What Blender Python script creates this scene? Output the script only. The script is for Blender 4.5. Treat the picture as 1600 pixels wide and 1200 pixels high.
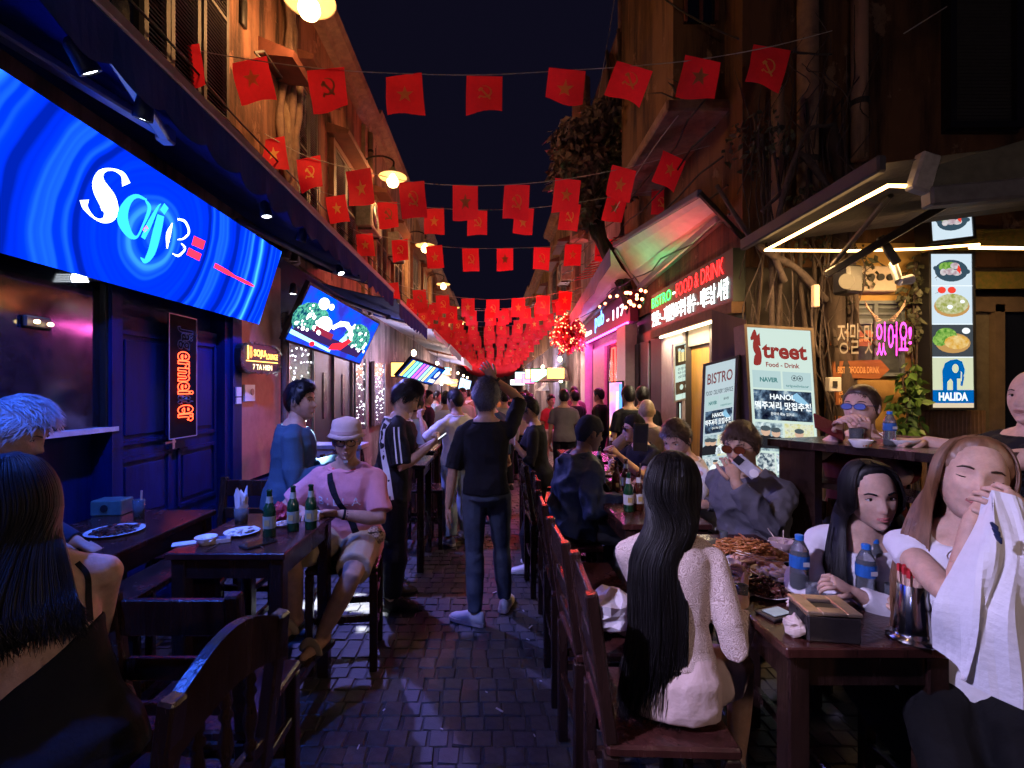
import bpy, math, random
import numpy as np
from mathutils import Vector, Matrix, noise
random.seed(7)
V = Vector; PI = math.pi; R = math.radians
for o in list(bpy.data.objects): bpy.data.objects.remove(o)
SC = bpy.context.scene; COL = SC.collection
# ---------------------------------------------------------------- camera
FPX, VX, VY, CH = 740.0, 770.0, 608.0, 1.70     # focal length in photo pixels, vanishing point, eye height
cam = bpy.data.cameras.new('camera'); camo = bpy.data.objects.new('camera', cam); COL.objects.link(camo)
camo.location = (0, 0, CH); camo.rotation_euler = (R(90), 0, 0)
cam.sensor_width = 36; cam.lens = 36 * FPX / 1600
cam.shift_x = (800 - VX) / 1600; cam.shift_y = (VY - 600) / 1600
cam.clip_start = 0.02; cam.clip_end = 500
SC.camera = camo
# ---------------------------------------------------------------- sky, exposure
wd = bpy.data.worlds.new('World'); SC.world = wd; wd.use_nodes = True
nt = wd.node_tree; nt.nodes.clear()
wo = nt.nodes.new('ShaderNodeOutputWorld'); bg = nt.nodes.new('ShaderNodeBackground'); sk = nt.nodes.new('ShaderNodeTexSky')
sk.sky_type = 'NISHITA'; sk.sun_disc = False; sk.sun_elevation = R(-5.5); sk.sun_rotation = R(200); sk.altitude = 20; sk.dust_density = 2.0
mx = nt.nodes.new('ShaderNodeMix'); mx.data_type = 'RGBA'; mx.inputs[0].default_value = 0.9
mx.inputs[7].default_value = (0.085, 0.075, 0.22, 1)          # city glow on low cloud
bg.inputs[1].default_value = 0.036
nt.links.new(sk.outputs[0], mx.inputs[6]); nt.links.new(mx.outputs[2], bg.inputs[0]); nt.links.new(bg.outputs[0], wo.inputs[0])
SC.view_settings.view_transform = 'Standard'; SC.view_settings.look = 'None'
SC.view_settings.exposure = 0.5; SC.view_settings.gamma = 1
SC.render.engine = 'CYCLES'
cy = SC.cycles; cy.use_denoising = True
try: cy.denoiser = 'OPENIMAGEDENOISE'
except Exception: pass
cy.max_bounces = 4; cy.diffuse_bounces = 2; cy.glossy_bounces = 2; cy.transmission_bounces = 5; cy.transparent_max_bounces = 8
cy.sample_clamp_indirect = 3; cy.sample_clamp_direct = 12; cy.caustics_reflective = False; cy.caustics_refractive = False
cy.use_light_tree = True; cy.use_adaptive_sampling = True; cy.adaptive_threshold = .04; cy.adaptive_min_samples = 16
# ---------------------------------------------------------------- helpers
def P(px, py, Y):
    """point at depth Y that the photograph shows at pixel (px, py)"""
    return V(((px - VX) * Y / FPX, Y, CH - (py - VY) * Y / FPX))
MATS = {}
def M(name, col, rough=.6, var=.18, scale=14, bump=.0, bscale=60, metal=0, spec=.5, rvar=.1, col2=None, trans=0, sheen=0, stretch=None):
    if name in MATS: return MATS[name]
    m = bpy.data.materials.new(name); m.use_nodes = True; MATS[name] = m
    n = m.node_tree.nodes; l = m.node_tree.links; b = n['Principled BSDF']
    tc = n.new('ShaderNodeTexCoord'); vec = tc.outputs['Object']
    if stretch:
        mp = n.new('ShaderNodeMapping'); mp.inputs['Scale'].default_value = stretch; l.new(vec, mp.inputs[0]); vec = mp.outputs[0]
    tx = n.new('ShaderNodeTexNoise'); tx.inputs['Scale'].default_value = scale; tx.inputs['Detail'].default_value = 6; tx.inputs['Roughness'].default_value = .65
    l.new(vec, tx.inputs['Vector'])
    rp = n.new('ShaderNodeValToRGB'); l.new(tx.outputs[0], rp.inputs[0])
    c2 = col2 or tuple(min(1, c * (1 + var)) for c in col)
    c1 = col if col2 else tuple(c * (1 - var) for c in col)
    rp.color_ramp.elements[0].position = .3; rp.color_ramp.elements[1].position = .7
    rp.color_ramp.elements[0].color = (*c1, 1); rp.color_ramp.elements[1].color = (*c2, 1)
    l.new(rp.outputs[0], b.inputs['Base Color'])
    mr = n.new('ShaderNodeMapRange'); mr.inputs[3].default_value = max(.03, rough - rvar); mr.inputs[4].default_value = min(1, rough + rvar)
    l.new(tx.outputs[0], mr.inputs[0]); l.new(mr.outputs[0], b.inputs['Roughness'])
    b.inputs['Metallic'].default_value = metal; b.inputs['Specular IOR Level'].default_value = spec
    if trans: b.inputs['Transmission Weight'].default_value = trans
    if sheen: b.inputs['Sheen Weight'].default_value = sheen
    if bump:
        t2 = n.new('ShaderNodeTexNoise'); t2.inputs['Scale'].default_value = bscale; t2.inputs['Detail'].default_value = 4
        l.new(vec, t2.inputs['Vector'])
        bp = n.new('ShaderNodeBump'); bp.inputs['Strength'].default_value = bump; bp.inputs['Distance'].default_value = .01
        l.new(t2.outputs[0], bp.inputs['Height']); l.new(bp.outputs[0], b.inputs['Normal'])
    return m
def GR(name, base, dark, pale=None, rough=.88):
    """old stucco: vertical damp streaks, blotches and flaked patches"""
    m = bpy.data.materials.new(name); m.use_nodes = True; MATS[name] = m; n = m.node_tree.nodes; l = m.node_tree.links; b = n['Principled BSDF']; b.inputs['Roughness'].default_value = rough; b.inputs['Specular IOR Level'].default_value = .2
    tc = n.new('ShaderNodeTexCoord')
    def ns(sc, st, det=8, rg=.65):
        mp = n.new('ShaderNodeMapping'); mp.inputs['Scale'].default_value = st; t = n.new('ShaderNodeTexNoise'); t.inputs['Scale'].default_value = sc; t.inputs['Detail'].default_value = det; t.inputs['Roughness'].default_value = rg; l.new(tc.outputs['Object'], mp.inputs[0]); l.new(mp.outputs[0], t.inputs['Vector']); return t.outputs[0]
    def ramp(s_, a, c, ca, cb):
        r = n.new('ShaderNodeValToRGB'); r.color_ramp.elements[0].position = a; r.color_ramp.elements[1].position = c; r.color_ramp.elements[0].color = ca; r.color_ramp.elements[1].color = cb; l.new(s_, r.inputs[0]); return r.outputs[0]
    def mix(f, a, c):
        x = n.new('ShaderNodeMix'); x.data_type = 'RGBA'; l.new(f, x.inputs[0]); l.new(a, x.inputs[6]); l.new(c, x.inputs[7]); return x.outputs[2]
    W1 = (1, 1, 1, 1); K1 = (0, 0, 0, 1); bl = ns(.9, (1, 1, 1)); st = ns(3.2, (1, 1, .10)); fn = ns(16, (1, 1, 1)); fl = ns(2.3, (1, 1, .7))
    c0 = ramp(bl, .3, .7, (*[q * .7 for q in base], 1), (*[min(1, q * 1.15) for q in base], 1)); cd = ramp(fn, .3, .7, (*[q * .6 for q in dark], 1), (*dark, 1)); pl = pale or [min(1, q * 1.35 + .03) for q in base]; cp_ = ramp(fn, .3, .7, (*[q * .75 for q in pl], 1), (*pl, 1))
    c1 = mix(ramp(st, .47, .62, K1, W1), c0, cd); c2 = mix(ramp(fl, .60, .63, K1, W1), c1, cp_); c3 = mix(ramp(ns(.7, (1, 1, .5)), .52, .68, K1, W1), c2, cd); l.new(c3, b.inputs['Base Color'])
    ad = n.new('ShaderNodeMath'); ad.operation = 'ADD'; l.new(ramp(fl, .60, .62, W1, K1), ad.inputs[0]); l.new(fn, ad.inputs[1]); bp = n.new('ShaderNodeBump'); bp.inputs['Strength'].default_value = .55; bp.inputs['Distance'].default_value = .012; l.new(ad.outputs[0], bp.inputs['Height']); l.new(bp.outputs[0], b.inputs['Normal']); return m
def E(name, col, s=1.0, var=0, scale=10, col2=None):
    """something that gives off light"""
    if name in MATS: return MATS[name]
    m = bpy.data.materials.new(name); m.use_nodes = True; MATS[name] = m
    n = m.node_tree.nodes; l = m.node_tree.links; n.clear()
    o = n.new('ShaderNodeOutputMaterial'); e = n.new('ShaderNodeEmission'); l.new(e.outputs[0], o.inputs[0])
    e.inputs[0].default_value = (*col, 1); e.inputs[1].default_value = s
    if col2:
        tc = n.new('ShaderNodeTexCoord'); tx = n.new('ShaderNodeTexNoise'); tx.inputs['Scale'].default_value = scale; tx.inputs['Detail'].default_value = 5
        rp = n.new('ShaderNodeValToRGB'); rp.color_ramp.elements[0].color = (*col, 1); rp.color_ramp.elements[1].color = (*col2, 1)
        rp.color_ramp.elements[0].position = .38; rp.color_ramp.elements[1].position = .62
        l.new(tc.outputs['Object'], tx.inputs['Vector']); l.new(tx.outputs[0], rp.inputs[0]); l.new(rp.outputs[0], e.inputs[0])
    return m
def EPH(name, seed, s=.8, scale=9, tones=None):
    """a small lit photograph print: several soft colour patches"""
    if name in MATS: return MATS[name]
    m = bpy.data.materials.new(name); m.use_nodes = True; MATS[name] = m
    n = m.node_tree.nodes; l = m.node_tree.links; n.clear()
    o = n.new('ShaderNodeOutputMaterial'); e = n.new('ShaderNodeEmission'); l.new(e.outputs[0], o.inputs[0]); e.inputs[1].default_value = s
    tc = n.new('ShaderNodeTexCoord'); mp = n.new('ShaderNodeMapping'); mp.inputs['Location'].default_value = (seed * 3.1, seed * 1.7, seed)
    tx = n.new('ShaderNodeTexNoise'); tx.inputs['Scale'].default_value = scale; tx.inputs['Detail'].default_value = 7; tx.inputs['Roughness'].default_value = .6
    rp = n.new('ShaderNodeValToRGB'); cr = rp.color_ramp
    tones = tones or [(.02, .03, .05), (.10, .14, .2), (.5, .6, .62), (.85, .9, .9), (.35, .22, .16)]
    while len(cr.elements) < len(tones): cr.elements.new(.5)
    for i, t in enumerate(tones):
        cr.elements[i].position = .3 + .4 * i / (len(tones) - 1); cr.elements[i].color = (*t, 1)
    l.new(tc.outputs['Object'], mp.inputs[0]); l.new(mp.outputs[0], tx.inputs['Vector']); l.new(tx.outputs[0], rp.inputs[0]); l.new(rp.outputs[0], e.inputs[0])
    return m
ORI = {}
def tag(o, label=None, cat=None, group=None, kind=None):
    if label: o['label'] = label
    if cat: o['category'] = cat
    if group: o['group'] = group
    if kind: o['kind'] = kind
    return o
def thing(name, label, cat, loc=(0, 0, 0), group=None):
    o = bpy.data.objects.new(name, None); COL.objects.link(o); o.location = loc; o.empty_display_size = .05
    ORI[o] = V(loc); return tag(o, label, cat, group)
def link_mesh(name, me, mat, parent=None, off=V((0, 0, 0))):
    if mat is not None and not me.materials:
        for m in (mat if isinstance(mat, (list, tuple)) else [mat]): me.materials.append(m)
    o = bpy.data.objects.new(name, me); COL.objects.link(o)
    if parent is not None: o.parent = parent; ORI[o] = ORI[parent]
    else: o.location = off; ORI[o] = V(off)
    return o
class MB:
    def __init__(s): s.v = []; s.f = []; s.m = []
    def add(s, vs, fs, mi=0):
        k = len(s.v); s.v.extend(tuple(p) for p in vs); s.f.extend([tuple(i + k for i in f) for f in fs]); s.m.extend([mi] * len(fs)); return s
    def quad(s, a, b, c, d, mi=0): return s.add([a, b, c, d], [(0, 1, 2, 3)], mi)
    def box(s, c, d, rot=None, mi=0, ch=0):
        c = V(c); hx, hy, hz = d[0] / 2, d[1] / 2, d[2] / 2
        if ch:
            ch = min(ch, .4 * min(d)); vs = []; idx = {}
            for sx in (-1, 1):
                for sy in (-1, 1):
                    for sz in (-1, 1):
                        for a in range(3):
                            p = [sx * (hx - (ch if a != 0 else 0)), sy * (hy - (ch if a != 1 else 0)), sz * (hz - (ch if a != 2 else 0))]
                            idx[(sx, sy, sz, a)] = len(vs); vs.append(V(p))
            fs = []
            for a in range(3):
                b, cc = (a + 1) % 3, (a + 2) % 3
                for sg in (-1, 1):
                    q = []
                    for (u, w) in ((-1, -1), (1, -1), (1, 1), (-1, 1)):
                        k = [0, 0, 0]; k[a] = sg; k[b] = u; k[cc] = w; q.append(idx[(*k, a)])
                    fs.append(tuple(q if sg > 0 else q[::-1]))
                for u in (-1, 1):
                    for w in (-1, 1):
                        k0 = [0, 0, 0]; k0[a] = -1; k0[b] = u; k0[cc] = w; k1 = list(k0); k1[a] = 1
                        q = (idx[(*k0, b)], idx[(*k1, b)], idx[(*k1, cc)], idx[(*k0, cc)])
                        fs.append(q[::-1] if u * w > 0 else q)
            for sx in (-1, 1):
                for sy in (-1, 1):
                    for sz in (-1, 1):
                        q = tuple(idx[(sx, sy, sz, a)] for a in range(3)); fs.append(q if sx * sy * sz > 0 else q[::-1])
        else:
            vs = [V((x, y, z)) for x in (-hx, hx) for y in (-hy, hy) for z in (-hz, hz)]
            fs = [(0, 1, 3, 2), (4, 6, 7, 5), (0, 4, 5, 1), (2, 3, 7, 6), (0, 2, 6, 4), (1, 5, 7, 3)]
        if rot is not None: vs = [rot @ p for p in vs]
        return s.add([c + p for p in vs], fs, mi)
    def bar(s, a, b, w, h=None, up=V((0, 0, 1)), ch=0, mi=0):
        """rectangular bar from a to b"""
        a = V(a); b = V(b); d = b - a; L = d.length; d = d / L; h = h or w
        r = d.cross(up)
        if r.length < 1e-4: r = d.cross(V((0, 1, 0)))
        r.normalize(); u = r.cross(d)
        return s.box((a + b) / 2, (w, L, h), Matrix((r, d, u)).transposed(), mi, ch)
    def rings(s, rs, cap=True, mi=0, closed=True):
        n = len(rs[0]); vs = [p for r in rs for p in r]; fs = []
        for i in range(len(rs) - 1):
            for j in range(n if closed else n - 1):
                k = (j + 1) % n; fs.append((i * n + j, i * n + k, (i + 1) * n + k, (i + 1) * n + j))
        if cap and closed: fs.append(tuple(range(n - 1, -1, -1))); fs.append(tuple((len(rs) - 1) * n + j for j in range(n)))
        return s.add(vs, fs, mi)
    def tube(s, pts, rad, n=8, cap=True, mi=0, flat=1.0, up=None):
        pts = [V(p) for p in pts]; N = len(pts)
        if not hasattr(rad, '__len__'): rad = [rad] * N
        rs = []; pr = up
        for i, p in enumerate(pts):
            d = (pts[min(i + 1, N - 1)] - pts[max(i - 1, 0)])
            if d.length < 1e-9: d = V((0, 0, 1))
            d.normalize()
            if pr is None: pr = d.cross(V((0, 0, 1))) if abs(d.z) < .9 else d.cross(V((0, 1, 0)))
            a = pr - d * pr.dot(d)
            if a.length < 1e-6: a = d.orthogonal()
            a.normalize(); b = d.cross(a); pr = a
            rs.append([p + (a * math.cos(2 * PI * j / n) + b * math.sin(2 * PI * j / n) * flat) * rad[i] for j in range(n)])
        return s.rings(rs, cap, mi)
    def lathe(s, prof, c=(0, 0, 0), n=16, mi=0, rot=None, cap=True):
        c = V(c); rs = []
        for r, z in prof:
            ring = [V((r * math.cos(2 * PI * j / n), r * math.sin(2 * PI * j / n), z)) for j in range(n)]
            if rot is not None: ring = [rot @ p for p in ring]
            rs.append([c + p for p in ring])
        return s.rings(rs, cap, mi)
    def ball(s, c, r, n=10, m=7, mi=0, rot=None):
        c = V(c); r = r if hasattr(r, '__len__') else (r, r, r); rs = []
        for i in range(m + 1):
            b = -PI / 2 + PI * i / m; k = max(math.cos(b), .02)
            ring = [V((r[0] * k * math.cos(2 * PI * j / n), r[1] * k * math.sin(2 * PI * j / n), r[2] * math.sin(b))) for j in range(n)]
            if rot is not None: ring = [rot @ p for p in ring]
            rs.append([c + p for p in ring])
        return s.rings(rs, True, mi)
    def prism(s, poly, o, x, y, d, mi=0):
        """2-D outline in the plane (o, x, y) pushed by vector d"""
        o = V(o); x = V(x); y = V(y); d = V(d); n = len(poly)
        a = [o + x * p[0] + y * p[1] for p in poly]; b = [p + d for p in a]
        return s.add(a + b, [tuple(range(n - 1, -1, -1)), tuple(range(n, 2 * n))] + [(j, (j + 1) % n, n + (j + 1) % n, n + j) for j in range(n)], mi)
    def mesh(s, name, off=V((0, 0, 0)), smooth=False):
        me = bpy.data.meshes.new(name); ox, oy, oz = off
        me.from_pydata([(p[0] - ox, p[1] - oy, p[2] - oz) for p in s.v], [], s.f)
        if any(s.m): me.polygons.foreach_set('material_index', s.m)
        if smooth: me.polygons.foreach_set('use_smooth', [True] * len(me.polygons))
        me.update(); return me
    def build(s, name, mat, parent=None, smooth=False, label=None, cat=None, group=None, kind=None):
        if parent is not None: off = ORI[parent]
        else:
            a = np.array(s.v); off = V(((a[:, 0].min() + a[:, 0].max()) / 2, (a[:, 1].min() + a[:, 1].max()) / 2, a[:, 2].min()))
        o = link_mesh(name, s.mesh(name, off, smooth), mat, parent, off)
        return tag(o, label, cat, group, kind)
def copy_tree(o, loc=None, rz=None, parent=None, label=None, scale=None):
    c = o.copy(); COL.objects.link(c); ORI[c] = V((0, 0, 0))
    if parent is not None: c.parent = parent
    if loc is not None: c.location = loc
    if rz is not None: c.rotation_euler = (0, 0, rz)
    if scale is not None: c.scale = (scale,) * 3
    if label: c['label'] = label
    for ch in CH_OF(o): copy_tree(ch, parent=c)
    return c
def CH_OF(o): return [x for x in o.children]
# temporary scene where text and remeshing are evaluated
TS = bpy.data.scenes.new('workshop'); TVL = TS.view_layers[0]
def evaluated(o):
    TS.collection.objects.link(o); TVL.update()
    me = bpy.data.meshes.new_from_object(o.evaluated_get(TVL.depsgraph))
    d = o.data; bpy.data.objects.remove(o)
    return me
TXT = {}
def text_geo(body, bold=0.0):
    k = (body, bold)
    if k not in TXT:
        c = bpy.data.curves.new('t', 'FONT'); c.body = body; c.offset = bold; c.resolution_u = 3
        me = evaluated(bpy.data.objects.new('t', c)); n = len(me.vertices)
        co = np.empty(n * 3); me.vertices.foreach_get('co', co); TXT[k] = (co.reshape(-1, 3), [tuple(p.vertices) for p in me.polygons]); bpy.data.meshes.remove(me)
    return TXT[k]
def lettering(body, o, x, y, mat, parent, name='lettering', bold=.012, lift=.003, shear=0, mb=None, mi=0):
    """text fitted into the parallelogram o, o+x, o+y"""
    co, fs = text_geo(body, bold); o = V(o); x = V(x); y = V(y)
    lo = co.min(0); hi = co.max(0); nn = x.cross(y).normalized() * lift
    w = hi[0] - lo[0]; h = hi[1] - lo[1]; own = mb is None
    if own: mb = MB()
    mb.add([o + x * float((p[0] - lo[0]) / w + shear * (p[1] - lo[1]) / h) + y * float((p[1] - lo[1]) / h) + nn for p in co], fs, mi)
    if own: return mb.build(name, mat, parent)
def catmull(pts, k=6):
    pts = [V(p) for p in pts]
    if len(pts) < 3: return pts
    q = [pts[0] * 2 - pts[1]] + pts + [pts[-1] * 2 - pts[-2]]; out = []
    for i in range(1, len(q) - 2):
        for j in range(k):
            t = j / k; a, b, c, d = q[i - 1], q[i], q[i + 1], q[i + 2]
            out.append(.5 * ((2 * b) + (c - a) * t + (2 * a - 5 * b + 4 * c - d) * t * t + (3 * b - a - 3 * c + d) * t ** 3))
    out.append(pts[-1]); return out
def pen(mb, pts, wid, o, x, y, lift=.003, mi=0, k=6):
    """a written stroke: 2-D points with a width each, laid in the plane (o, x, y)"""
    o = V(o); x = V(x); y = V(y); nn = x.cross(y).normalized() * lift
    c = catmull([(p[0], p[1], w) for p, w in zip(pts, wid)], k); L = []
    for i, p in enumerate(c):
        d = c[min(i + 1, len(c) - 1)] - c[max(i - 1, 0)]; n2 = V((-d.y, d.x)); n2 = n2 / max(n2.length, 1e-6) * max(p.z, .004) / 2
        L.append((o + x * (p.x + n2.x) + y * (p.y + n2.y) + nn, o + x * (p.x - n2.x) + y * (p.y - n2.y) + nn))
    for a, b in zip(L[:-1], L[1:]): mb.quad(a[1], b[1], b[0], a[0], mi)
# ---------------------------------------------------------------- materials used throughout
WOOD = M('dark_stained_wood', (.022, .010, .008), .24, .6, 9, .2, 90, spec=.5, rvar=.16, stretch=(1, 1, .15))
WOODR = M('red_brown_wood', (.045, .014, .011), .24, .55, 9, .18, 90, spec=.5, rvar=.16, stretch=(1, 1, .15))
BLACK = M('black_paint', (.012, .012, .014), .45, .3)
STEEL = M('steel', (.5, .5, .5), .3, .1, metal=1)
ALU = M('grey_aluminium', (.32, .33, .35), .4, .15, metal=.7)
WHITE = M('white_plastic', (.7, .7, .7), .4, .05)
CABLE = M('black_cable', (.015, .013, .013), .6, .2)
STRING = M('bunting_string', (.4, .38, .36), .8, .1)
# ---------------------------------------------------------------- people
def remesh(mb, voxel, smooth=4, wr=0, wscale=.12, seed=0):
    me = mb.mesh('tmp'); o = bpy.data.objects.new('tmp', me)
    m = o.modifiers.new('r', 'REMESH'); m.mode = 'VOXEL'; m.voxel_size = voxel
    if smooth: m = o.modifiers.new('s', 'SMOOTH'); m.factor = .5; m.iterations = smooth
    if wr:
        t = bpy.data.textures.new('w', 'CLOUDS'); t.noise_scale = wscale; t.noise_depth = 1
        m = o.modifiers.new('d', 'DISPLACE'); m.texture = t; m.strength = wr * .7; m.mid_level = .5; m.texture_coords = 'LOCAL'
        t = bpy.data.textures.new('w2', 'MUSGRAVE'); t.musgrave_type = 'RIDGED_MULTIFRACTAL'; t.noise_scale = wscale * 1.25; t.octaves = 2; t.lacunarity = 2.2; t.dimension_max = 1; t.noise_intensity = .55
        m = o.modifiers.new('d2', 'DISPLACE'); m.texture = t; m.strength = wr * .5; m.mid_level = .6; m.texture_coords = 'LOCAL'
        m = o.modifiers.new('s2', 'SMOOTH'); m.factor = .4; m.iterations = 1
    r = evaluated(o); bpy.data.meshes.remove(me)
    r.polygons.foreach_set('use_smooth', [True] * len(r.polygons)); return r
def mesh_into(mb, me, mi=0):
    n = len(me.vertices); co = np.empty(n * 3); me.vertices.foreach_get('co', co)
    mb.add([tuple(p) for p in co.reshape(-1, 3).tolist()], [tuple(p.vertices) for p in me.polygons], mi)
def ik(a, c, l1, l2, pole):
    a = V(a); c = V(c); d = c - a; L = d.length
    if L > (l1 + l2) * .998: c = a + d * ((l1 + l2) * .998 / L); d = c - a; L = d.length
    L = max(L, abs(l1 - l2) + .02); d.normalize()
    x = (l1 * l1 - l2 * l2 + L * L) / (2 * L); h = math.sqrt(max(l1 * l1 - x * x, 0))
    p = V(pole); p = p - d * p.dot(d)
    if p.length < 1e-5: p = d.orthogonal()
    return a + d * x + p.normalized() * h, c
def headgrid(nl=52, nb=44, fem=False):
    a = np.linspace(-PI, PI, nl, endpoint=False); b = np.linspace(-PI / 2 * .97, PI / 2 * .99, nb)
    A, B = np.meshgrid(a, b); cb = np.cos(B) ** .82
    x = .0755 * np.sin(A) * cb; y = .095 * np.cos(A) * cb; z = .118 * np.sin(B)
    t = np.clip(-z / .118, 0, 1); fr = np.clip(np.cos(A), 0, 1)
    x = x * (1 - (.37 if fem else .33) * t ** 1.6)
    y = np.where(y < 0, y * (1 - .5 * t ** 1.1), y)
    y = y + .036 * t ** 1.6 * fr ** 1.2
    y = np.where((y > .07) & (z > -.09), .07 + (y - .07) * .8, y)
    g = lambda x0, z0, sx, sz: np.exp(-((x - x0) / sx) ** 2 - ((z - z0) / sz) ** 2) * (fr > .25)
    k = .85 if fem else 1
    y = y + k * (.021 * g(0, -.024, .012, .016) + .010 * g(0, .0, .009, .026) + .005 * (g(.014, -.03, .007, .007) + g(-.014, -.03, .007, .007)))
    y = y - .010 * (g(.031, .010, .015, .011) + g(-.031, .010, .015, .011)) + .004 * k * (g(.028, .030, .02, .007) + g(-.028, .030, .02, .007))
    y = y + .004 * (g(.040, -.025, .016, .016) + g(-.040, -.025, .016, .016))
    y = y + .007 * (g(0, -.053, .019, .005) + g(0, -.064, .017, .005)) - .003 * g(0, -.0585, .022, .0028) - .005 * g(0, -.076, .02, .006) + .006 * g(0, -.098, .016, .012)
    return A, B, np.stack([x, y, z], -1)
HG = {f: headgrid(fem=f) for f in (False, True)}
def grid_faces(nb, nl):
    return [(i * nl + j, i * nl + (j + 1) % nl, (i + 1) * nl + (j + 1) % nl, (i + 1) * nl + j) for i in range(nb - 1) for j in range(nl)]
def lerp(a, b, t): return a + (b - a) * t
def limb(mb, a, b, c, r, n=10):
    """two-bone limb with tapering radii r[0..6]"""
    pts = [a, lerp(a, b, .33), lerp(a, b, .7), b, lerp(b, c, .3), lerp(b, c, .65), c]
    d0 = (a - b).normalized(); d1 = (c - b).normalized()
    pts = [a + d0 * r[0] * .3] + pts + [c + d1 * r[6] * .7]; r = [r[0] * .5] + list(r) + [r[6] * .5]
    pts[4] = b
    mb.tube(pts, r, n)
def part_limb(mb, a, b, c, r, t0, t1, n=12, end=None):
    """limb covering for parameter t0..t1 (0..1 upper bone, 1..2 lower bone)"""
    T = [0, .33, .7, 1, 1.3, 1.65, 2]
    at = lambda t: lerp(a, b, t) if t <= 1 else lerp(b, c, t - 1)
    ts = [t0] + [t for t in T if t0 + .04 < t < t1 - .04] + [t1]
    rr = [float(np.interp(t, T, r)) for t in ts]
    if end: rr[-1] = end; rr[-2] = (rr[-2] + end) / 2 if len(rr) > 2 else rr[-2]
    pts = [at(t) for t in ts]; d0 = (pts[0] - pts[1]).normalized()
    if t0 == 0: pts = [pts[0] + d0 * rr[0] * .3] + pts; rr = [rr[0] * .55] + rr
    mb.tube(pts, rr, n)
SKINS = {}
def skin(name, col):
    m = M('skin_' + name, col, .54, .18, 26, .12, 220, spec=.35); b = m.node_tree.nodes['Principled BSDF']; b.inputs['Subsurface Weight'].default_value = .15; b.inputs['Subsurface Radius'].default_value = (1, .35, .2); b.inputs['Subsurface Scale'].default_value = .008; return m
SK_L = skin('light', (.52, .33, .25)); SK_M = skin('medium', (.42, .25, .17)); SK_T = skin('tan', (.40, .23, .16)); SK_D = skin('deep', (.13, .07, .045)); SK_P = skin('pale', (.60, .38, .31))
HAIRK = M('black_hair', (.006, .005, .006), .48, .5, 60, spec=.28, stretch=(1, 1, .1)); HAIRB = M('brown_hair', (.16, .075, .035), .42, .4, 60, stretch=(1, 1, .1))
HAIRS = M('silver_hair', (.30, .31, .34), .45, .25, 60); HAIRBR = M('dark_brown_hair', (.05, .028, .018), .42, .4, 60); HAIRG = M('ash_blond_hair', (.33, .25, .16), .45, .3, 50)
EYEW = M('eye_white', (.75, .72, .70), .2, .03); IRIS = M('iris', (.012, .008, .006), .1, .1); LIPS = M('lip', (.36, .11, .10), .4, .1); LIPM = M('lip_pale', (.38, .19, .15), .5, .1)
LENS = M('dark_lens', (.02, .012, .01), .06, .1, spec=.8); FRAMEM = M('spectacle_frame', (.02, .02, .025), .3, .1)
def hand(mb, w, d, pn, side, s=1.0, curl=25, splay=5, thumb=35, n=7):
    """palm at wrist w pointing along d, pn = palm normal; returns finger tubes in a second builder"""
    d = V(d).normalized(); pn = V(pn); pn = (pn - d * pn.dot(d)).normalized(); sd = d.cross(pn) * side     # sd points to the thumb
    def ring(t, wd, th): return [w + d * t + sd * (math.cos(a) * wd) + pn * (math.sin(a) * th) for a in [2 * PI * j / 10 for j in range(10)]]
    mb.rings([ring(-.01, .022 * s, .018 * s), ring(.02 * s, .03 * s, .018 * s), ring(.06 * s, .041 * s, .016 * s), ring(.092 * s, .041 * s, .013 * s), ring(.10 * s, .036 * s, .008 * s)])
    fg = MB(); cr = R(curl)
    for i, (o, L) in enumerate(((.030, .074), (.0105, .082), (-.0105, .077), (-.030, .061))):
        p = w + d * .088 * s + sd * o * s; q = [p]; ang = 0; dd = (d + sd * math.tan(R(splay * (1.5 - i)))).normalized()
        for k, fr in enumerate((.45, .3, .25)):
            ang += cr * (1 + .15 * i); v = dd * math.cos(ang) + pn * math.sin(ang); p = p + v * L * fr * s; q.append(p)
        fg.tube(q + [q[-1] + (q[-1] - q[-2]).normalized() * .004], [.0095 * s, .0088 * s, .008 * s, .007 * s, .004 * s], n)
    p = w + d * .025 * s + sd * .026 * s; td = (d * math.cos(R(thumb)) + sd * math.sin(R(thumb)) + pn * .35).normalized()
    q = [p, p + td * .04 * s]; t2 = (td + d * .5 + pn * .3 * math.sin(cr)).normalized(); q.append(q[1] + t2 * .032 * s); q.append(q[2] + (t2 - sd * .2).normalized() * .022 * s)
    fg.tube(q + [q[-1] + (q[-1] - q[-2]).normalized() * .004], [.014 * s, .0115 * s, .010 * s, .008 * s, .004 * s], n)
    return fg
TORSO = [(-.11, .085, .075, -.005), (-.05, .155, .115, -.012), (.03, .162, .118, -.012), (.12, .147, .105, 0), (.21, .145, .105, .006), (.30, .158, .114, .012), (.38, .166, .112, .010), (.44, .150, .098, .0), (.485, .095, .078, -.008), (.53, .058, .060, -.012)]
TORSOF = [(-.11, .085, .075, -.005), (-.05, .160, .118, -.014), (.03, .164, .118, -.014), (.12, .132, .092, 0), (.20, .120, .086, .004), (.29, .135, .105, .014), (.37, .142, .104, .012), (.43, .132, .086, .0), (.475, .082, .066, -.008), (.53, .046, .048, -.012)]
class Pose: pass
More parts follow.
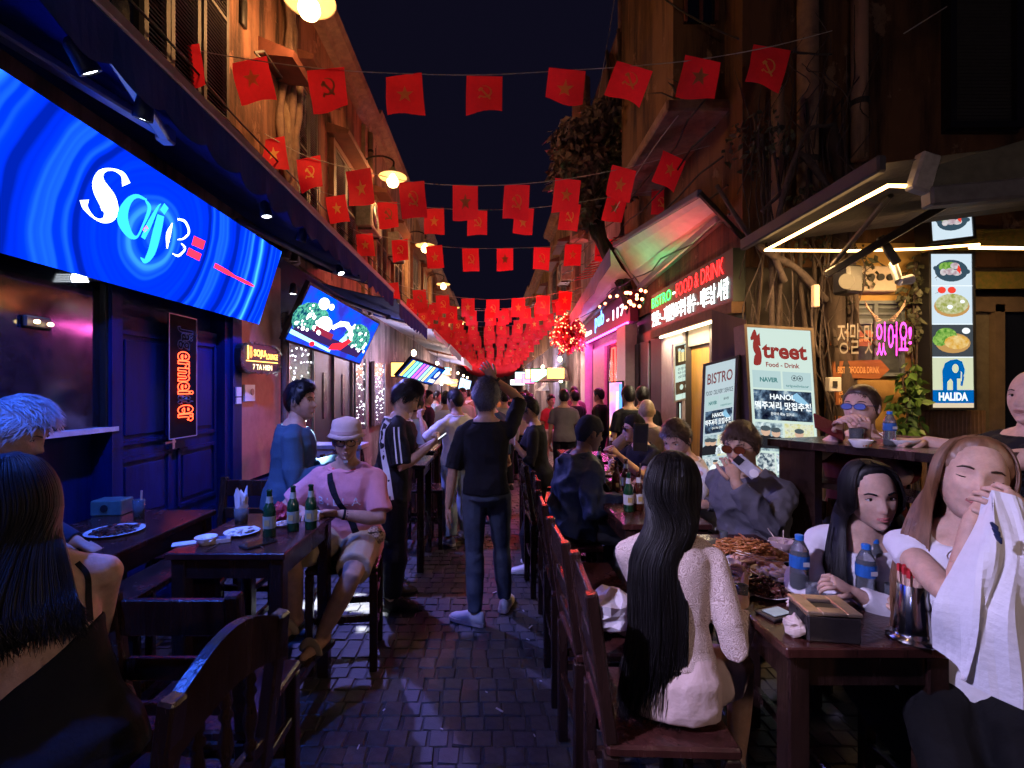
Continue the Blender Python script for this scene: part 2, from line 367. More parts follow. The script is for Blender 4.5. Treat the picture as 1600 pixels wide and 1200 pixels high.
def person(label, H=1.72, yaw=0, pelvis=None, lean=0, slean=0, twist=0, head=(0, 0, 0), fem=False, build=1.0,
           hands=(None, None), poles=(None, None), palms=(None, None), curls=(25, 25), hdirs=(None, None), feet=None, knees=None, toes=None,
           sk=None, top=None, bottom=None, shoes=None, hair=None, vox=.011, face=1, lips=None, neckf=.4, slouch=.0, headoff=(0, 0, 0), group=None, name='person', eyes='open'):
    sk = sk or SK_M; s = H / 1.72; b = build; y = R(yaw)
    f = V((math.sin(y), math.cos(y), 0)); r = V((math.cos(y), -math.sin(y), 0)); z = V((0, 0, 1))
    u = (z * math.cos(R(lean)) + f * math.sin(R(lean)) + r * math.sin(R(slean))).normalized()
    pel = V(pelvis); fp = f - u * f.dot(u); fp.normalize(); rp = fp.cross(u).normalized()
    def tf(zz):           # torso frame at height zz: centre, right, forward
        k = max(0, min(1, zz / .45)); a = R(twist) * k
        rr = rp * math.cos(a) - fp * math.sin(a); ff = fp * math.cos(a) + rp * math.sin(a)
        return pel + u * zz * s - fp * slouch * math.sin(PI * max(0, min(1, zz / .5))), rr, ff
    root = thing(name, label, 'person', (pel.x, pel.y, 0), group)
    PR = Pose(); PR.root = root
    prof = TORSOF if fem else TORSO
    def torso(mb, grow, z0, z1, n=20, flare=0, cloth=False, tilt=0):
        rows = [p for p in prof if z0 + .02 < p[0] < z1 - .02]
        itp = lambda zz: (zz,) + tuple(float(np.interp(zz, [p[0] for p in prof], [p[i] for p in prof])) for i in (1, 2, 3))
        rows = [itp(z0)] + rows + [itp(z1)]; rs = []
        for i, (zz, w, d, o) in enumerate(rows):
            c, rr, ff = tf(zz); w = w * b * s + grow; d = d * b * s + grow
            if cloth and zz < .03: w = prof[2][1] * b * s + grow; d = prof[2][2] * b * s + grow
            if flare: w += flare * max(0, (.12 - zz)); d += flare * max(0, (.12 - zz))
            ring = []
            for j in range(n):
                a = 2 * PI * j / n; ca, sa = math.cos(a), math.sin(a)
                ca = math.copysign(abs(ca) ** .85, ca); sa = math.copysign(abs(sa) ** .85, sa)
                ring.append(c + rr * (w * ca) + ff * (d * sa + o * s) + (u * tilt * ca if i >= len(rows) - 2 else V((0, 0, 0))))
            rs.append(ring)
        mb.rings(rs)
    sh = (.152 if fem else .178) * s * (.5 + .5 * b); hw = .088 * s
    cS, rS, fS = tf(.418); S = [cS - rS * sh, cS + rS * sh]                       # shoulders: left, right
    Hp = [pel - rp * hw, pel + rp * hw]
    al1, al2, ll1, ll2 = .285 * s, .25 * s, .43 * s, .425 * s
    E_, W_ = [], []
    for i in (0, 1):
        sg = -1 if i == 0 else 1
        t = hands[i] if hands[i] is not None else S[i] + V((0, 0, -1)) * (al1 + al2) * .985 + rS * sg * .06 + fS * .05
        pl = poles[i] if poles[i] is not None else (-fS * .8 + rS * sg * .6 - z * .3)
        e, w = ik(S[i], t, al1, al2, pl); E_.append(e); W_.append(w)
    K_, A_ = [], []
    if feet is None: feet = (Hp[0] - z * .9 - r * .03, Hp[1] - z * .9 + r * .03); feet = tuple(V((q.x, q.y, .075 * s)) for q in feet)
    for i in (0, 1):
        k, a = ik(Hp[i], feet[i], ll1, ll2, knees[i] if knees else f); K_.append(k); A_.append(a)
    td = [V((math.sin(R(toes[i])), math.cos(R(toes[i])), 0)) if toes else (f + r * (-.15 if i == 0 else .15)).normalized() for i in (0, 1)]
    PR.S, PR.E, PR.W, PR.K, PR.A, PR.tf, PR.f, PR.r, PR.u = S, E_, W_, K_, A_, tf, fS, rS, u
    k = (.86 if fem else 1) * s * (.4 + .6 * b)
    ar = [q * k for q in (.056, .050, .046, .040, .042, .035, .027)]; lr = [q * k * (1.08 if fem else 1) for q in (.086, .083, .072, .056, .058, .050, .037)]
    body = MB(); torso(body, -.006, -.11, .53)
    nb, _, _ = tf(.49); N = tf(.53)[0]; PR.N = N
    # head frame
    hy = R(yaw + head[0]); hf = V((math.sin(hy), math.cos(hy), 0)); hr = V((math.cos(hy), -math.sin(hy), 0)); hz = z.copy()
    q = Matrix.Rotation(-R(head[1]), 3, hr); hf = q @ hf; hz = q @ hz
    q = Matrix.Rotation(R(head[2]), 3, hf); hr = q @ hr; hz = q @ hz
    HC = N + (u * (1 - neckf) + hz * neckf).normalized() * .128 * s + hf * .022 * s + V(headoff)
    hs = s * (1.04 if fem else 1.05); PR.hm = Matrix((hr * hs, hf * hs, hz * hs)).transposed(); PR.HC = HC
    PR.h = lambda p: HC + PR.hm @ V(p)
    body.tube([nb - u * .02, lerp(nb, HC, .35), PR.h((0, -.02, -.05)), PR.h((0, -.015, .0))], [q * (.85 if fem else 1) * s for q in (.075, .058, .056, .05)], 14)
    fing = []
    for i in (0, 1):
        sg = -1 if i == 0 else 1
        body.ball(S[i], [.05 * k] * 3); body.tube([tf(.50)[0] + rS * sg * .03 * s, lerp(tf(.47)[0], S[i], .55) + u * .012 * s, S[i] + u * .004], [.045 * s, .05 * k, .045 * k], 10)
        limb(body, S[i], E_[i], W_[i], ar)
        hd = V(hdirs[i]) if hdirs[i] is not None else (W_[i] - E_[i]).normalized()
        pn = palms[i] if palms[i] is not None else (-rS * sg + fS * .2)
        fing.append(hand(body, W_[i], hd, pn, -sg, .98 * s * (.9 if fem else 1), curls[i]))
        limb(body, Hp[i], K_[i], A_[i], lr)
        a = A_[i]; body.tube([a + z * .02 - td[i] * .03, a - z * .03 - td[i] * .03, a - z * .045 * s + td[i] * .07, a - z * .055 * s + td[i] * .13 * s, a - z * .058 * s + td[i] * .17 * s], [.03, .04 * s, .042 * s, .036 * s, .02 * s], 10, flat=.8)
    if fem:
        c, rr, ff = tf(.315)
        for sg in (-1, 1): body.ball(c + rr * sg * .062 * s + ff * .085 * s, (.052 * s, .05 * s, .05 * s))
    me = remesh(body, vox, 4)
    fin = MB(); mesh_into(fin, me); bpy.data.meshes.remove(me)
    for q in fing: fin.add(q.v, q.f)
    A, B, G = HG[fem]; nbk, nlk = A.shape
    pts = [PR.h(p) for p in G.reshape(-1, 3).tolist()]
    fin.add(pts, grid_faces(nbk, nlk) + [tuple(range(nlk - 1, -1, -1)), tuple((nbk - 1) * nlk + j for j in range(nlk))])
    for sg in (-1, 1): fin.ball(PR.h((sg * .076, -.008, -.002)), (.010 * s, .020 * s, .031 * s), 10, 8, rot=Matrix((hr, hf, hz)).transposed() @ Matrix.Rotation(sg * -.35, 3, 'Z'))
    PR.body = fin.build('body', sk, root, True)
    gp = G.reshape(-1, 3); gf = gp[gp[:, 1] > .02]
    def fy(x, zz): return float(gf[np.argmin((gf[:, 0] - x) ** 2 + (gf[:, 2] - zz) ** 2), 1])
    PR.fy = fy
    if face:
        hm3 = Matrix((hr, hf, hz)).transposed()
        for sg in (-1, 1):
            ex, ez = sg * .031, .009; ey = fy(ex, ez)
            if eyes == 'closed':
                mb = MB(); mb.tube([PR.h((ex + sg * q, ey + .0045 - abs(q) * .15, ez - .003 - .003 * (1 - (q / .016) ** 2))) for q in (-.016, -.008, 0, .008, .018)], [.0008, .0014, .0017, .0016, .0009], 5); mb.build('eyelash', IRIS, root)
            else: eo = None
            if eyes != 'closed': mb = MB(); mb.ball(PR.h((ex, ey - .0015, ez)), (.0155 * s, .0065 * s, .0064 * s), 12, 8, rot=hm3); eo = mb.build('eye', EYEW, root, True)
            if eyes != 'closed': mb = MB(); mb.ball(PR.h((ex, ey + .0025, ez + .0003)), (.0064 * s, .003 * s, .0062 * s), 10, 6, rot=hm3); mb.build('iris', IRIS, eo, True)
            if eyes != 'closed': mb = MB(); mb.tube([PR.h((ex + sg * q, ey + .0035 - abs(q) * .12, ez + .0056 - (q / .015) ** 2 * .0035)) for q in (-.015, -.008, 0, .008, .017)], [.0008, .0014, .0018, .0017, .0009], 5); mb.build('eyelash', IRIS, eo)
            mb = MB(); xs = (-.014, -.004, .008, .019)
            mb.tube([PR.h((ex + sg * q, fy(ex + sg * q, .032) + .0015, .030 + (.0035 if q in (-.004, .008) else 0) - (.002 if q > .015 else 0))) for q in xs], [.0028, .0034, .0030, .0012], 6); mb.build('eyebrow', HAIRBR if hair is None or hair.get('mat') is not HAIRK else HAIRK, root)
        mb = MB()
        for zz, rr_ in ((-.0535, .0042), (-.0635, .0050)):
            mb.tube([PR.h((q, fy(q, zz) + .0005 - abs(q) * .03, zz + (.002 if zz > -.06 and abs(q) in (.008,) else 0) * 1 + abs(q) * (-.12 if zz > -.06 else .18))) for q in (-.021, -.012, -.006, 0, .006, .012, .021)], [.0012, rr_ * .8, rr_, rr_ * .9, rr_, rr_ * .8, .0012], 7)
        mb.build('lips', lips or LIPM, root, True)
    # ------------------------------ clothes
    if top:
        mb = MB(); g = top.get('fit', .014); hem = top.get('hem', -.06); nz = top.get('neck', .485)
        torso(mb, g, hem, nz, flare=top.get('flare', .06), cloth=True, tilt=top.get('tilt', 0))
        t1 = top.get('sleeve', .6); en = top.get('cuff')
        for i in (0, 1):
            if top.get('noarm'): continue
            mb.ball(S[i], [.047 * k + g * .55] * 3); mb.tube([tf(.46)[0] + rS * (-1 if i == 0 else 1) * .06 * s, lerp(tf(.47)[0], S[i], .55) + u * .012 * s, S[i] + u * .004], [.03 * s + g, .047 * k + g * .7, .04 * k + g * .6], 10)
            if t1 > 0: part_limb(mb, S[i], E_[i], W_[i], [ar[0] * .86 + g * .6, ar[1] * .95 + g * .8] + [q + g * (1.15 if t1 < 1 else .9) for q in ar[2:]], 0, t1, end=en)
        if fem:
            c, rr, ff = tf(.315)
            for sg in (-1, 1): mb.ball(c + rr * sg * .06 * s + ff * .085 * s, (.055 * s + g, .05 * s + g, .052 * s + g))
        if top.get('hood'):
            c, rr, ff = tf(.47); mb.tube([c - ff * .02 + rr * .10 + u * .03, c - ff * .10 + rr * .09 - u * .01, c - ff * .15 - u * .03, c - ff * .10 - rr * .09 - u * .01, c - ff * .02 - rr * .10 + u * .03, c + ff * .05 - rr * .07 + u * .01, c + ff * .075 - u * .02, c + ff * .05 + rr * .07 + u * .01, c - ff * .02 + rr * .10 + u * .03], .036, 10)
        me = remesh(mb, vox * .95, 3, top.get('wr', .012), top.get('ws', .10))
        me.transform(Matrix.Translation(-ORI[root])); PR.top = link_mesh(top.get('name', 'shirt'), me, top['mat'], root)
        if top.get('collar', True):
            c = tf(nz - .005)[0]; c2, rr, ff = tf(nz); mb = MB(); w = float(np.interp(nz, [p[0] for p in prof], [p[1] for p in prof])) * b * s + g; d = float(np.interp(nz, [p[0] for p in prof], [p[2] for p in prof])) * b * s + g
            mb.tube([c2 + rr * math.cos(a) * w * .93 + ff * (math.sin(a) * d * .93 - .006) - u * .012 * max(0, math.sin(a)) for a in [2 * PI * j / 20 for j in range(21)]], .009 * s, 8)
            mb.build('collar', top.get('cmat', top['mat']), root, True)
    if bottom:
        mb = MB(); g = bottom.get('fit', .012); t1 = bottom.get('len', 1.95)
        torso(mb, g, -.095 if bottom.get('skirt') else -.11, bottom.get('waist', .06), cloth=bool(bottom.get('skirt')))
        for i in (0, 1):
            part_limb(mb, Hp[i], K_[i], A_[i], [q + g for q in lr[:4]] + [q + g * bottom.get('loose', 1.2) for q in lr[4:]], 0, t1, end=bottom.get('end'))
        me = remesh(mb, vox, bottom.get('sm', 4), bottom.get('wr', .014), .09)
        me.transform(Matrix.Translation(-ORI[root])); PR.bottom = link_mesh(bottom.get('name', 'trousers'), me, bottom['mat'], root)
    if shoes:
        for i in (0, 1):
            a = A_[i]; t = td[i]; rt = V((t.y, -t.x, 0)); g0 = a - z * .075 * s
            def ring(y0, w, h, zb=.022): return [g0 + t * y0 * s + rt * (w * math.cos(q)) * s + z * (zb + (h - zb) * max(0, math.sin(q)) if math.sin(q) > 0 else zb + .004 * math.sin(q)) * s for q in [2 * PI * j / 14 for j in range(14)]]
            mb = MB(); mb.rings([ring(-.075, .018, .05), ring(-.065, .033, .095), ring(-.02, .040, .105), ring(.03, .042, .10), ring(.08, .046, .075), ring(.13, .049, .058), ring(.17, .042, .048), ring(.195, .02, .035)])
            so = mb.build('shoe', shoes['mat'], root, True)
            def ring2(y0, w, zz): return [g0 + t * y0 * s + rt * (w * x) * s + z * zz * s for x in (-1, 1)]
            mb = MB(); pl = [(-.08, .022), (-.06, .038), (.0, .042), (.08, .05), (.14, .053), (.18, .045), (.202, .022)]
            bot = [g0 + t * p * s + rt * w * s for p, w in pl] + [g0 + t * p * s - rt * w * s for p, w in pl[::-1]]
            mb.rings([[q + z * .002 for q in bot], [q + z * .026 * s for q in bot]]); mb.build('sole', shoes.get('sole', shoes['mat']), so)
    if hair: make_hair(PR, hair, fem, s, root, u)
    return PR
def hairline(a, fem, hi):
    d = np.abs(np.degrees(a))
    return np.interp(d, [0, 25, 45, 62, 78, 95, 112, 130, 180], [.062 + hi, .06 + hi, .05 + hi, .015, -.03 if not fem else -.02, .012, -.03, -.07, -.08])
def make_hair(PR, hd, fem, s, root, u):
    A, B, G = HG[fem]; mat = hd['mat']; kind = hd.get('kind', 'short'); th = hd.get('th', .016); hi = hd.get('hi', 0)
    rg = random.Random(hd.get('seed', 3)); nb, nl = A.shape
    zl = hairline(A, fem, hi); msk = np.clip((G[..., 2] - zl) / .018, 0, 1); msk = msk * msk * (3 - 2 * msk)
    up = np.clip(G[..., 2] / .118, 0, 1); nrm = G / np.linalg.norm(G, axis=-1, keepdims=True)
    t = th * (.55 + .45 * up + hd.get('quiff', 0) * np.clip(np.cos(A), 0, 1) * up)
    wob = np.array([[noise.noise(V((math.sin(A[i, j]) * 9, math.cos(A[i, j]) * 9, B[i, j] * 3))) for j in range(nl)] for i in range(nb)])
    Q = G + nrm * ((t * (1 + .25 * wob)) * msk - .006 * (1 - msk))[..., None]
    mb = MB(); mb.add([PR.h(p) for p in Q.reshape(-1, 3).tolist()], grid_faces(nb, nl) + [tuple((nb - 1) * nl + j for j in range(nl))])
    if kind == 'short' or kind == 'buzz':
        n = int(2.8 * hd.get('n', 500)); L = hd.get('L', .03); lift = hd.get('lift', .18)
        ok = np.argwhere((msk > .35))
        for _ in range(n if kind == 'short' else 0):
            i, j = ok[rg.randrange(len(ok))]; p = V(Q[i, j].tolist()) - V(nrm[i, j].tolist()) * .004; nn = V(nrm[i, j].tolist())
            dn = V((0, hd.get('sweep', -.3), -1.0)) + V((rg.uniform(-.5, .5), rg.uniform(-.4, .4), rg.uniform(-.2, .4)))
            if p.z > .085: dn = V((rg.uniform(-.6, .6), hd.get('fringe', .6) + rg.uniform(-.4, .4), -.1))
            dn = dn - nn * dn.dot(nn); dn.normalize(); l = L * rg.uniform(.6, 1.3); sd = nn.cross(dn) * l * .045
            a = p; m_ = p + dn * l * .5 + nn * l * lift * .6; e = p + dn * l + nn * l * lift * .5
            mb.add([PR.h(a - sd), PR.h(a + sd), PR.h(m_ + sd * .8), PR.h(m_ - sd * .8), PR.h(e)], [(0, 1, 2, 3), (3, 2, 4)])
    mb.build('hair', mat, root, True)
    if kind != 'long': return
    N, f, r = PR.N, PR.f, PR.r; Ln = hd['length']; op = hd.get('open', 52); frn = hd.get('front', 0); sprd = hd.get('spread', 1.0); fo = hd.get('fo', .11); bk = hd.get('back', .13); taper = hd.get('taper', .25)
    fsides = hd.get('fsides', (1, 1))
    def surf(a, bl, off):
        bb = R(bl); cb = math.cos(bb) ** .82; x, y_, z_ = .0755 * math.sin(a) * cb, .095 * math.cos(a) * cb, .118 * math.sin(bb)
        k = 1 + off / .1; return PR.h((x * k, y_ * k, z_ * k))
    def path(a, off, L, jx=0, jy=0):
        ad = math.degrees(a); sg = 1 if a > 0 else -1
        isf = frn and abs(ad) < frn and fsides[0 if sg < 0 else 1]
        part = hd.get('part', 0)
        q = [PR.h((part + .012 * sg * (1 if abs(ad) < 150 else .6), .035 * math.cos(a) + .01, .118 + off)), surf(a, 50, off + .006), surf(a, 18, off + .012), surf(a, -12, off + .014)]
        if isf:
            k = (abs(ad) - op) / max(1, frn - op)
            q += [N + r * sg * (.062 + .035 * k) * sprd + f * (.045 - .06 * k) + V((0, 0, .02)), N + r * sg * (.07 + .06 * k) * sprd + f * (fo - .035 * k + off) + V((0, 0, -.12)),
                  N + r * sg * (.075 + .065 * k) * sprd + f * (fo + .03 - .02 * k + off) + V((0, 0, -.12 - L * .5)), N + r * (sg * (.07 + .06 * k) * sprd + jx) + f * (fo + .02 + jy + off) + V((0, 0, -.12 - L))]
        else:
            x = math.sin(a)
            q += [N + r * x * .085 - f * (.045 - .05 * math.cos(a) * .6 + off) + V((0, 0, .0)), N + r * x * .112 * sprd + r * hd.get('mid', 0) - f * (bk - .05 * abs(x) + off) - u * .12,
                  N + r * (x * .115 * sprd + hd.get('mid', 0)) - f * (bk + .012 - .04 * abs(x) + off) - u * (.12 + L * .5), N + r * (x * .115 * sprd * (1 - taper) + jx + hd.get('shift', 0) + hd.get('mid', 0)) - f * (bk + off + jy - .02 * abs(x)) - u * (.12 + L)]
        return q
    hull = MB(); na = 44; rows = []
    for i in range(na + 1):
        a = R(op + (360 - 2 * op) * i / na); a = a if a <= PI else a - 2 * PI
        rows.append(catmull(path(a, .0, Ln * .93), 3))
    m = len(rows[0])
    hull.add([p for rw in rows for p in rw], [(i * m + j, i * m + j + 1, (i + 1) * m + j + 1, (i + 1) * m + j) for i in range(na) for j in range(m - 1) if (rows[i][j] - rows[i + 1][j]).length < .09])
    for _ in range(int(2.2 * hd.get('n', 420))):
        a = R(rg.uniform(op - 2, 362 - op)); a = a if a <= PI else a - 2 * PI
        q = catmull(path(a, rg.uniform(.001, .012), max(.03, Ln * rg.uniform(.86, 1.06) + rg.uniform(-.03, .03)), rg.gauss(0, .012), rg.uniform(-.01, .012)), 3); w = rg.uniform(.0009, .0019)
        hull.tube(q, [w * .6] + [w] * (len(q) - 4) + [w * .9, w * .6, .0004], 3, cap=False)
    hull.build('long_hair', mat, root, True)
def glasses(PR, mat=FRAMEM, lens=None, w=.026, h=.018, name='glasses', drop=0):
    mb = MB(); ln = MB()
    for sg in (-1, 1):
        c = [(sg * .031 + w * math.cos(a) * (abs(math.cos(a)) ** -.25 if abs(math.cos(a)) > .1 else 1), .098 - .1 * abs(sg * .031 + w * math.cos(a)) ** 1.2, .006 - drop + h * math.sin(a)) for a in [2 * PI * j / 14 for j in range(14)]]
        pts = [PR.h(p) for p in c]; mb.tube(pts + [pts[0]], .0022, 5)
        if lens: ln.add(pts, [tuple(range(14))])
        mb.tube([PR.h((sg * .058, .088, .012 - drop)), PR.h((sg * .076, .06, .012 - drop)), PR.h((sg * .081, -.005, .012 - drop))], .002, 5)
    mb.tube([PR.h((-.007, .103, .01 - drop)), PR.h((0, .106, .012 - drop)), PR.h((.007, .103, .01 - drop))], .002, 5)
    o = mb.build(name, mat, PR.root)
    if lens: ln.build('lens', lens, o)
def phone(label, c, d, up, mat=None, scr=None, sz=(.075, .155, .009)):
    """flat telephone centred at c; d = screen normal, up = long axis"""
    d = V(d).normalized(); up = V(up); up = (up - d * up.dot(d)).normalized(); r = up.cross(d)
    m = Matrix((r, up, d)).transposed(); t = thing('phone', label, 'phone', c)
    mb = MB(); mb.box(c, sz, m, ch=.003); mb.build('case', mat or BLACK, t)
    mb = MB(); mb.box(V(c) + d * (sz[2] / 2 + .001), (sz[0] * .92, sz[1] * .95, .0008), m); mb.build('screen', scr or LENS, t)
    return t, m
# ---------------------------------------------------------------- ground
def stone_mat(name, c1, c2):
    m = M(name, c1, .56, 0, 24, .25, 110, col2=c2, rvar=.18, spec=.45)
    n = m.node_tree.nodes; l = m.node_tree.links; b = n['Principled BSDF']; old = b.inputs['Base Color'].links[0].from_socket
    g = n.new('ShaderNodeNewGeometry'); oi = n.new('ShaderNodeObjectInfo'); ad = n.new('ShaderNodeMath'); ad.operation = 'ADD'; l.new(g.outputs['Random Per Island'], ad.inputs[0]); l.new(oi.outputs['Random'], ad.inputs[1])
    mr = n.new('ShaderNodeMapRange'); mr.inputs[2].default_value = 2; mr.inputs[3].default_value = .45; mr.inputs[4].default_value = 1.55; l.new(ad.outputs[0], mr.inputs[0])
    mxx = n.new('ShaderNodeVectorMath'); mxx.operation = 'SCALE'; l.new(old, mxx.inputs[0]); l.new(mr.outputs[0], mxx.inputs['Scale']); l.new(mxx.outputs[0], b.inputs['Base Color'])
    return m
STONE = stone_mat('paving_stone', (.024, .022, .023), (.065, .06, .061))
GROUT = M('paving_joint', (.028, .026, .027), .7, .4, 30)
g = MB(); g.quad((-9, -8, -.008), (9, -8, -.008), (9, 90, -.008), (-9, 90, -.008)); ground = g.build('pavement', GROUT, kind='structure')
PWX, PWY = .101, .106
def paver_block(mb, cx, cy, w, d, top, tx=0, ty=0, wob=None):
    w2, d2 = w / 2, d / 2; c = .004; q = wob or (lambda: 0)
    lo = [(cx - w2 + q(), cy - d2 + q(), -.02), (cx + w2 + q(), cy - d2 + q(), -.02), (cx + w2 + q(), cy + d2 + q(), -.02), (cx - w2 + q(), cy + d2 + q(), -.02)]
    md = [(x, y, top - .006) for x, y, _ in lo]
    up = [(x + (c if x < cx else -c), y + (c if y < cy else -c), top + tx * (x - cx) + ty * (y - cy)) for x, y, _ in lo]
    mb.add(lo + md + up, [(0, 1, 5, 4), (1, 2, 6, 5), (2, 3, 7, 6), (3, 0, 4, 7), (4, 5, 9, 8), (5, 6, 10, 9), (6, 7, 11, 10), (7, 4, 8, 11), (8, 9, 10, 11)])
rg = random.Random(5); jw = lambda: rg.uniform(-.004, .004)
pv_me = []
for k in range(8):
    mb = MB(); paver_block(mb, 0, 0, PWX - .004 - .003 * (k % 3), PWY - .004, 0, rg.uniform(-.03, .03), rg.uniform(-.03, .03), jw); me = mb.mesh('paver'); me.materials.append(STONE); pv_me.append(me)
rest = MB(); npv = 0
for row in range(0, 110):
    y = .4 + row * PWY; off = (row % 2) * .5 * PWX + rg.uniform(-.012, .012); x = -2.6 + off
    while x < 2.6:
        if 2.02 < y < 3.95 and -1.02 < x < .45 and npv < 290:
            o = bpy.data.objects.new('paver', pv_me[rg.randrange(8)]); COL.objects.link(o); o.parent = ground
            o.location = V((x, y, rg.uniform(-.003, .003))) - ORI[ground]; o.rotation_euler = (0, 0, rg.choice((0, PI)) + rg.uniform(-.02, .02)); npv += 1
        else:
            paver_block(rest, x, y, PWX - .005, PWY - .005, rg.uniform(-.003, .003), rg.uniform(-.03, .03), rg.uniform(-.03, .03), jw)
        x += PWX + rg.choice((0, 0, .012))
rest.build('paver', STONE, ground, kind='stuff')
# ---------------------------------------------------------------- left houses
ORANGE = GR('orange_stucco', (.40, .19, .115), (.10, .06, .045)); OCHRE = GR('ochre_stucco', (.40, .25, .12), (.13, .08, .05))
PINKW = GR('pale_stucco', (.40, .25, .18), (.13, .09, .07)); GREYW = GR('grey_stucco', (.26, .22, .21), (.09, .08, .075))
NAVY = M('navy_timber', (.0022, .011, .08), .6, .35, 8, .1, 60, spec=.1, stretch=(1, 1, .2)); SHUT = M('shutter_paint', (.10, .085, .075), .6, .3, 12); TRIM = M('red_brown_trim', (.14, .045, .03), .6, .3, 9)
GLASSD = M('dark_window_glass', (.006, .008, .016), .08, .2, spec=.7); WASH = M('washed_pilaster', (.5, .36, .24), .8, 0, 6, .3, 50, col2=(.25, .15, .09))
MOULD = M('mouldy_plaster', (.16, .10, .08), .9, 0, 7, .4, 40, col2=(.34, .22, .15))
LX = -2.6
def shutter_leaf(parent, y0, y1, z0, z1, x, out=1, nm='shutter'):
    fr = MB(); w = .045
    for (a, b) in (((y0 + w / 2, z0), (y0 + w / 2, z1)), ((y1 - w / 2, z0), (y1 - w / 2, z1))): fr.bar((x, a[0], a[1]), (x, b[0], b[1]), w, .04, up=V((1, 0, 0)))
    for zz in (z0 + w / 2, (z0 + z1) / 2, z1 - w / 2): fr.bar((x, y0 + w, zz), (x, y1 - w, zz), w, .036)
    o = fr.build(nm, SHUT, parent)
    sl = MB(); zz = z0 + w + .02
    while zz < z1 - w:
        sl.box((x, (y0 + y1) / 2, zz), (.035, y1 - y0 - 2 * w, .007), Matrix.Rotation(.7 * out, 3, 'Y')); zz += .034
    tag(sl.build('slat', SHUT, o), kind='stuff')
    return o
def facade_window(b, y0, y1, z0, z1, x=LX, n=2, hood=True, sill=True, out=1):
    """shuttered window on a street wall at x; out = +1 when the street lies towards +x"""
    mb = MB()
    for (ya, yb, za, zb) in ((y0 - .09, y0, z0, z1), (y1, y1 + .09, z0, z1), (y0 - .09, y1 + .09, z1, z1 + .1)): mb.box((x + out * .03, (ya + yb) / 2, (za + zb) / 2), (.1, yb - ya, zb - za))
    w = mb.build('window', TRIM, b)
    mb = MB(); mb.box((x + out * .004, (y0 + y1) / 2, (z0 + z1) / 2), (.02, y1 - y0, z1 - z0)); mb.build('pane', GLASSD, w)
    st = (y1 - y0) / n
    for i in range(n): shutter_leaf(b, y0 + i * st + .01, y0 + (i + 1) * st - .01, z0 + .01, z1 - .01, x + out * .055, out)
    if hood:
        mb = MB(); mb.prism([(0, 0), (.34, -.02), (.36, .04), (0, .16)], (x, y0 - .2, z1 + .12), (out, 0, 0), (0, 0, 1), (0, y1 - y0 + .4, 0)); mb.build('window_hood', TRIM, w)
    if sill: mb = MB(); mb.box((x + out * .06, (y0 + y1) / 2, z0 - .05), (.2, y1 - y0 + .24, .07), ch=.01); mb.build('sill', MOULD, w)
def house(label, y0, y1, top, wall, low, windows, x=LX, out=1, zlow=3.35, deep=5, group=None, cat='building', pil=True):
    b = thing('building', label, cat, (x - out * deep / 2, (y0 + y1) / 2, 0), group)
    xc = x - out * deep / 2
    mb = MB(); mb.box((xc, (y0 + y1) / 2, (zlow + top) / 2), (deep, y1 - y0 - .01, top - zlow)); mb.build('wall', wall, b)
    mb = MB(); mb.box((xc - out * .06, (y0 + y1) / 2, zlow / 2), (deep, y1 - y0 - .01, zlow - .004)); mb.build('shopfront_wall', low, b)
    mb = MB(); mb.prism([(0, 0), (.12, .0), (.16, .08), (.30, .12), (.34, .22), (0, .24)], (x, y0 + .02, top - .12), (out, 0, 0), (0, 0, 1), (0, y1 - y0 - .04, 0)); mb.build('cornice', MOULD, b)
    if pil:
        for yy in (y0 + .12, y1 - .14): mb = MB(); mb.box((x + out * .035, yy, (zlow + top) / 2), (.09, .2, top - zlow - .3), ch=.01); mb.build('pilaster', WASH, b)
    for w in windows: facade_window(b, *w, x=x, out=out)
    return b
H1 = house('ochre house behind the big blue screen, with tall louvred shutters', -3, 5.8, 8.2, ORANGE, NAVY, [], pil=False, group='old houses on the left')
for (a, c) in ((3.44, 3.72), (3.73, 4.11), (4.15, 4.55)): shutter_leaf(H1, a, c, 4.02, 6.4, LX + .05)
mb = MB(); mb.box((LX - .0, 3.85, 5.2), (.06, 1.5, 2.5)); mb.build('window_recess', GLASSD, H1)
mb = MB(); mb.prism([(0, 0), (.38, -.04), (.40, .03), (0, .2)], (LX, 5.25, 5.42), (1, 0, 0), (0, 0, 1), (0, .52, 0)); mb.build('window_hood', TRIM, H1)
H2 = house('mottled pink house with red window hoods, next along from the screen', 5.85, 9.6, 7.1, ORANGE, NAVY, [(6.15, 6.85, 4.1, 5.75), (7.6, 8.75, 4.05, 5.6)], group='old houses on the left')
H3 = house('stained house with two shuttered windows behind the second street lamp', 9.65, 14.2, 7.3, PINKW, GREYW, [(10.3, 11.3, 4.1, 5.8), (12.2, 13.2, 4.1, 5.8)], group='old houses on the left')
H4 = house('tall narrow house behind the third street lamp', 14.25, 19.5, 7.6, OCHRE, GREYW, [(15, 16, 4.2, 6), (17.3, 18.3, 4.2, 6)], group='old houses on the left')
H5 = house('low house behind the fourth street lamp', 19.55, 27, 7.0, ORANGE, GREYW, [(21, 22.2, 4.2, 5.9), (24, 25.2, 4.2, 5.9)], group='old houses on the left')
H6 = house('farthest house on the left where the street ends', 27.05, 48, 7.2, PINKW, GREYW, [(29, 30.5, 4.2, 5.9)], group='old houses on the left')
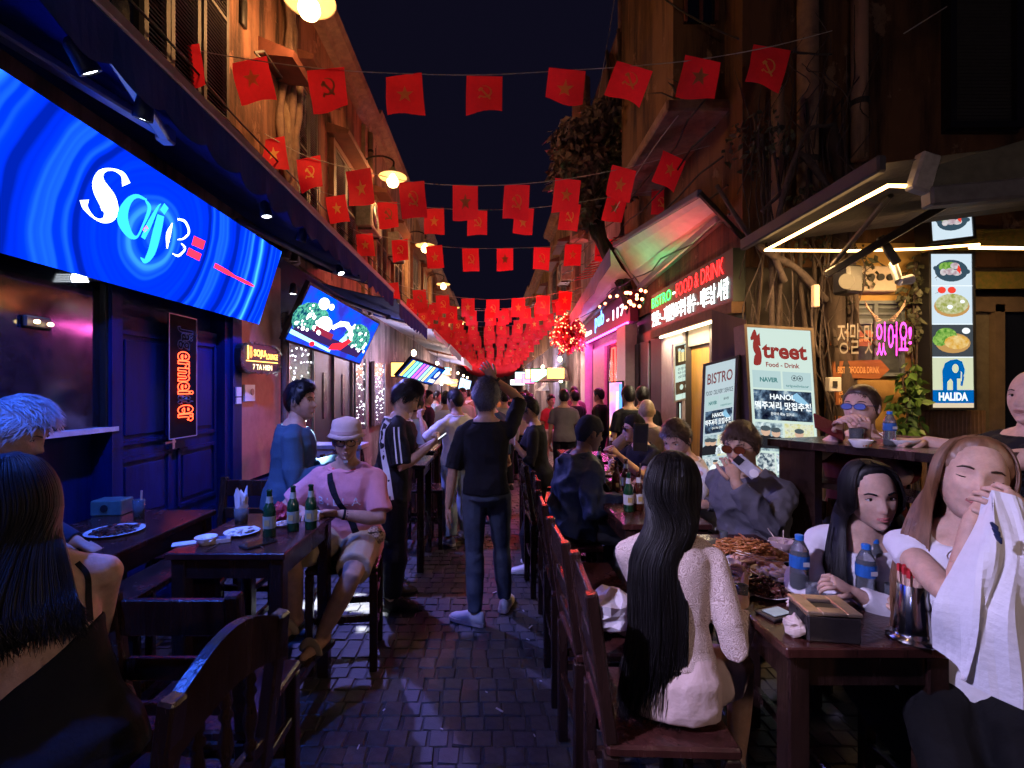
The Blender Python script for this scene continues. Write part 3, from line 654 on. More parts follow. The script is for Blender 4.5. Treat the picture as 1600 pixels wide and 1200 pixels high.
# shopfront of the first house
mb = MB(); mb.box((LX + .0, 1.95, 2.35), (.03, 2.4, 1.8)); wn = mb.build('shop_window', GLASSD, H1)
mb = MB(); mb.box((LX + .02, 1.95, 1.435), (.14, 2.46, .03)); mb.build('sill', M('pale_sill', (.5, .5, .52), .5), wn)
for yy in (.75, 1.9, 3.15): mb = MB(); mb.box((LX + .03, yy, 2.35), (.05, .07, 1.8)); mb.build('window_post', BLACK, wn)
RUB = M('rubble_relief', (.03, .035, .05), .6, .5, 20); RUBL = M('rubble_edge', (.16, .18, .22), .6, .3, 20)
mb = MB(); rg = random.Random(11)
for k in range(60):
    yy = 2.15 + rg.random() * .45; zz = .75 + rg.random() * .5
    if rg.random() < .75 - abs(yy - 2.4): mb.box((LX - .025, yy, zz), (.03, rg.uniform(.03, .07), rg.uniform(.02, .05)), Matrix.Rotation(rg.uniform(-.3, .3), 3, 'X'))
mb.build('broken_plaster', RUBL, H1)
dr = MB(); dr.box((LX - .02, 3.83, 1.12), (.06, 1.22, 2.2)); door = dr.build('door', NAVY, H1)
for yy in (3.52, 4.14):
    for (za, zb) in ((.12, .62), (.74, 1.2), (1.32, 2.1)):
        mb = MB(); w = .5
        for q in ((yy - w / 2, za, yy - w / 2, zb), (yy + w / 2, za, yy + w / 2, zb), (yy - w / 2, za, yy + w / 2, za), (yy - w / 2, zb, yy + w / 2, zb)): mb.bar((LX + .017, q[0], q[1]), (LX + .017, q[2], q[3]), .03, .02, up=V((1, 0, 0)))
        mb.box((LX + .016, yy, (za + zb) / 2), (.015, w - .1, zb - za - .1), ch=.005); mb.build('door_panel', NAVY, door)
mb = MB(); mb.bar((LX + .05, 3.80, 1.28), (LX + .05, 3.68, 1.28), .015); mb.box((LX + .025, 3.80, 1.28), (.03, .03, .12)); mb.build('handle', STEEL, door)
for yy in (3.18, 4.5): mb = MB(); mb.box((LX + .01, yy, 1.6), (.14, .09, 3.2)); mb.build('door_post', NAVY, H1)
mb = MB(); mb.box((LX + .0, 5.2, 1.95), (.1, .98, 2.4)); mb.build('plaster_panel', M('salmon_plaster', (.55, .24, .16), .8, 0, 4, .25, 30, col2=(.40, .15, .10)), H1)
mb = MB(); mb.box((LX + .04, 5.15, .36), (.22, 1.3, .7), ch=.01); mb.build('plinth', NAVY, H1)
mb = MB(); mb.box((LX + .03, 4.62, 1.7), (.16, .16, 3.2)); mb.build('corner_post', NAVY, H1)
# corrugated duct and meters beside the panel
dk = thing('cable_duct', 'ribbed grey duct running up the salmon panel beside the lounge sign', 'duct', (LX + .12, 5.66, .7))
mb = MB(); zz = .75
while zz < 2.6: mb.tube([(LX + .11, 5.66, zz), (LX + .11, 5.66, zz + .018)], .035, 10); mb.tube([(LX + .11, 5.66, zz + .018), (LX + .11, 5.66, zz + .03)], .028, 10); zz += .03
mb.build('duct', GREYW, dk)
nb_ = thing('notice', 'small pale notice with a printed face under the glowing lounge sign', 'notice', P(380, 620, 4.9)); c = P(384, 614, 4.86)
mb = MB(); mb.box((LX + .075, c.y + .05, c.z), (.02, .2, .17)); mb.build('sheet', WHITE, nb_)
mb = MB(); mb.lathe([(.001, .0), (.035, .0), (.035, .004), (.001, .004)], (LX + .087, c.y + .09, c.z + .01), 14, rot=Matrix.Rotation(PI / 2, 3, 'Y')); mb.build('printed_face', M('print_skin', (.4, .25, .2), .6), nb_)
for i, (py, w) in enumerate(((612, .06), (626, .06))):
    c = P(358, py, 4.62); mb = MB(); mb.box((LX + .12, 4.62, c.z), (.01, .09, .06 if i else .09)); mb.build('sticker', WHITE, label='%s small white sticker on the navy post left of the salmon panel' % ('lower' if i else 'upper'), cat='sticker')
# second shopfront: blue doors, LED glass
LEDG = M('led_glass', (.10, .09, .14), .25, .2); SPK = E('sparkle', (.9, .9, 1), 7)
def led_panel(b, y0, y1, z0, z1, n, seed):
    mb = MB(); mb.box((LX + .0, (y0 + y1) / 2, (z0 + z1) / 2), (.06, y1 - y0, z1 - z0)); o = mb.build('glass_panel', LEDG, b)
    r_ = random.Random(seed); mb = MB()
    for _ in range(n): mb.ball((LX + .035, y0 + .05 + r_.random() * (y1 - y0 - .1), z0 + .05 + r_.random() ** .8 * (z1 - z0 - .1)), r_.uniform(.005, .012), 5, 3)
    tag(mb.build('led_light', SPK, o), kind='stuff')
    for yy in (y0, y1): mb = MB(); mb.box((LX + .03, yy, (z0 + z1) / 2), (.06, .03, z1 - z0)); mb.build('frame_bar', ALU, o)
led_panel(H2, 5.92, 6.75, .9, 2.35, 70, 1); led_panel(H2, 8.8, 9.5, .9, 2.3, 60, 2); led_panel(H3, 10.2, 11.2, .9, 2.3, 60, 3)
for (a, c) in ((6.85, 7.6), (7.65, 8.6)):
    mb = MB(); mb.box((LX - .0, (a + c) / 2, 1.2), (.06, c - a, 2.35)); d_ = mb.build('door', M('blue_door', (.03, .05, .11), .4, .3, 8), H2)
    mb = MB(); mb.box((LX + .035, (a + c) / 2, 1.6), (.02, .14, .7)); mb.build('pane', LEDG, d_)
    mb = MB(); mb.box((LX + .05, c - .02, 1.2), (.04, .03, 2.35)); mb.build('frame_bar', ALU, d_)
# ---------------------------------------------------------------- big blue screen
BL = V((-2.35, 1.35, 2.35)); BR_ = V((-2.35, 4.76, 2.35)); TL = V((-2.12, 1.35, 3.08))
sx = (BR_ - BL); sy = (TL - BL); scr = thing('led_screen', 'long glowing blue video screen with white lettering over the left bar', 'screen', (-2.4, 3.05, 2.3))
def screen_mat():
    m = bpy.data.materials.new('blue_rings_screen'); m.use_nodes = True; n = m.node_tree.nodes; l = m.node_tree.links; n.clear()
    o = n.new('ShaderNodeOutputMaterial'); e = n.new('ShaderNodeEmission'); l.new(e.outputs[0], o.inputs[0])
    tc = n.new('ShaderNodeTexCoord'); mp = n.new('ShaderNodeMapping'); c = V((-2.235, 3.12, 2.70)) - V((-2.4, 3.05, 2.3)); mp.inputs['Location'].default_value = -c
    ns = n.new('ShaderNodeTexNoise'); ns.inputs['Scale'].default_value = 1.6; ns.inputs['Detail'].default_value = 2; l.new(tc.outputs['Object'], ns.inputs[0])
    l.new(tc.outputs['Object'], mp.inputs[0]); sp = n.new('ShaderNodeVectorMath'); sp.operation = 'LENGTH'; l.new(mp.outputs[0], sp.inputs[0])
    ad = n.new('ShaderNodeMath'); ad.operation = 'MULTIPLY_ADD'; ad.inputs[1].default_value = .16; l.new(ns.outputs[0], ad.inputs[0]); l.new(sp.outputs['Value'], ad.inputs[2])
    a = n.new('ShaderNodeTexNoise'); a.noise_dimensions = '1D'; a.inputs['Scale'].default_value = 5.5; a.inputs['Detail'].default_value = 2.5; a.inputs['Roughness'].default_value = .55; l.new(ad.outputs[0], a.inputs['W'])
    rp = n.new('ShaderNodeValToRGB'); cr = rp.color_ramp
    for i, (p, cc) in enumerate(((.36, (.000, .004, .12)), (.50, (.0, .012, .38)), (.60, (.003, .04, .70)), (.76, (.03, .22, 1.0)))):
        if i > 1: cr.elements.new(p)
        cr.elements[i].position = p; cr.elements[i].color = (*cc, 1)
    l.new(a.outputs[0], rp.inputs[0]); l.new(rp.outputs[0], e.inputs[0]); e.inputs[1].default_value = 3.0
    return m
nrm = sx.cross(sy).normalized()
mb = MB(); mb.quad(BL, BR_, BR_ + sy, TL); mb.build('display', screen_mat(), scr)
mb = MB(); mb.prism([(0, 0), (1, 0), (1, 1), (0, 1)], BL - nrm * .004, sx, sy, -nrm * .07); mb.build('housing', BLACK, scr)
SW, SH = sx.length, sy.length; ux = sx / SW; uy = sy / SH
WLET = E('screen_white', (.85, .97, 1), 2.2); CLET = E('screen_cyan', (.03, .45, 1), 1.6); RLET = E('screen_red', (1, .03, .08), 1.5)
def so(px, py):     # metres on the screen of a photo pixel
    d = V(((px - VX) / FPX, 1, -(py - VY) / FPX)); o = V((0, 0, CH)); t = (BL - o).dot(nrm) / d.dot(nrm); p = o + d * t - BL
    return (p.dot(ux), p.dot(uy))
def sstroke(pxs, wid, mat, nm):
    mb = MB(); pen(mb, [so(*p) for p in pxs], [w_ * (.62 if mat is not RLET else .8) for w_ in wid], BL, ux, uy, .006, k=7); mb.build(nm, mat, scr)
sstroke([(196, 288), (190, 272), (172, 264), (156, 270), (154, 290), (168, 316), (170, 334), (160, 344), (146, 340), (132, 324), (130, 312)], [.10, .05, .02, .06, .15, .19, .16, .05, .02, .05, .09], WLET, 'lettering')
sstroke([(228, 312), (212, 306), (198, 316), (190, 340), (200, 364), (212, 370), (222, 352), (232, 326), (226, 312)], [.02, .04, .08, .13, .08, .03, .03, .05, .02], CLET, 'lettering')
sstroke([(222, 372), (232, 350), (245, 324), (250, 318)], [.06, .07, .03, .01], CLET, 'lettering')
sstroke([(250, 336), (244, 362), (236, 392), (226, 407), (218, 402)], [.10, .12, .11, .06, .01], CLET, 'lettering')
sstroke([(252, 322), (259, 330)], [.09, .09], CLET, 'lettering')
sstroke([(268, 348), (262, 366), (260, 388)], [.015, .07, .015], WLET, 'lettering')
sstroke([(276, 342), (288, 346), (294, 362), (286, 372), (276, 374)], [.02, .03, .035, .025, .01], WLET, 'lettering')
sstroke([(282, 380), (288, 388), (278, 399), (268, 396)], [.015, .03, .03, .01], WLET, 'lettering')
sstroke([(300, 375), (318, 383)], [.085, .085], RLET, 'red_mark'); sstroke([(292, 392), (312, 402)], [.07, .07], RLET, 'red_mark')
sstroke([(334, 414), (352, 424), (366, 432)], [.05, .05, .03], RLET, 'red_mark'); sstroke([(366, 432), (382, 440), (396, 447)], [.03, .04, .02], RLET, 'red_mark')
sstroke([(224, 355), (228, 360)], [.05, .05], RLET, 'red_mark')
# ---------------------------------------------------------------- left awning with folding arms
TARP = M('navy_awning_cloth', (.010, .026, .15), .8, .25, 5, .2, 40, spec=.05)
def awning(label, y0, y1, xf, zf, zt, xb, zb, mat, group=None, scal=.30, rail=True, arms=(), name='awning', dep=.05):
    t = thing(name, label, 'awning', ((xf + xb) / 2, (y0 + y1) / 2, zf), group); out = 1 if xf > xb else -1
    mb = MB(); n = max(2, int((y1 - y0) / .25)); fab = []
    for i in range(n + 1):
        y = y0 + (y1 - y0) * i / n; fab.append([V((xb, y, zb)), V((lerp(xb, xf, .33), y, lerp(zb, zt, .33) - .02)), V((lerp(xb, xf, .66), y, lerp(zb, zt, .66) - .03)), V((xf, y, zt))])
    for lift in (0, .008):
        for i in range(n):
            for j in range(3):
                q = [p + V((0, 0, lift)) for p in (fab[i][j], fab[i + 1][j], fab[i + 1][j + 1], fab[i][j + 1])]; mb.quad(*q)
    mb.build('canopy', mat, t, True)
    mb = MB(); m = max(4, int((y1 - y0) / scal)); k = 6
    top, bot = [], []
    for i in range(m * k + 1):
        y = y0 + (y1 - y0) * i / (m * k); ph = (i % k) / k; top.append(V((xf + out * .012, y, zt + .004))); bot.append(V((xf + out * (.012 + .012 * math.sin(i * .9)), y, zf + .06 * (1 - math.sin(PI * ph)))))
    for i in range(m * k): mb.quad(top[i], top[i + 1], bot[i + 1], bot[i]); mb.quad(*[p + V((-out * .004, 0, 0)) for p in (bot[i], bot[i + 1], top[i + 1], top[i])])
    mb.build('valance', mat, t)
    if rail: mb = MB(); mb.bar((xf, y0, zt - .02), (xf, y1, zt - .02), .05, .06, ch=.008); mb.build('front_rail', ALU, t)
    for (ya, xe, ye, yb) in arms:
        mb = MB(); zz = lerp(zb, zt, .5) - .16
        mb.bar((xb + out * .1, ya, zb - .16), (xe, ye, zz), .075, .05, ch=.01); mb.bar((xe, ye, zz - .03), (xf - out * .03, yb, zt - .06), .06, .045, ch=.01); mb.box((xe, ye, zz - .01), (.08, .08, .09), ch=.01)
        mb.build('folding_arm', ALU, t, label=None)
    return t
awning('long navy awning with scalloped edge over the blue screen', -.6, 7.1, -1.5, 2.92, 3.19, -2.6, 3.5, TARP, 'awnings along the left', arms=[(1.0, -1.9, 2.75, 1.75), (4.6, -1.95, 5.9, 6.5)])
awning('second navy awning over the dance-scene screen', 7.15, 10.2, -1.42, 2.75, 3.05, -2.6, 3.3, TARP, 'awnings along the left', arms=[(7.3, -1.9, 8.6, 9.8)])
PALE = M('pale_awning_sheet', (.35, .38, .45), .6, .2, 6)
awning('pale blue awning sheet past the navy awnings on the left', 10.3, 13.6, -1.3, 2.85, 3.0, -2.6, 3.3, PALE, 'awnings along the left')
awning('grey awning past the pale blue sheet on the left', 13.7, 18.5, -1.25, 2.75, 3.0, -2.6, 3.3, M('grey_awning', (.22, .22, .25), .7, .2), 'awnings along the left')
awning('farthest awning on the left side of the street', 18.6, 26, -1.15, 2.7, 2.95, -2.6, 3.2, PALE, 'awnings along the left')
# spot lamps under the awning, some of them unseen and added for light
def spot(label, c, aim, watt, col=(1, 1, 1), ang=50, r=.035, es=14, blend=.3, body=BLACK):
    t = thing('spotlight', label, 'spotlight', c, 'spotlights under the left awnings'); c = V(c); d = (V(aim) - c).normalized()
    q = d.to_track_quat('-Z', 'Y'); m3 = q.to_matrix()
    mb = MB(); mb.lathe([(r * .5, .11), (r, .09), (r * 1.25, .0), (r * 1.2, -.012), (r, -.0125), (r, .004), (.001, .005)], c, 14, rot=m3); mb.build('housing', body, t, True)
    mb = MB(); mb.lathe([(.001, -.002), (r * .95, -.001), (r * .95, -.006), (.001, -.007)], c, 14, rot=m3); mb.build('lens', E('spot_lens_%d' % es, col, es), t)
    l = bpy.data.lights.new('spotlight_beam', 'SPOT'); l.energy = watt; l.color = col; l.spot_size = R(ang); l.spot_blend = blend; l.shadow_soft_size = r
    lo = bpy.data.objects.new('spotlight_beam', l); COL.objects.link(lo); lo.parent = t; lo.location = d * .03; lo.rotation_euler = q.to_euler(); return t
spot('bright round spotlight beside the dance-scene screen', P(458, 458, 5.15), (-2.2, 5.0, 0), 60, (.85, .93, 1), 30, es=25)
spot('spotlight tucked behind the awning edge above the man in the hat', (-1.72, 3.6, 3.02), (-1.22, 3.56, 0), 4500, (.85, .93, 1), 15, blend=.15)
for q_, (yy_, ax_, wt_) in enumerate(((1.0, -1.7, 230), (2.3, -2.35, 190), (4.2, -2.4, 190))): spot('%s blue wash light behind the awning edge over the left tables' % ('near', 'middle', 'far')[q_], (-1.70, yy_, 3.02), (ax_, yy_ + .4, .9), wt_, (.03, .13, 1), 95, blend=.9)  # unseen blue lamps added to wash the bar wall and tables
spot('lavender spotlight behind the awning edge aimed across at the right tables', (-1.55, .55, 2.96), (1.3, 1.75, 1.0), 420, (.62, .55, 1), 50, blend=.7)  # unseen lamp, added to model the faces at the right tables
spot('blue spotlight behind the awning edge aimed at the man in the hat', (-1.62, 1.9, 2.98), (-.95, 3.2, 1.0), 130, (.35, .38, 1), 60, blend=.8)  # added unseen lamp that brightens the face under the hat brim
spot('spotlight tucked behind the awning edge over the waiting men', (-1.7, 5.3, 3.0), (-.5, 4.6, .8), 380, (.22, .22, 1), 95, blend=.8)  # unseen blue-violet wash light added over the aisle
# LED panel lamp below the screen
lp = thing('stage_light', 'small LED stage light hanging under the blue screen', 'stage light', P(113, 430, 2.9)); c = P(113, 430, 2.9)
mb = MB(); mb.box(c + V((0, .06, .03)), (.2, .1, .09), ch=.01); mb.build('housing', BLACK, lp)
mb = MB()
for i in range(9):
    for j in range(4): mb.box(c + V((-.072 + i * .018 + j * .006, .004, .004 - j * .0135)), (.010, .006, .009))
tag(mb.build('led_light', E('stage_led', (.8, .9, 1), 6), lp), kind='stuff')
wl = thing('wall_lamp', 'pair of small warm lamps glowing in the dark bar window', 'lamp', P(55, 503, 2.64)); c = P(55, 503, 2.64)
mb = MB(); mb.box(c + V((-.02, .03, 0)), (.03, .16, .07), ch=.01); mb.build('bracket', BLACK, wl)
for k, q in ((0, -.03), (1, .05)): mb = MB(); mb.ball(c + V((.02, q + .02, -.005 * k)), (.014, .016, .012), 8, 6); mb.build('bulb', E('warm_bulb_small', (1, .72, .35), 8), wl)
# ---------------------------------------------------------------- neon beer sign on the door (outlined letters, top to bottom)
ns_ = thing('neon_sign', 'upright red neon sign with outlined gothic letters on the navy door', 'neon sign', (LX + .1, 3.85, 1.3))
na = V((LX + .10, 3.70, 2.28)); nx = V((0, 0, -1)); ny = V((0, 1, 0)) * 1.0
mb = MB(); mb.box((LX + .085, 3.84, 1.80), (.008, .34, .98)); mb.build('backing_plate', M('clear_acrylic', (.004, .004, .008), .7, .1, spec=.05), ns_)
FR = M('sign_edge', (.3, .3, .38), .4); mb = MB()
for q in (((3.67, 1.31), (3.67, 2.29)), ((4.01, 1.31), (4.01, 2.29)), ((3.67, 1.31), (4.01, 1.31)), ((3.67, 2.29), (4.01, 2.29))): mb.bar((LX + .092, q[0][0], q[0][1]), (LX + .092, q[1][0], q[1][1]), .006)
mb.build('plate_edge', FR, ns_)
def outline_tubes(body, o, x, y, r, mat, nm, parent, bold=.02):
    co, fs = text_geo(body, bold); lo, hi = co.min(0), co.max(0); cnt = {}
    for f_ in fs:
        for i in range(len(f_)):
            e = (f_[i], f_[(i + 1) % len(f_)]); k = (min(e), max(e)); cnt[k] = cnt.get(k, 0) + 1
    pos = lambda i: V(o) + V(x) * float((co[i][0] - lo[0]) / (hi[0] - lo[0])) + V(y) * float((co[i][1] - lo[1]) / (hi[1] - lo[1]))
    mb = MB()
    for (a, b), c_ in cnt.items():
        if c_ == 1 and (pos(a) - pos(b)).length > 1e-4: mb.tube([pos(a), pos(b)], r, 4, cap=False)
    return tag(mb.build(nm, mat, parent), kind='stuff')
NRED = E('neon_red', (1, .055, .02), 5.5); NOFF = M('neon_tube_off', (.10, .10, .14), .3)
ly = V((0, .19, 0)); ox = LX + .11; y0 = 3.93
def nl(t, za, zb, mat): outline_tubes(t, (ox, 3.745, za), (0, 0, zb - za), (0, .19, 0), .0042 if mat is NRED else .003, mat, 'neon_letter', ns_, .03)
nl('Jäg', 2.20, 2.02, NOFF); nl('ermei', 2.00, 1.66, NRED); nl('st', 1.645, 1.585, NOFF); nl('er', 1.57, 1.44, NRED)
# small glowing lounge sign
ls = thing('lounge_sign', 'small glowing orange lounge sign with a wreath edge on the salmon panel', 'sign', P(385, 600, 4.7)); a = V((-2.42, 4.55, 1.86)); xx = V((.10, .60, 0)); yy = V((0, 0, .30))
mb = MB(); n3 = xx.cross(yy).normalized(); pts = []
for q in range(20):
    an = 2 * PI * q / 20; ca, sa = math.cos(an), math.sin(an); pts.append((.5 + .5 * math.copysign(abs(ca) ** .5, ca), .5 + .5 * math.copysign(abs(sa) ** .5, sa)))
mb.prism(pts, a - n3 * .004, xx, yy, -n3 * .1); mb.build('box', BLACK, ls)
rim = [a + xx * p[0] + yy * p[1] for p in pts]; mb = MB(); rg = random.Random(4)
for p, q in zip(rim, rim[1:] + rim[:1]):
    for k in range(14): b0 = lerp(p, q, rg.random()); mb.tube([b0, b0 + V((rg.uniform(-.03, .03), rg.uniform(-.03, .03), rg.uniform(-.03, .03))) + n3 * .02], [.003, .001], 3)
tag(mb.build('wreath', M('wreath_tinsel', (.12, .09, .05), .5, .4), ls), kind='stuff')
GOLD = E('sign_gold', (1, .52, .10), 4); lettering('SOJU', a + xx * .30 + yy * .5, xx * .30, yy * .3, GOLD, ls, lift=.004, bold=.03); lettering('LOUNGE', a + xx * .62 + yy * .5, xx * .32, yy * .2, GOLD, ls, lift=.004)
lettering('7 TA HIEN', a + xx * .28 + yy * .12, xx * .5, yy * .18, E('sign_pale_gold', (1, .75, .4), 3), ls, lift=.004)
mb = MB(); mb.bar(a + xx * .12 + yy * .40 + n3 * .005, a + xx * .93 + yy * .40 + n3 * .005, .008, .008); mb.bar(a + xx * .16 + yy * .45 + n3 * .005, a + xx * .16 + yy * .9 + n3 * .005, .01, .008); mb.build('light_bar', GOLD, ls)
mb = MB(); mb.ball(a + xx * .23 + yy * .64 + n3 * .004, (.01, .028, .045), 10, 8); mb.ball(a + xx * .23 + yy * .82 + n3 * .004, (.01, .02, .02), 8, 6); mb.build('emblem', E('sign_orange_red', (1, .18, .05), 3), ls)
# ---------------------------------------------------------------- screen with a dance scene, and the striped one beyond
def tv(label, BL, BR, TL, mat, name='screen', dep=.06):
    t = thing('television', label, 'television', BL); x = BR - BL; y = TL - BL; n3 = x.cross(y).normalized()
    mb = MB(); mb.quad(BL, BR, BR + y, TL); mb.build('display', mat, t)
    b = MB(); e = .03 / x.length; h = .03 / y.length; b.prism([(-e, -h), (1 + e, -h), (1 + e, 1 + h), (-e, 1 + h)], BL - n3 * .004, x, y, -n3 * dep); b.build('casing', BLACK, t)
    return t, x, y, n3
def pict(mb, pts, BL, x, y, n3, lift=.003, mi=0): mb.add([BL + x * p[0] + y * p[1] + n3 * lift for p in pts], [tuple(range(len(pts)))], mi)
def ell(cx, cy, rx, ry, n=14): return [(cx + rx * math.cos(2 * PI * i / n), cy + ry * math.sin(2 * PI * i / n)) for i in range(n)]
B1 = V((-2.36, 5.4, 2.27)); B2 = V((-2.06, 7.35, 2.10)); B3 = V((-2.05, 5.33, 2.87))
tvA, x, y, n3 = tv('large television showing a snowy stage with a red sleigh and glowing trees', B1, B2, B3, E('tv_blue', (.0, .06, .75), 1.6, col2=(.02, .02, .30), scale=4))
scol = [E('tv_white', (.9, 1, 1), 2.4), E('tv_green', (.0, .04, .10), 1.2, col2=(.10, .45, .30), scale=30), E('tv_red', (.9, .02, .04), 1.4), E('tv_dark', (.05, .02, .12), .8), E('tv_cyan', (.3, .75, 1), 1.8), E('tv_wine', (.25, .02, .05), 1.2)]
rg = random.Random(9); gm = MB()
def tvp(m, *polys, lift=.003):
    for p in polys: mb = MB(); pict(mb, p, B1, x, y, n3, lift); mb.build('picture', m, tvA)
tvp(scol[1], ell(.16, .45, .2, .34), ell(.78, .5, .2, .32)); tvp(scol[3], [(.0, .16), (.9, .1), (.95, .3), (.05, .3)], lift=.004)
tvp(scol[0], ell(.2, .83, .06, .11), ell(.29, .84, .03, .06), ell(.3, .48, .09, .17), [(.38, .5), (.46, .68), (.56, .73), (.66, .62), (.72, .4), (.69, .38), (.62, .56), (.54, .62), (.47, .56), (.42, .46)], lift=.006)
tvp(scol[4], [(.55, .3), (.61, .52), (.66, .3)], [(.0, .12), (.5, .02), (.5, .08), (.0, .2)], lift=.006); tvp(scol[5], [(.2, .3), (.45, .26), (.45, .38), (.22, .42)], lift=.007)
tvp(scol[2], [(.46, .06), (.62, .14), (.72, .4), (.66, .42), (.6, .3), (.48, .2)], ell(.26, .07, .03, .05), lift=.008)
mb = MB()
for _ in range(46): cx = rg.choice((rg.uniform(.0, .3), rg.uniform(.62, .97))); r_ = rg.uniform(.006, .022); pict(mb, ell(cx, rg.uniform(.25, .75), r_, r_ * 2.2, 7), B1, x, y, n3, .007)
tag(mb.build('picture_lights', scol[0], tvA), kind='stuff')
B1b = P(621, 587, 9.2); B2b = P(675, 601, 10.6); B3b = P(644, 561, 9.2)
tvB, xb, yb, nb3 = tv('television with slanting rainbow stripes hung past the dance-scene screen', B1b, B2b, B3b, E('tv_navy', (.0, .03, .3), 1))
for k, cc in enumerate(((1, .7, .1), (.2, .9, .9), (.3, 1, .5), (.5, .1, .9), (.6, .2, 1), (.3, .8, .6), (.9, .8, .3), (.05, .2, 1))):
    mb = MB(); a0 = .02 + k * .1; pict(mb, [(a0, .05), (a0 + .07, .05), (a0 + .09, .97), (a0 + .02, .97)], B1b, xb, yb, nb3); mb.build('stripe', E('stripe_%d' % k, cc, 1.6), tvB)
mb = MB(); pict(mb, ell(.9, .62, .05, .22), B1b, xb, yb, nb3, .004); pict(mb, [(.8, .1), (.98, .1), (.98, .3), (.8, .3)], B1b, xb, yb, nb3, .004); mb.build('badge', E('stripe_w', (.8, .9, 1), 1.4), tvB)
tvC, *_ = tv('small pale blue television far along the left bars', P(716, 607, 17), P(733, 611, 19), P(720, 590, 17), E('tv_pale', (.25, .55, 1), 1.8, col2=(.6, .8, 1), scale=3))
# ---------------------------------------------------------------- street lamps on the left wall
SHADE = M('lamp_shade_enamel', (.6, .5, .32), .4, .1); IRON = M('wrought_iron', (.03, .025, .022), .5, .3)
def lamp(i, Y, label, X=-1.9, Z=5.65):
    t = thing('street_lamp', label, 'street lamp', (X, Y, Z - .1), 'street lamps on the left wall'); t_o = V((X, Y, Z))
    mb = MB(); mb.tube(catmull([(LX, Y, Z - .1), (LX + .12, Y, Z + .35), (lerp(LX, X, .6), Y, Z + .48), (X, Y, Z + .40), (X, Y, Z + .22)], 5), .018, 8); mb.box((LX + .02, Y, Z - .05), (.04, .1, .3), ch=.008); mb.build('arm', IRON, t, True)
    mb = MB(); mb.lathe([(.04, .26), (.06, .2), (.10, .16), (.26, .09), (.27, .075), (.255, .085), (.1, .145), (.04, .18)], t_o, 24); mb.build('lamp_shade', SHADE, t, True)
    mb = MB(); mb.lathe([(.03, .14), (.055, .10), (.105, .03), (.115, -.03), (.085, -.09), (.03, -.118), (.002, -.12)], t_o, 18); mb.build('globe', E('lamp_globe', (1, .66, .26), 9), t, True)
    l = bpy.data.lights.new('lamp_light', 'POINT'); l.energy = 62 if i < 6 else 18; l.color = (1, .46, .16); l.shadow_soft_size = .1
    lo = bpy.data.objects.new('lamp_light', l); COL.objects.link(lo); lo.parent = t; lo.location = (0, 0, -.06)
LL = ['nearest glowing street lamp, at the top edge by the ochre wall', 'second glowing street lamp along the left wall', 'third street lamp along the left wall', 'fourth street lamp along the left wall', 'fifth street lamp, small and partly behind flags', 'sixth street lamp, a far glow among the flags', 'street lamp on the left wall above the near tables']
for i, Y in enumerate((4.9, 9.0, 13.3, 18.2, 23.4, 28.5)): lamp(i, Y, LL[i])
lamp(6, .5, LL[6]);  # out of view, keeps the row's spacing, put in as foreground fill
# root-like trunk climbing the wall, brackets
tr = thing('wall_root', 'gnarled pale tree root climbing the wall beside the nearest lamp', 'tree root', (LX + .1, 5.9, 3.4)); rg = random.Random(2)
for k in range(4):
    pts = [V((LX + .08 + .05 * math.sin(k + j), 5.75 + .10 * k + .07 * math.sin(j * 1.3 + k * 2), 3.3 + j * .4)) for j in range(10)]
    mb = MB(); mb.tube(catmull(pts, 3), [.06 - .0012 * q + .01 * math.sin(q * 1.7 + k) for q in range(28)], 7); mb.build('root', MOULD, tr, True)
br = thing('iron_bracket', 'thin bent iron bracket on the ochre wall by the first flags', 'bracket', (LX, 5.1, 4.6))
mb = MB(); mb.bar(P(441, 122, 5.6), P(412, 80, 5.0), .02); mb.bar(P(412, 80, 5.0), P(398, 82, 4.9), .02); mb.bar(P(398, 82, 4.9), P(412, 95, 5.0), .015); mb.bar(P(441, 122, 5.6), P(430, 124, 5.7), .02); mb.bar(P(430, 124, 5.7), P(425, 165, 5.75), .02); mb.build('rod', IRON, br)
# drain pipe on second house
dp = thing('drain_pipe', 'pale drain pipe running down between the second and third houses', 'drain pipe', (LX + .1, 9.62, 3))
mb = MB(); mb.tube([(LX + .12, 9.62, 3.2), (LX + .12, 9.62, 6.9)], .05, 10); mb.build('pipe', WASH, dp, True)
for zz in (3.8, 5.2, 6.5): mb = MB(); mb.tube([(LX + .12, 9.62, zz), (LX + .12, 9.62, zz + .05)], .06, 10); mb.build('clip', IRON, dp)
ORDW = ['first', 'second', 'third', 'fourth', 'fifth', 'sixth']
# ---------------------------------------------------------------- right-hand houses
RBROWN = GR('brown_stucco', (.17, .085, .045), (.05, .03, .022), (.24, .15, .10)); DKTIM = M('dark_timber', (.035, .026, .024), .6, .4, 8, .2, 60, stretch=(1, 1, .15))
CREAM = M('cream_plaster', (.5, .42, .36), .8, .15, 4, .2, 40)
R1 = thing('building', 'dark corner house on the right with the food-and-drink sign', 'building', (5, 6.5, 0), 'old houses on the right')
mb = MB(); mb.box((5.3, 6.75, 6.2), (5.7, 4.2, 6.6)); mb.build('wall', RBROWN, R1)
mb = MB(); mb.box((5.35, 6.78, 1.45), (5.7, 4.2, 2.9)); mb.build('shopfront_wall', DKTIM, R1)
mb = MB(); mb.box((2.18, 6.0, 7.0), (.55, 2.0, 4.6)); mb.build('bay', GR('dim_ochre', (.20, .11, .05), (.06, .035, .025)), R1)
mb = MB(); mb.box((2.15, 6.0, 4.65), (.7, 2.2, .12), ch=.02); mb.build('bay_ledge', MOULD, R1)
mb = MB(); mb.box((4.76, 4.63, 4.95), (.72, .06, 1.5)); w = mb.build('window', BLACK, R1)
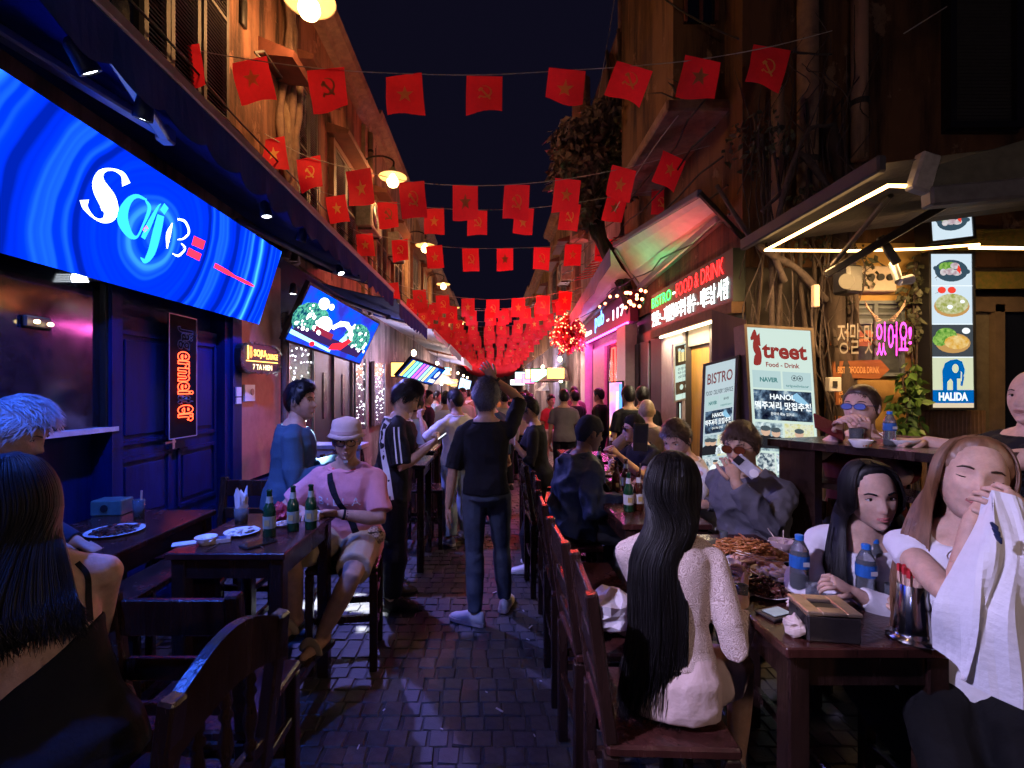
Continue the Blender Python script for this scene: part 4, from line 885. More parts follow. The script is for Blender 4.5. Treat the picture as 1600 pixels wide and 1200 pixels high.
zz = 4.3; mb = MB()
while zz < 5.65: mb.box((4.74, 4.595, zz), (.56, .03, .008), Matrix.Rotation(-.6, 3, 'X')); zz += .034
tag(mb.build('slat', M('charcoal_slat', (.05, .05, .05), .6), w), kind='stuff')
mb = MB()
for q in (4.43, 5.07): mb.box((q, 4.58, 4.95), (.06, .06, 1.46))
for q in (4.25, 5.64): mb.box((4.75, 4.58, q), (.58, .06, .06))
mb.build('frame', BLACK, w)
for (px, Y, z0, z1, r_, lb) in ((1215, 4.5, 2.85, 4.55, .055, 'thick pale pipe running up the dark corner house'), (1343, 4.55, 3.9, 6.5, .07, 'rust-coloured pipe high on the dark corner house'), (1262, 4.55, 3.2, 6.5, .09, 'broad mottled pipe between the two other pipes on the corner house')):
    X = (px - VX) * Y / FPX; t = thing('wall_pipe', lb, 'pipe', (X, Y, z0)); mb = MB(); mb.tube([(X, Y, z0), (X, Y, (z0 + z1) / 2), (X, Y, z1)], r_, 12); mb.build('pipe', MOULD if r_ > .08 else PINKW, t, True)
    for q in (.2, .75): mb = MB(); zq = lerp(z0, z1, q); mb.tube([(X, Y, zq), (X, Y, zq + .05)], r_ + .012, 12); mb.build('clip', IRON, t)
# bistro front: pillar, door, shutters
mb = MB(); mb.box((2.46, 6.32, 1.25), (.16, .74, 2.5)); mb.build('pillar', M('mauve_plaster', (.36, .30, .33), .7, .15), R1)
mb = MB(); mb.box((2.52, 5.62, 1.12), (.06, .64, 2.2)); d_ = mb.build('door', M('honey_wood_door', (.55, .28, .06), .4, .3, 10, .1, 60, stretch=(1, 1, .1)), R1)
mb = MB(); mb.box((2.48, 5.62, 2.36), (.06, .7, .26)); mb.build('door_transom', CREAM, d_)
mb = MB(); mb.box((2.47, 5.4, 1.0), (.05, .03, .12)); mb.build('handle', STEEL, d_)
for yy in (5.26, 5.97): mb = MB(); mb.box((2.47, yy, 1.25), (.1, .07, 2.5)); mb.build('door_post', DKTIM, R1)
mb = MB(); mb.box((2.47, 7.75, 1.3), (.1, 2.1, 2.6)); sh_ = mb.build('folding_door', BLACK, R1)
for k in range(4): mb = MB(); mb.box((2.405, 6.95 + k * .53, 1.35), (.03, .46, 2.2), ch=.01); mb.build('door_leaf', DKTIM, sh_)
mb = MB(); mb.bar((2.39, 7.25, .1), (2.39, 7.25, 2.4), .025); mb.build('lit_edge', ALU, sh_)
# sign board
sg = thing('shop_sign', 'long dark sign board with green, red and white glowing letters', 'sign', (2.3, 5.7, 2.5))
mb = MB(); mb.box((2.37, 5.725, 2.80), (.12, 2.34, .52)); mb.build('board', M('sign_board', (.02, .03, .028), .5), sg)
mb = MB(); mb.box((2.36, 5.725, 2.49), (.13, 2.34, .11)); mb.build('frieze', M('rust_frieze', (.16, .09, .05), .8, .4, 12), sg)
sX = 2.306
def sgt(t, ya, yb, za, zb, mat, nm, bold=.012): lettering(t, (sX, ya, za), (0, yb - ya, 0), (0, 0, zb - za), mat, sg, nm, bold, .006)
sgt('BISTRO', 6.84, 6.12, 2.86, 3.0, E('led_green', (.03, 1, .10), 6), 'green_lettering', .0); sgt('-', 6.06, 5.98, 2.91, 2.935, E('led_white', (.85, 1, .97), 4.5), 'dash', .02)
sgt('FOOD & DRINK', 5.94, 4.72, 2.85, 3.02, E('led_red', (1, .015, .015), 6), 'red_lettering', .0)
sgt('맛있는 - 저렴한요리의 정수 - 베트남 사람', 6.84, 4.62, 2.59, 2.80, MATS['led_white'], 'white_lettering', .012)
for yy_, cl_, en_ in ((6.5, (.1, 1, .3), 3.5), (5.4, (1, .08, .08), 4.5)):
    l = bpy.data.lights.new('letter_glow', 'AREA'); l.energy = en_; l.color = cl_; l.shape = 'RECTANGLE'; l.size = .1; l.size_y = .8; lo = bpy.data.objects.new('letter_glow', l); COL.objects.link(lo); lo.parent = sg; lo.location = V((2.2, yy_, 2.95)) - ORI[sg]; lo.rotation_euler = (0, R(150), 0)
tb = thing('tube_light', 'pair of bright fluorescent tubes under the food-and-drink sign', 'tube light', (2.28, 5.6, 2.42))
for (a, b) in ((6.55, 5.85), (5.8, 4.95)): mb = MB(); mb.tube([(2.32, a, 2.415), (2.32, b, 2.415)], .017, 8); mb.build('tube', E('fluoro', (1, .80, .45), 7), tb)
mb = MB(); mb.box((2.36, 5.75, 2.435), (.05, 1.7, .012)); mb.build('fitting', WHITE, tb)
# menu posters on the pillar
PAPER = E('lit_paper', (.72, .92, .80), .65); LWOOD = E('lit_wood_print', (.06, .035, .02), .8, col2=(.12, .07, .035), scale=14); INK = M('sign_ink', (.03, .03, .035), .6); INKL = E('lit_ink', (.10, .14, .16), .5); BEER = E('lit_beer', (.9, .7, .3), .9)
def lightbox(name, label, cat, TL, TR, BL, dep=.08, face=None, rim=None, fm=None):
    t = thing(name, label, cat, BL); x = TR - TL; y = TL - BL; n3 = x.cross(y).normalized(); e, h = .022 / x.length, .022 / y.length
    mb = MB(); mb.prism([(-e, -h), (1 + e, -h), (1 + e, 1 + h), (-e, 1 + h)], BL - n3 * .003, x, y, -n3 * dep); mb.build('case', rim or BLACK, t)
    mb = MB(); mb.quad(BL, BL + x, BL + x + y, TL); mb.build('lit_face', face or PAPER, t)
    fr = MB()
    for (a, b) in (((-e, -h / 2), (1 + e, -h / 2)), ((-e, 1 + h / 2), (1 + e, 1 + h / 2)), ((-e / 2, 0), (-e / 2, 1)), ((1 + e / 2, 0), (1 + e / 2, 1))): fr.bar(BL + x * a[0] + y * a[1] + n3 * .004, BL + x * b[0] + y * b[1] + n3 * .004, .022, .014, up=n3)
    fr.build('frame', fm or rim or BLACK, t)
    return t, BL, x, y, n3
def pic(t, fr, polys, mat, nm='print', lift=.003):
    _, B, x, y, n3 = fr; mb = MB()
    for p in polys: pict(mb, p, B, x, y, n3, lift)
    return mb.build(nm, mat, t)
def rc(a, b, c, d): return [(a, b), (c, b), (c, d), (a, d)]
pf = lightbox('menu_lightbox', 'lit menu poster with beer glasses on the mauve pillar', 'menu', P(1054, 540, 5.95), P(1082, 533, 5.95), P(1055, 626, 5.95), .04, rim=ALU); t = pf[0]
pic(t, pf, [rc(.03, .62, .97, .98)], LWOOD); pic(t, pf, [rc(.03, .1, .97, .32)], LWOOD)
pic(t, pf, [rc(.2, .68, .32, .88), rc(.36, .68, .52, .85), rc(.56, .68, .72, .92)], BEER, lift=.005); pic(t, pf, [ell(.26, .9, .08, .03), ell(.44, .87, .1, .03), ell(.64, .94, .1, .03), ell(.35, .22, .1, .05), ell(.65, .22, .1, .05)], PAPER, lift=.006)
for k, zz in enumerate((.53, .46, .39)): lettering(('곱창전골', '맥주 소주 안주', '삼겹살')[k], pf[1] + pf[2] * .15 + pf[3] * zz, pf[2] * .7, pf[3] * .045, INKL, t, lift=.005)
pf = lightbox('menu_strip', 'narrow greenish lit menu strip below the beer poster', 'menu', P(1061, 630, 6.0), P(1082, 630, 6.0), P(1062, 780, 6.0), .04, rim=BLACK); t = pf[0]
for k in range(7): lettering(('만두', '치킨', '김밥', '라면', '떡볶이', '두부', '국수')[k], pf[1] + pf[2] * .15 + pf[3] * (.05 + k * .135), pf[2] * (.35 + .05 * (k % 3)), pf[3] * .05, INKL, t, lift=.004); pic(t, pf, [ell(.72, .08 + k * .135, .16, .03)], EPH('menu_dish_%d' % (k % 3), k, .7, 40), lift=.004)
# standing light boxes
FACE = E('lit_banner', (.66, .82, .74), .70); DARKPH = EPH('lit_street_photo', 3, .8, 14, [(.0, .0, .01), (.01, .015, .03), (.03, .05, .09), (.12, .2, .3), (.5, .6, .62)])
RINK = E('lit_red_ink', (.30, .035, .03), .7); GINK = E('lit_grey_ink', (.16, .14, .15), .7); WINK = E('lit_white_ink', (.9, .97, 1), .8)
def owl(t, pf, cx, cy, w):
    _, B, x, y, n3 = pf; k = x.length / y.length; mb = MB()
    for sx_ in (-1, 1):
        for (ra, rb) in ((.5, .40), (.2, .0)):
            n = 16; oo = [(cx + sx_ * w * .5 + w * ra * math.cos(2 * PI * i / n), cy + w * k * ra * math.sin(2 * PI * i / n)) for i in range(n)]; ii = [(cx + sx_ * w * .5 + w * rb * math.cos(2 * PI * i / n), cy + w * k * rb * math.sin(2 * PI * i / n)) for i in range(n)]
            V3 = lambda p: B + x * p[0] + y * p[1] + n3 * .006
            for i in range(n): mb.quad(V3(oo[i]), V3(oo[(i + 1) % n]), V3(ii[(i + 1) % n]), V3(ii[i]))
    mb.build('logo', INKL, t)
def people_print(t, pf, spots):
    for k, (cx, cy, h, shirt) in enumerate(spots):
        k_ = pf[2].length / pf[3].length * 1.0; w = h / k_ * .5
        pic(t, pf, [[(cx - w, cy), (cx + w, cy), (cx + w * .9, cy + h * .42), (cx + w * .35, cy + h * .58), (cx - w * .35, cy + h * .58), (cx - w * .9, cy + h * .42)]], E('print_cloth_%s' % shirt, dict(k=(.015, .015, .02), w=(.75, .85, .9), b=(.04, .1, .25))[shirt], .9), lift=.006)
        pic(t, pf, [ell(cx, cy + h * .74, w * .42, h * .2)], E('print_skin_lit', (.55, .36, .26), .9), lift=.007); pic(t, pf, [ell(cx, cy + h * .88, w * .46, h * .12)], MATS['lit_ink'], lift=.008)
def banner(pf, big):
    t, B, x, y, n3 = pf
    if big:
        lettering('treet', B + x * .22 + y * .885, x * .70, y * .055, RINK, t, lift=.005, bold=.035); mb = MB(); pen(mb, [(.20, .955), (.12, .945), (.10, .925), (.17, .905), (.18, .885), (.11, .875), (.08, .862)], [.05, .03, .035, .05, .05, .04, .01], B, x, y, .005); pen(mb, [(.05, .955), (.12, .972), (.16, .95)], [.01, .04, .01], B, x, y, .006); mb.build('lettering', RINK, t)
        lettering('Food - Drink', B + x * .27 + y * .853, x * .52, y * .018, RINK, t, lift=.005, bold=.025)
    else:
        lettering('BISTRO', B + x * .08 + y * .90, x * .84, y * .055, E('lit_maroon_ink', (.22, .08, .09), .7), t, lift=.005, bold=.02); lettering('FOOD  DELIVERY SERVICE', B + x * .05 + y * .845, x * .9, y * .022, INKL, t, lift=.005)
    pic(t, pf, [rc(.05, .772, .49, .838), rc(.52, .772, .96, .838)], E('lit_pale_panel', (.55, .75, .76), .62)); lettering('NAVER', B + x * .16 + y * .795, x * .28, y * .018, E('lit_teal_ink', (.06, .20, .20), .8), t, lift=.006, bold=.04)
    owl(t, pf, .74, .815, .09); lettering('tripadvisor', B + x * .56 + y * .778, x * .36, y * .012, E('lit_teal_ink', (0, 0, 0)), t, lift=.006)
    pic(t, pf, [rc(.05, .652, .95, .765)], DARKPH); pic(t, pf, [[(.6, .74), (.72, .76), (.9, .72), (.8, .715)]], E('print_sky_blue', (.25, .5, .7), .8), lift=.005)
    lettering('HANOI,', B + x * .30 + y * .727, x * .38, y * .024, WINK, t, lift=.007, bold=.03); lettering('맥주거리 맛집추천', B + x * .06 + y * .692, x * .87, y * .03, WINK, t, lift=.007, bold=.03); lettering('한국어 메뉴 있어요', B + x * .3 + y * .67, x * .36, y * .012, WINK, t, lift=.007)
    cells = [rc(.05, .535, .47, .642), rc(.5, .535, .95, .642), rc(.05, .455, .32, .527), rc(.345, .455, .62, .527), rc(.645, .43, .95, .527), rc(.05, .375, .32, .447), rc(.345, .375, .62, .447), rc(.05, .29, .45, .367), rc(.48, .29, .95, .42), rc(.05, .2, .5, .28), rc(.53, .2, .95, .28), rc(.05, .1, .95, .19)]
    for k, c_ in enumerate(cells): pic(t, pf, [c_], EPH('lit_photo_%d' % (k % 6), k * 1.3 + 1, .68, 26 + 3 * (k % 3), [[(.05, .08, .1), (.2, .3, .36), (.55, .7, .72), (.85, .95, .95)], [(.6, .62, .25), (.75, .75, .4), (.8, .85, .7), (.3, .3, .2)], None, [(.1, .16, .22), (.35, .5, .6), (.8, .9, .95), (.3, .2, .15)], None, [(.3, .45, .5), (.7, .85, .9), (.9, 1, 1), (.1, .12, .15)]][k % 6]), 'photo', .004)
    people_print(t, pf, [(.2, .545, .085, 'k'), (.36, .545, .08, 'k'), (.72, .545, .08, 'w'), (.46, .463, .055, 'w'), (.7, .30, .1, 'w'), (.6, .205, .06, 'b'), (.25, .205, .06, 'w')])
pfS = lightbox('standing_lightbox', 'tall lit standing sign headed with red gothic street lettering and rows of photos', 'sign', P(1166, 511, 3.95), P(1266, 517, 3.95), P(1190, 930, 3.85), .16, FACE, rim=M('brown_case', (.10, .07, .055), .6, .3)); banner(pfS, True)
pfB = lightbox('standing_lightbox', 'smaller lit standing sign headed bistro, turned to the left', 'sign', P(1103, 572, 4.2), P(1150, 560, 4.02), P(1091, 880, 4.2), .14, E('lit_banner_cool', (.60, .74, .80), .62), rim=M('grey_case', (.08, .075, .08), .6, .3)); banner(pfB, False)
bd = thing('timber_screen', 'dark brown timber panel standing behind the tall lit sign', 'panel', (2.25, 4.3, 0)); mb = MB(); a = P(1112, 484, 4.45); b = P(1166, 500, 4.15); mb.prism([(0, -2.55), (1, -2.45), (1, 0), (0, 0)], a, b - a, (0, 0, 1), (.03, .05, 0)); mb.build('panel', M('walnut_panel', (.09, .05, .035), .5, .3, 8, .1, 60, stretch=(1, 1, .15)), bd)
# ---------------------------------------------------------------- painted yard wall with arrow boards
YELL = M('yellow_wall', (.52, .33, .10), .85, 0, 5, .3, 40, col2=(.36, .21, .07)); mw = thing('yard_wall', 'yellow painted yard wall behind the pink neon sign', 'wall', (3.75, 4.58, 0))
mb = MB(); mb.box((3.72, 4.57, 1.55), (1.0, .06, 3.1)); mb.build('wall', YELL, mw)
mb = MB(); a = P(1328, 472, 4.5); b = P(1412, 585, 4.5)
for q in ((a.x, a.z, b.x, a.z), (a.x, b.z, b.x, b.z), (a.x, a.z, a.x, b.z), (b.x, a.z, b.x, b.z), ((a.x + b.x) / 2, a.z, (a.x + b.x) / 2, b.z), (a.x, lerp(a.z, b.z, .28), b.x, lerp(a.z, b.z, .28))): mb.bar((q[0], 4.52, q[1]), (q[2], 4.52, q[3]), .035, .03)
GB = M('grey_blue_paint', (.14, .17, .19), .6, .25); wq = mb.build('shutter', GB, mw)
for k in range(2):
    for j in range(3): mb = MB(); xx_ = lerp(a.x, b.x, .25 + .5 * k); mb.box((xx_, 4.525, lerp(a.z, b.z, .07 + .085 * j)), (.2, .02, .02)); mb.build('slat', GB, wq)
mb = MB(); mb.box(((a.x + b.x) / 2, 4.535, (a.z + b.z) / 2), (abs(b.x - a.x), .01, abs(a.z - b.z))); mb.build('shutter_board', M('dark_teal', (.06, .075, .08), .6, .3), mw)
vb = thing('vent_block', 'pale block with four round holes above the yard window', 'vent block', P(1369, 455, 4.45)); a = P(1335, 415, 4.42); b = P(1402, 455, 4.42)
mb = MB(); mb.box(((a.x + b.x) / 2, 4.48, (a.z + b.z) / 2), (b.x - a.x, .12, a.z - b.z), ch=.01); mb.build('block', CREAM, vb)
for k in range(4): mb = MB(); c = P(1346 + k * 15, 433, 4.41); mb.lathe([(.001, 0), (.032, 0), (.032, .02), (.001, .02)], c + V((0, .01, 0)), 14, rot=Matrix.Rotation(PI / 2, 3, 'X')); mb.build('hole', BLACK, vb)
# neon phrase
kn = thing('neon_sign', 'neon phrase, right half glowing pink and left half dark, with small wings', 'neon sign', P(1368, 575, 4.2)); NP = E('neon_pink', (1, .04, .60), 4.5)
def kt(s_, pxa, pxb, pya, pyb, mat, y=4.2):
    co, fs = text_geo(s_, -.02); a = P(pxa, pyb, y); mb = MB(); lettering(s_, a, (P(pxb, pyb, y) - a), (P(pxa, pya, y) - a), mat, kn, 'neon_letter', -.002, .004)
NOF2 = M('neon_off_grey', (.24, .22, .22), .35)
for s_, a, b in (('정', 1308, 1325), ('말', 1328, 1343), ('맛', 1350, 1364)): kt(s_, a, b, 505, 553, NOF2)
for s_, a, b in (('있', 1369, 1384), ('어', 1387, 1401), ('요', 1404, 1418), ('!', 1419, 1424)): kt(s_, a, b, 503 if s_ != '!' else 511, 556 if s_ != '요' and s_ != '!' else (548 if s_ == '요' else 538), NP)
mb = MB(); mb.bar(P(1306, 528, 4.22), P(1426, 528, 4.22), .012); mb.bar(P(1366, 500, 4.23), P(1366, 558, 4.23), .012); mb.build('mounting_bar', IRON, kn)
for sgn in (-1, 1):
    wg = MB(); c = P(1383 + sgn * 6, 500, 4.19)
    for k in range(7): e = c + V((sgn * (.05 + .016 * k), 0, -.0 + .030 * k)); q = c + V((sgn * .025 * k * .6, 0, .012 * k)); wg.tube([q, lerp(q, e, .5) + V((sgn * .012, 0, -.012)), e], [.010, .009, .003], 5, flat=.4)
    wg.build('wing', M('wing_pink_grey', (.5, .33, .27), .6), kn)
def board(label, px0, px1, py0, py1, Y, text, arrow=True):
    t = thing('arrow_board', label, 'sign', P((px0 + px1) / 2, py1, Y)); a = P(px0, py1, Y); b = P(px1, py0, Y); w = b.x - a.x; h = b.z - a.z
    mb = MB(); pl = [(0, .06), (.82, 0), (1, .48), (.84, 1), (.03, .92), (.0, .55)] if arrow else [(0, .05), (1, 0), (1, .97), (.02, 1)]
    mb.prism(pl, a, (w, 0, 0), (0, 0, h), (0, .03, 0)); mb.build('plank', M('orange_brown_plank', (.26, .085, .03), .6, .35, 8, .2, 60, stretch=(.2, 1, 1)), t)
    for i, s_ in enumerate(text): n = len(text); lettering(s_, a + V((w * .07, -.004, h * (.28 if n == 1 else (.55 - .43 * i)))), (w * (.74 if n == 1 else .5), 0, 0), (0, 0, h * (.36 if n == 1 else .3)), M('carved_paint', (.62, .30, .13), .7), t, lift=.003, bold=.02)
    return t
board('wooden arrow board carved with bistro food and drink', 1302, 1390, 562, 592, 4.3, ['BISTROFOOD& DRINK']); board('wooden board about barbecue below the arrow board', 1306, 1362, 606, 634, 4.3, ['BBQ-', 'HOT W'], False); board('plain lowest wooden board on the sign post', 1304, 1356, 650, 668, 4.3, [' .'], False)
board('upper dark arrow board behind the neon phrase', 1298, 1372, 516, 541, 4.36, ['FOOD&DRINK'])
sp_ = thing('sign_post', 'short wooden post carrying the arrow boards', 'post', P(1322, 800, 4.36)); mb = MB(); a = P(1323, 515, 4.37); mb.box((a.x, 4.37, a.z / 2), (.1, .05, a.z), ch=.008); mb.build('post', M('weathered_post', (.26, .16, .09), .7, .3, 8), sp_)
bx_ = thing('switch_box', 'small white box hung on the fig roots left of the arrow boards', 'box', P(1301, 612, 4.1)); mb = MB(); mb.box(P(1302, 601, 4.12), (.105, .06, .125), ch=.006); mb.build('case', WHITE, bx_); mb = MB(); mb.box(P(1305, 600, 4.085), (.04, .004, .05)); mb.build('print', INK, bx_)
# lit food lightbox
WFACE = E('lit_white_face', (.66, .80, .90), .72)
pfH = lightbox('menu_lightbox', 'tall lit box of dishes above a blue elephant logo', 'sign', P(1453, 397, 4.3), P(1518, 397, 4.3), P(1456, 637, 4.3), .14, WFACE); t = pfH[0]
DISH = E('print_dish_dark', (.035, .07, .10), .8); GRN = E('print_green', (.08, .28, .03), .65, col2=(.35, .6, .12), scale=30); RADW = E('print_radish', (.75, .72, .74), .65, col2=(.5, .35, .4), scale=30); REDP = E('print_red', (.75, .05, .03), .9); BAS = E('print_basket', (.45, .25, .08), .9); OML = E('print_omelette', (.8, .42, .05), .65, col2=(.95, .7, .3), scale=20); SLAW = E('print_slaw', (.40, .45, .10), .6, col2=(.75, .75, .45), scale=35)
def bowl(t, pf, cx, cy, w, h):
    pic(t, pf, [ell(cx, cy - h * .12, w, h * .95, 22), ell(cx - w * .95, cy + h * .1, w * .14, h * .2), ell(cx + w * .97, cy - h * .2, w * .16, h * .2)], DISH, lift=.004); pic(t, pf, [ell(cx - w * .35, cy + h * .2, w * .42, h * .42), ell(cx - .1 * w, cy + h * .3, w * .4, h * .35)], GRN, lift=.006)
    pic(t, pf, [ell(cx + w * .2, cy + h * .3, w * .28, h * .28), ell(cx - w * .1, cy - h * .2, w * .3, h * .3), ell(cx + w * .3, cy - h * .3, w * .3, h * .26), ell(cx - w * .5, cy - h * .25, w * .2, h * .3)], RADW, lift=.007); pic(t, pf, [[(cx + w * .4, cy + h * .4), (cx + w * .55, cy), (cx + w * .5, cy - h * .4), (cx + w * .3, cy - h * .1)]], REDP, lift=.008)
bowl(t, pfH, .5, .90, .4, .075)
pic(t, pfH, [rc(0, .79, 1, .795), rc(0, .542, 1, .546), rc(0, .326, 1, .33)], WINK, lift=.005); pic(t, pfH, [rc(.0, .332, 1, .54)], E('print_slate', (.05, .06, .07), .8), lift=.003)
pic(t, pfH, [ell(.5, .66, .43, .07, 20)], BAS, lift=.004); pic(t, pfH, [ell(.5, .675, .4, .066, 20)], SLAW, lift=.006); pic(t, pfH, [ell(.26, .765, .1, .022), ell(.5, .765, .1, .022)], REDP, lift=.006); pic(t, pfH, [ell(.45, .655, .07, .014), ell(.75, .69, .06, .012)], WINK, lift=.007)
pic(t, pfH, [ell(.52, .42, .42, .065, 20)], BAS, lift=.004); pic(t, pfH, [ell(.35, .47, .26, .05), ell(.2, .44, .18, .04)], GRN, lift=.006); pic(t, pfH, [ell(.6, .425, .3, .045)], OML, lift=.007); pic(t, pfH, [ell(.83, .5, .1, .02)], WINK, lift=.006)
pic(t, pfH, [rc(0, .11, 1, .325)], E('print_cream', (.75, .80, .55), .65)); pic(t, pfH, [rc(0, .0, 1, .03)], E('print_tan', (.6, .5, .35), .9), lift=.004)
EB = E('print_blue', (.0, .09, .33), 1.0); pic(t, pfH, [rc(0, .03, 1, .115)], EB, lift=.004)
pic(t, pfH, [[(.26, .10), (.36, .10), (.37, .17), (.45, .19), (.50, .17), (.50, .09), (.60, .09), (.60, .19), (.70, .19), (.68, .145), (.73, .14), (.77, .19), (.79, .25), (.73, .30), (.60, .315), (.45, .31), (.32, .29), (.25, .24)]], EB, lift=.005); pic(t, pfH, [ell(.56, .255, .08, .03), [(.74, .2), (.80, .215), (.83, .25), (.80, .235)], [(.68, .18), (.71, .17), (.72, .23), (.69, .24)]], MATS['print_cream'], lift=.007)
lettering('HALIDA', pfH[1] + pfH[2] * .15 + pfH[3] * .045, pfH[2] * .7, pfH[3] * .055, WINK, t, lift=.008, bold=.05)
pf2 = lightbox('menu_lightbox', 'upper lit box with one bowl of food, crossed by a rafter', 'sign', P(1452, 318, 4.2), P(1516, 310, 4.2), P(1456, 377, 4.2), .14, WFACE); bowl(pf2[0], pf2, .52, .5, .38, .27)
# planter lamp glow strip and bamboo wainscot beside the lit box
ws = thing('bamboo_wainscot', 'brown bamboo slats on the wall under the elephant logo box', 'panelling', P(1490, 700, 4.45))
for k in range(16): mb = MB(); c = P(1442 + k * 6.3, 690, 4.46); mb.box((c.x, 4.46, .95), (.032, .02, 1.1), ch=.005); mb.build('slat', M('bamboo_brown', (.16, .09, .05), .6, .3), ws)
gd = thing('glass_door', 'brown framed glass door at the right edge behind the bald man', 'door', (4.85, 4.55, 0)); mb = MB()
for X in (4.45, 4.78, 5.5): mb.box((X, 4.5, 1.25), (.09, .08, 2.5))
mb.box((4.98, 4.5, 2.5), (1.15, .08, .14)); mb.build('frame', M('bronze_frame', (.12, .085, .06), .5, .2), gd)
mb = MB(); mb.box((4.61, 4.53, 1.25), (.25, .02, 2.4)); mb.build('pane', M('tinted_glass', (.14, .12, .09), .15), gd); mb = MB(); mb.box((5.14, 4.53, 1.25), (.63, .02, 2.4)); mb.build('pane', GLASSD, gd)
mb = MB(); mb.box((4.95, 4.46, 2.72), (1.3, .06, .16)); mb.build('lintel_moss', M('mossy_ledge', (.22, .14, .03), .9, 0, 18, .4, 60, col2=(.10, .12, .02)), gd); mb = MB(); mb.box((4.95, 4.46, 3.1), (1.3, .06, .2)); mb.build('upper_ledge', MATS['mossy_ledge'], gd)
# ---------------------------------------------------------------- yard roof, LED strip, rafters
STRIP = E('led_strip', (1, .55, .18), 9); ys = thing('led_strip', 'warm LED strip bent along the yard roof edge', 'light strip', (2.05, 3.5, 2.7))
pts = [P(1425, 291, 2.44), P(1388, 290, 2.44), P(1196, 391, 3.58), P(1330, 392, 3.57), P(1440, 389, 3.56), P(1530, 382, 3.55)]
mb = MB(); mb.tube(pts, .010, 6); mb.build('tube', STRIP, ys); mb = MB(); mb.tube([P(1515, 387, 3.55), P(1620, 388, 3.5), P(1800, 388, 3.5)], .012, 6); mb.build('tube', STRIP, ys)
l = bpy.data.lights.new('strip_glow', 'AREA'); l.energy = 42; l.color = (1, .58, .22); l.shape = 'RECTANGLE'; l.size = 2.0; l.size_y = .04; lo = bpy.data.objects.new('strip_glow', l); COL.objects.link(lo); lo.parent = ys; lo.location = V((3.1, 3.6, 2.72)) - ORI[ys]; lo.rotation_euler = (R(28), 0, 0)
yr = thing('yard_roof', 'dark patched sheet roof over the yard tables on the right', 'roof', (3.2, 3.0, 2.8)); SHT = M('weathered_sheet', (.03, .028, .033), .7, 0, 4, .3, 30, col2=(.015, .014, .018))
mb = MB(); n = 16; E0 = [V((2.0 + .015 * math.sin(i * 1.7), 3.75 - 1.33 * i / n, 2.84 + .02 * math.sin(i * 2.1))) for i in range(n + 1)]; E1 = [V((4.9, 3.95 - 1.5 * i / n, 3.25 + .02 * math.sin(i))) for i in range(n + 1)]
for i in range(n):
    for k in range(4): mb.quad(lerp(E0[i], E1[i], k / 4), lerp(E0[i], E1[i], (k + 1) / 4), lerp(E0[i + 1], E1[i + 1], (k + 1) / 4), lerp(E0[i + 1], E1[i + 1], k / 4))
mb.build('sheet', SHT, yr, True)
mb = MB(); mb.bar(E0[0] + V((-.02, 0, 0)), E0[-1] + V((-.02, 0, 0)), .05, .09, ch=.01); mb.build('edge_beam', M('purple_grey_metal', (.03, .028, .04), .6, .3), yr)
mb = MB(); a = P(1442, 262, 2.42); mb.box(a + V((0, 0, -.03)), (.1, .06, .2), Matrix.Rotation(.3, 3, 'Y'), ch=.01); mb.build('bracket', M('dull_bracket', (.25, .24, .24), .5, .3), yr)
mb = MB(); mb.bar(P(1446, 310, 2.42), P(1900, 268, 2.30), .08, .1, ch=.012); mb.build('cassette', M('dull_cassette', (.09, .09, .10), .5, .3), yr)
mb = MB(); a = [P(1448, 262, 2.44), P(1950, 120, 2.40), P(1950, 255, 2.34), P(1448, 305, 2.42)]; mb.quad(*a); mb.quad(*[p + V((0, .01, 0)) for p in a[::-1]]); mb.build('canopy', M('olive_canopy', (.07, .07, .055), .8, .3), yr)
for (a, b, w) in (((1290, 430, 3.6), (1480, 318, 3.3), .055), ((1300, 415, 3.62), (1392, 305, 2.9), .03), ((1375, 370, 3.5), (1402, 412, 3.45), .05)):
    mb = MB(); mb.bar(P(*a), P(*b), w, w, ch=.006); mb.build('rafter', IRON, yr)
spk = thing('loudspeaker', 'black loudspeaker under the yard roof by the vent block', 'loudspeaker', P(1322, 470, 4.0)); mb = MB(); mb.box(P(1324, 438, 4.0), (.17, .15, .24), Matrix.Rotation(.3, 3, 'Z'), ch=.02); mb.build('cabinet', BLACK, spk); mb = MB(); mb.lathe([(.001, .0), (.06, 0), (.065, .012), (.05, .012)], P(1321, 440, 3.92), 14, rot=Matrix.Rotation(PI / 2, 3, 'X')); mb.build('cone', M('speaker_cone', (.04, .04, .04), .7), spk)
cc = thing('security_camera', 'grey security camera pointing left under the yard roof', 'camera', P(1400, 450, 3.6)); mb = MB(); mb.tube([P(1395, 412, 3.6), P(1405, 440, 3.5)], .028, 10); mb.build('housing', ALU, cc); mb = MB(); mb.tube([P(1405, 440, 3.5), P(1424, 436, 3.5)], [.03, .036], 12); mb.build('lens_hood', WHITE, cc)
fl = thing('flood_lamp', 'small pale lamp on the fig trunk left of the yard', 'lamp', P(1274, 480, 4.0)); mb = MB(); mb.box(P(1274, 463, 4.0), (.05, .05, .19), ch=.008); mb.build('case', CREAM, fl)
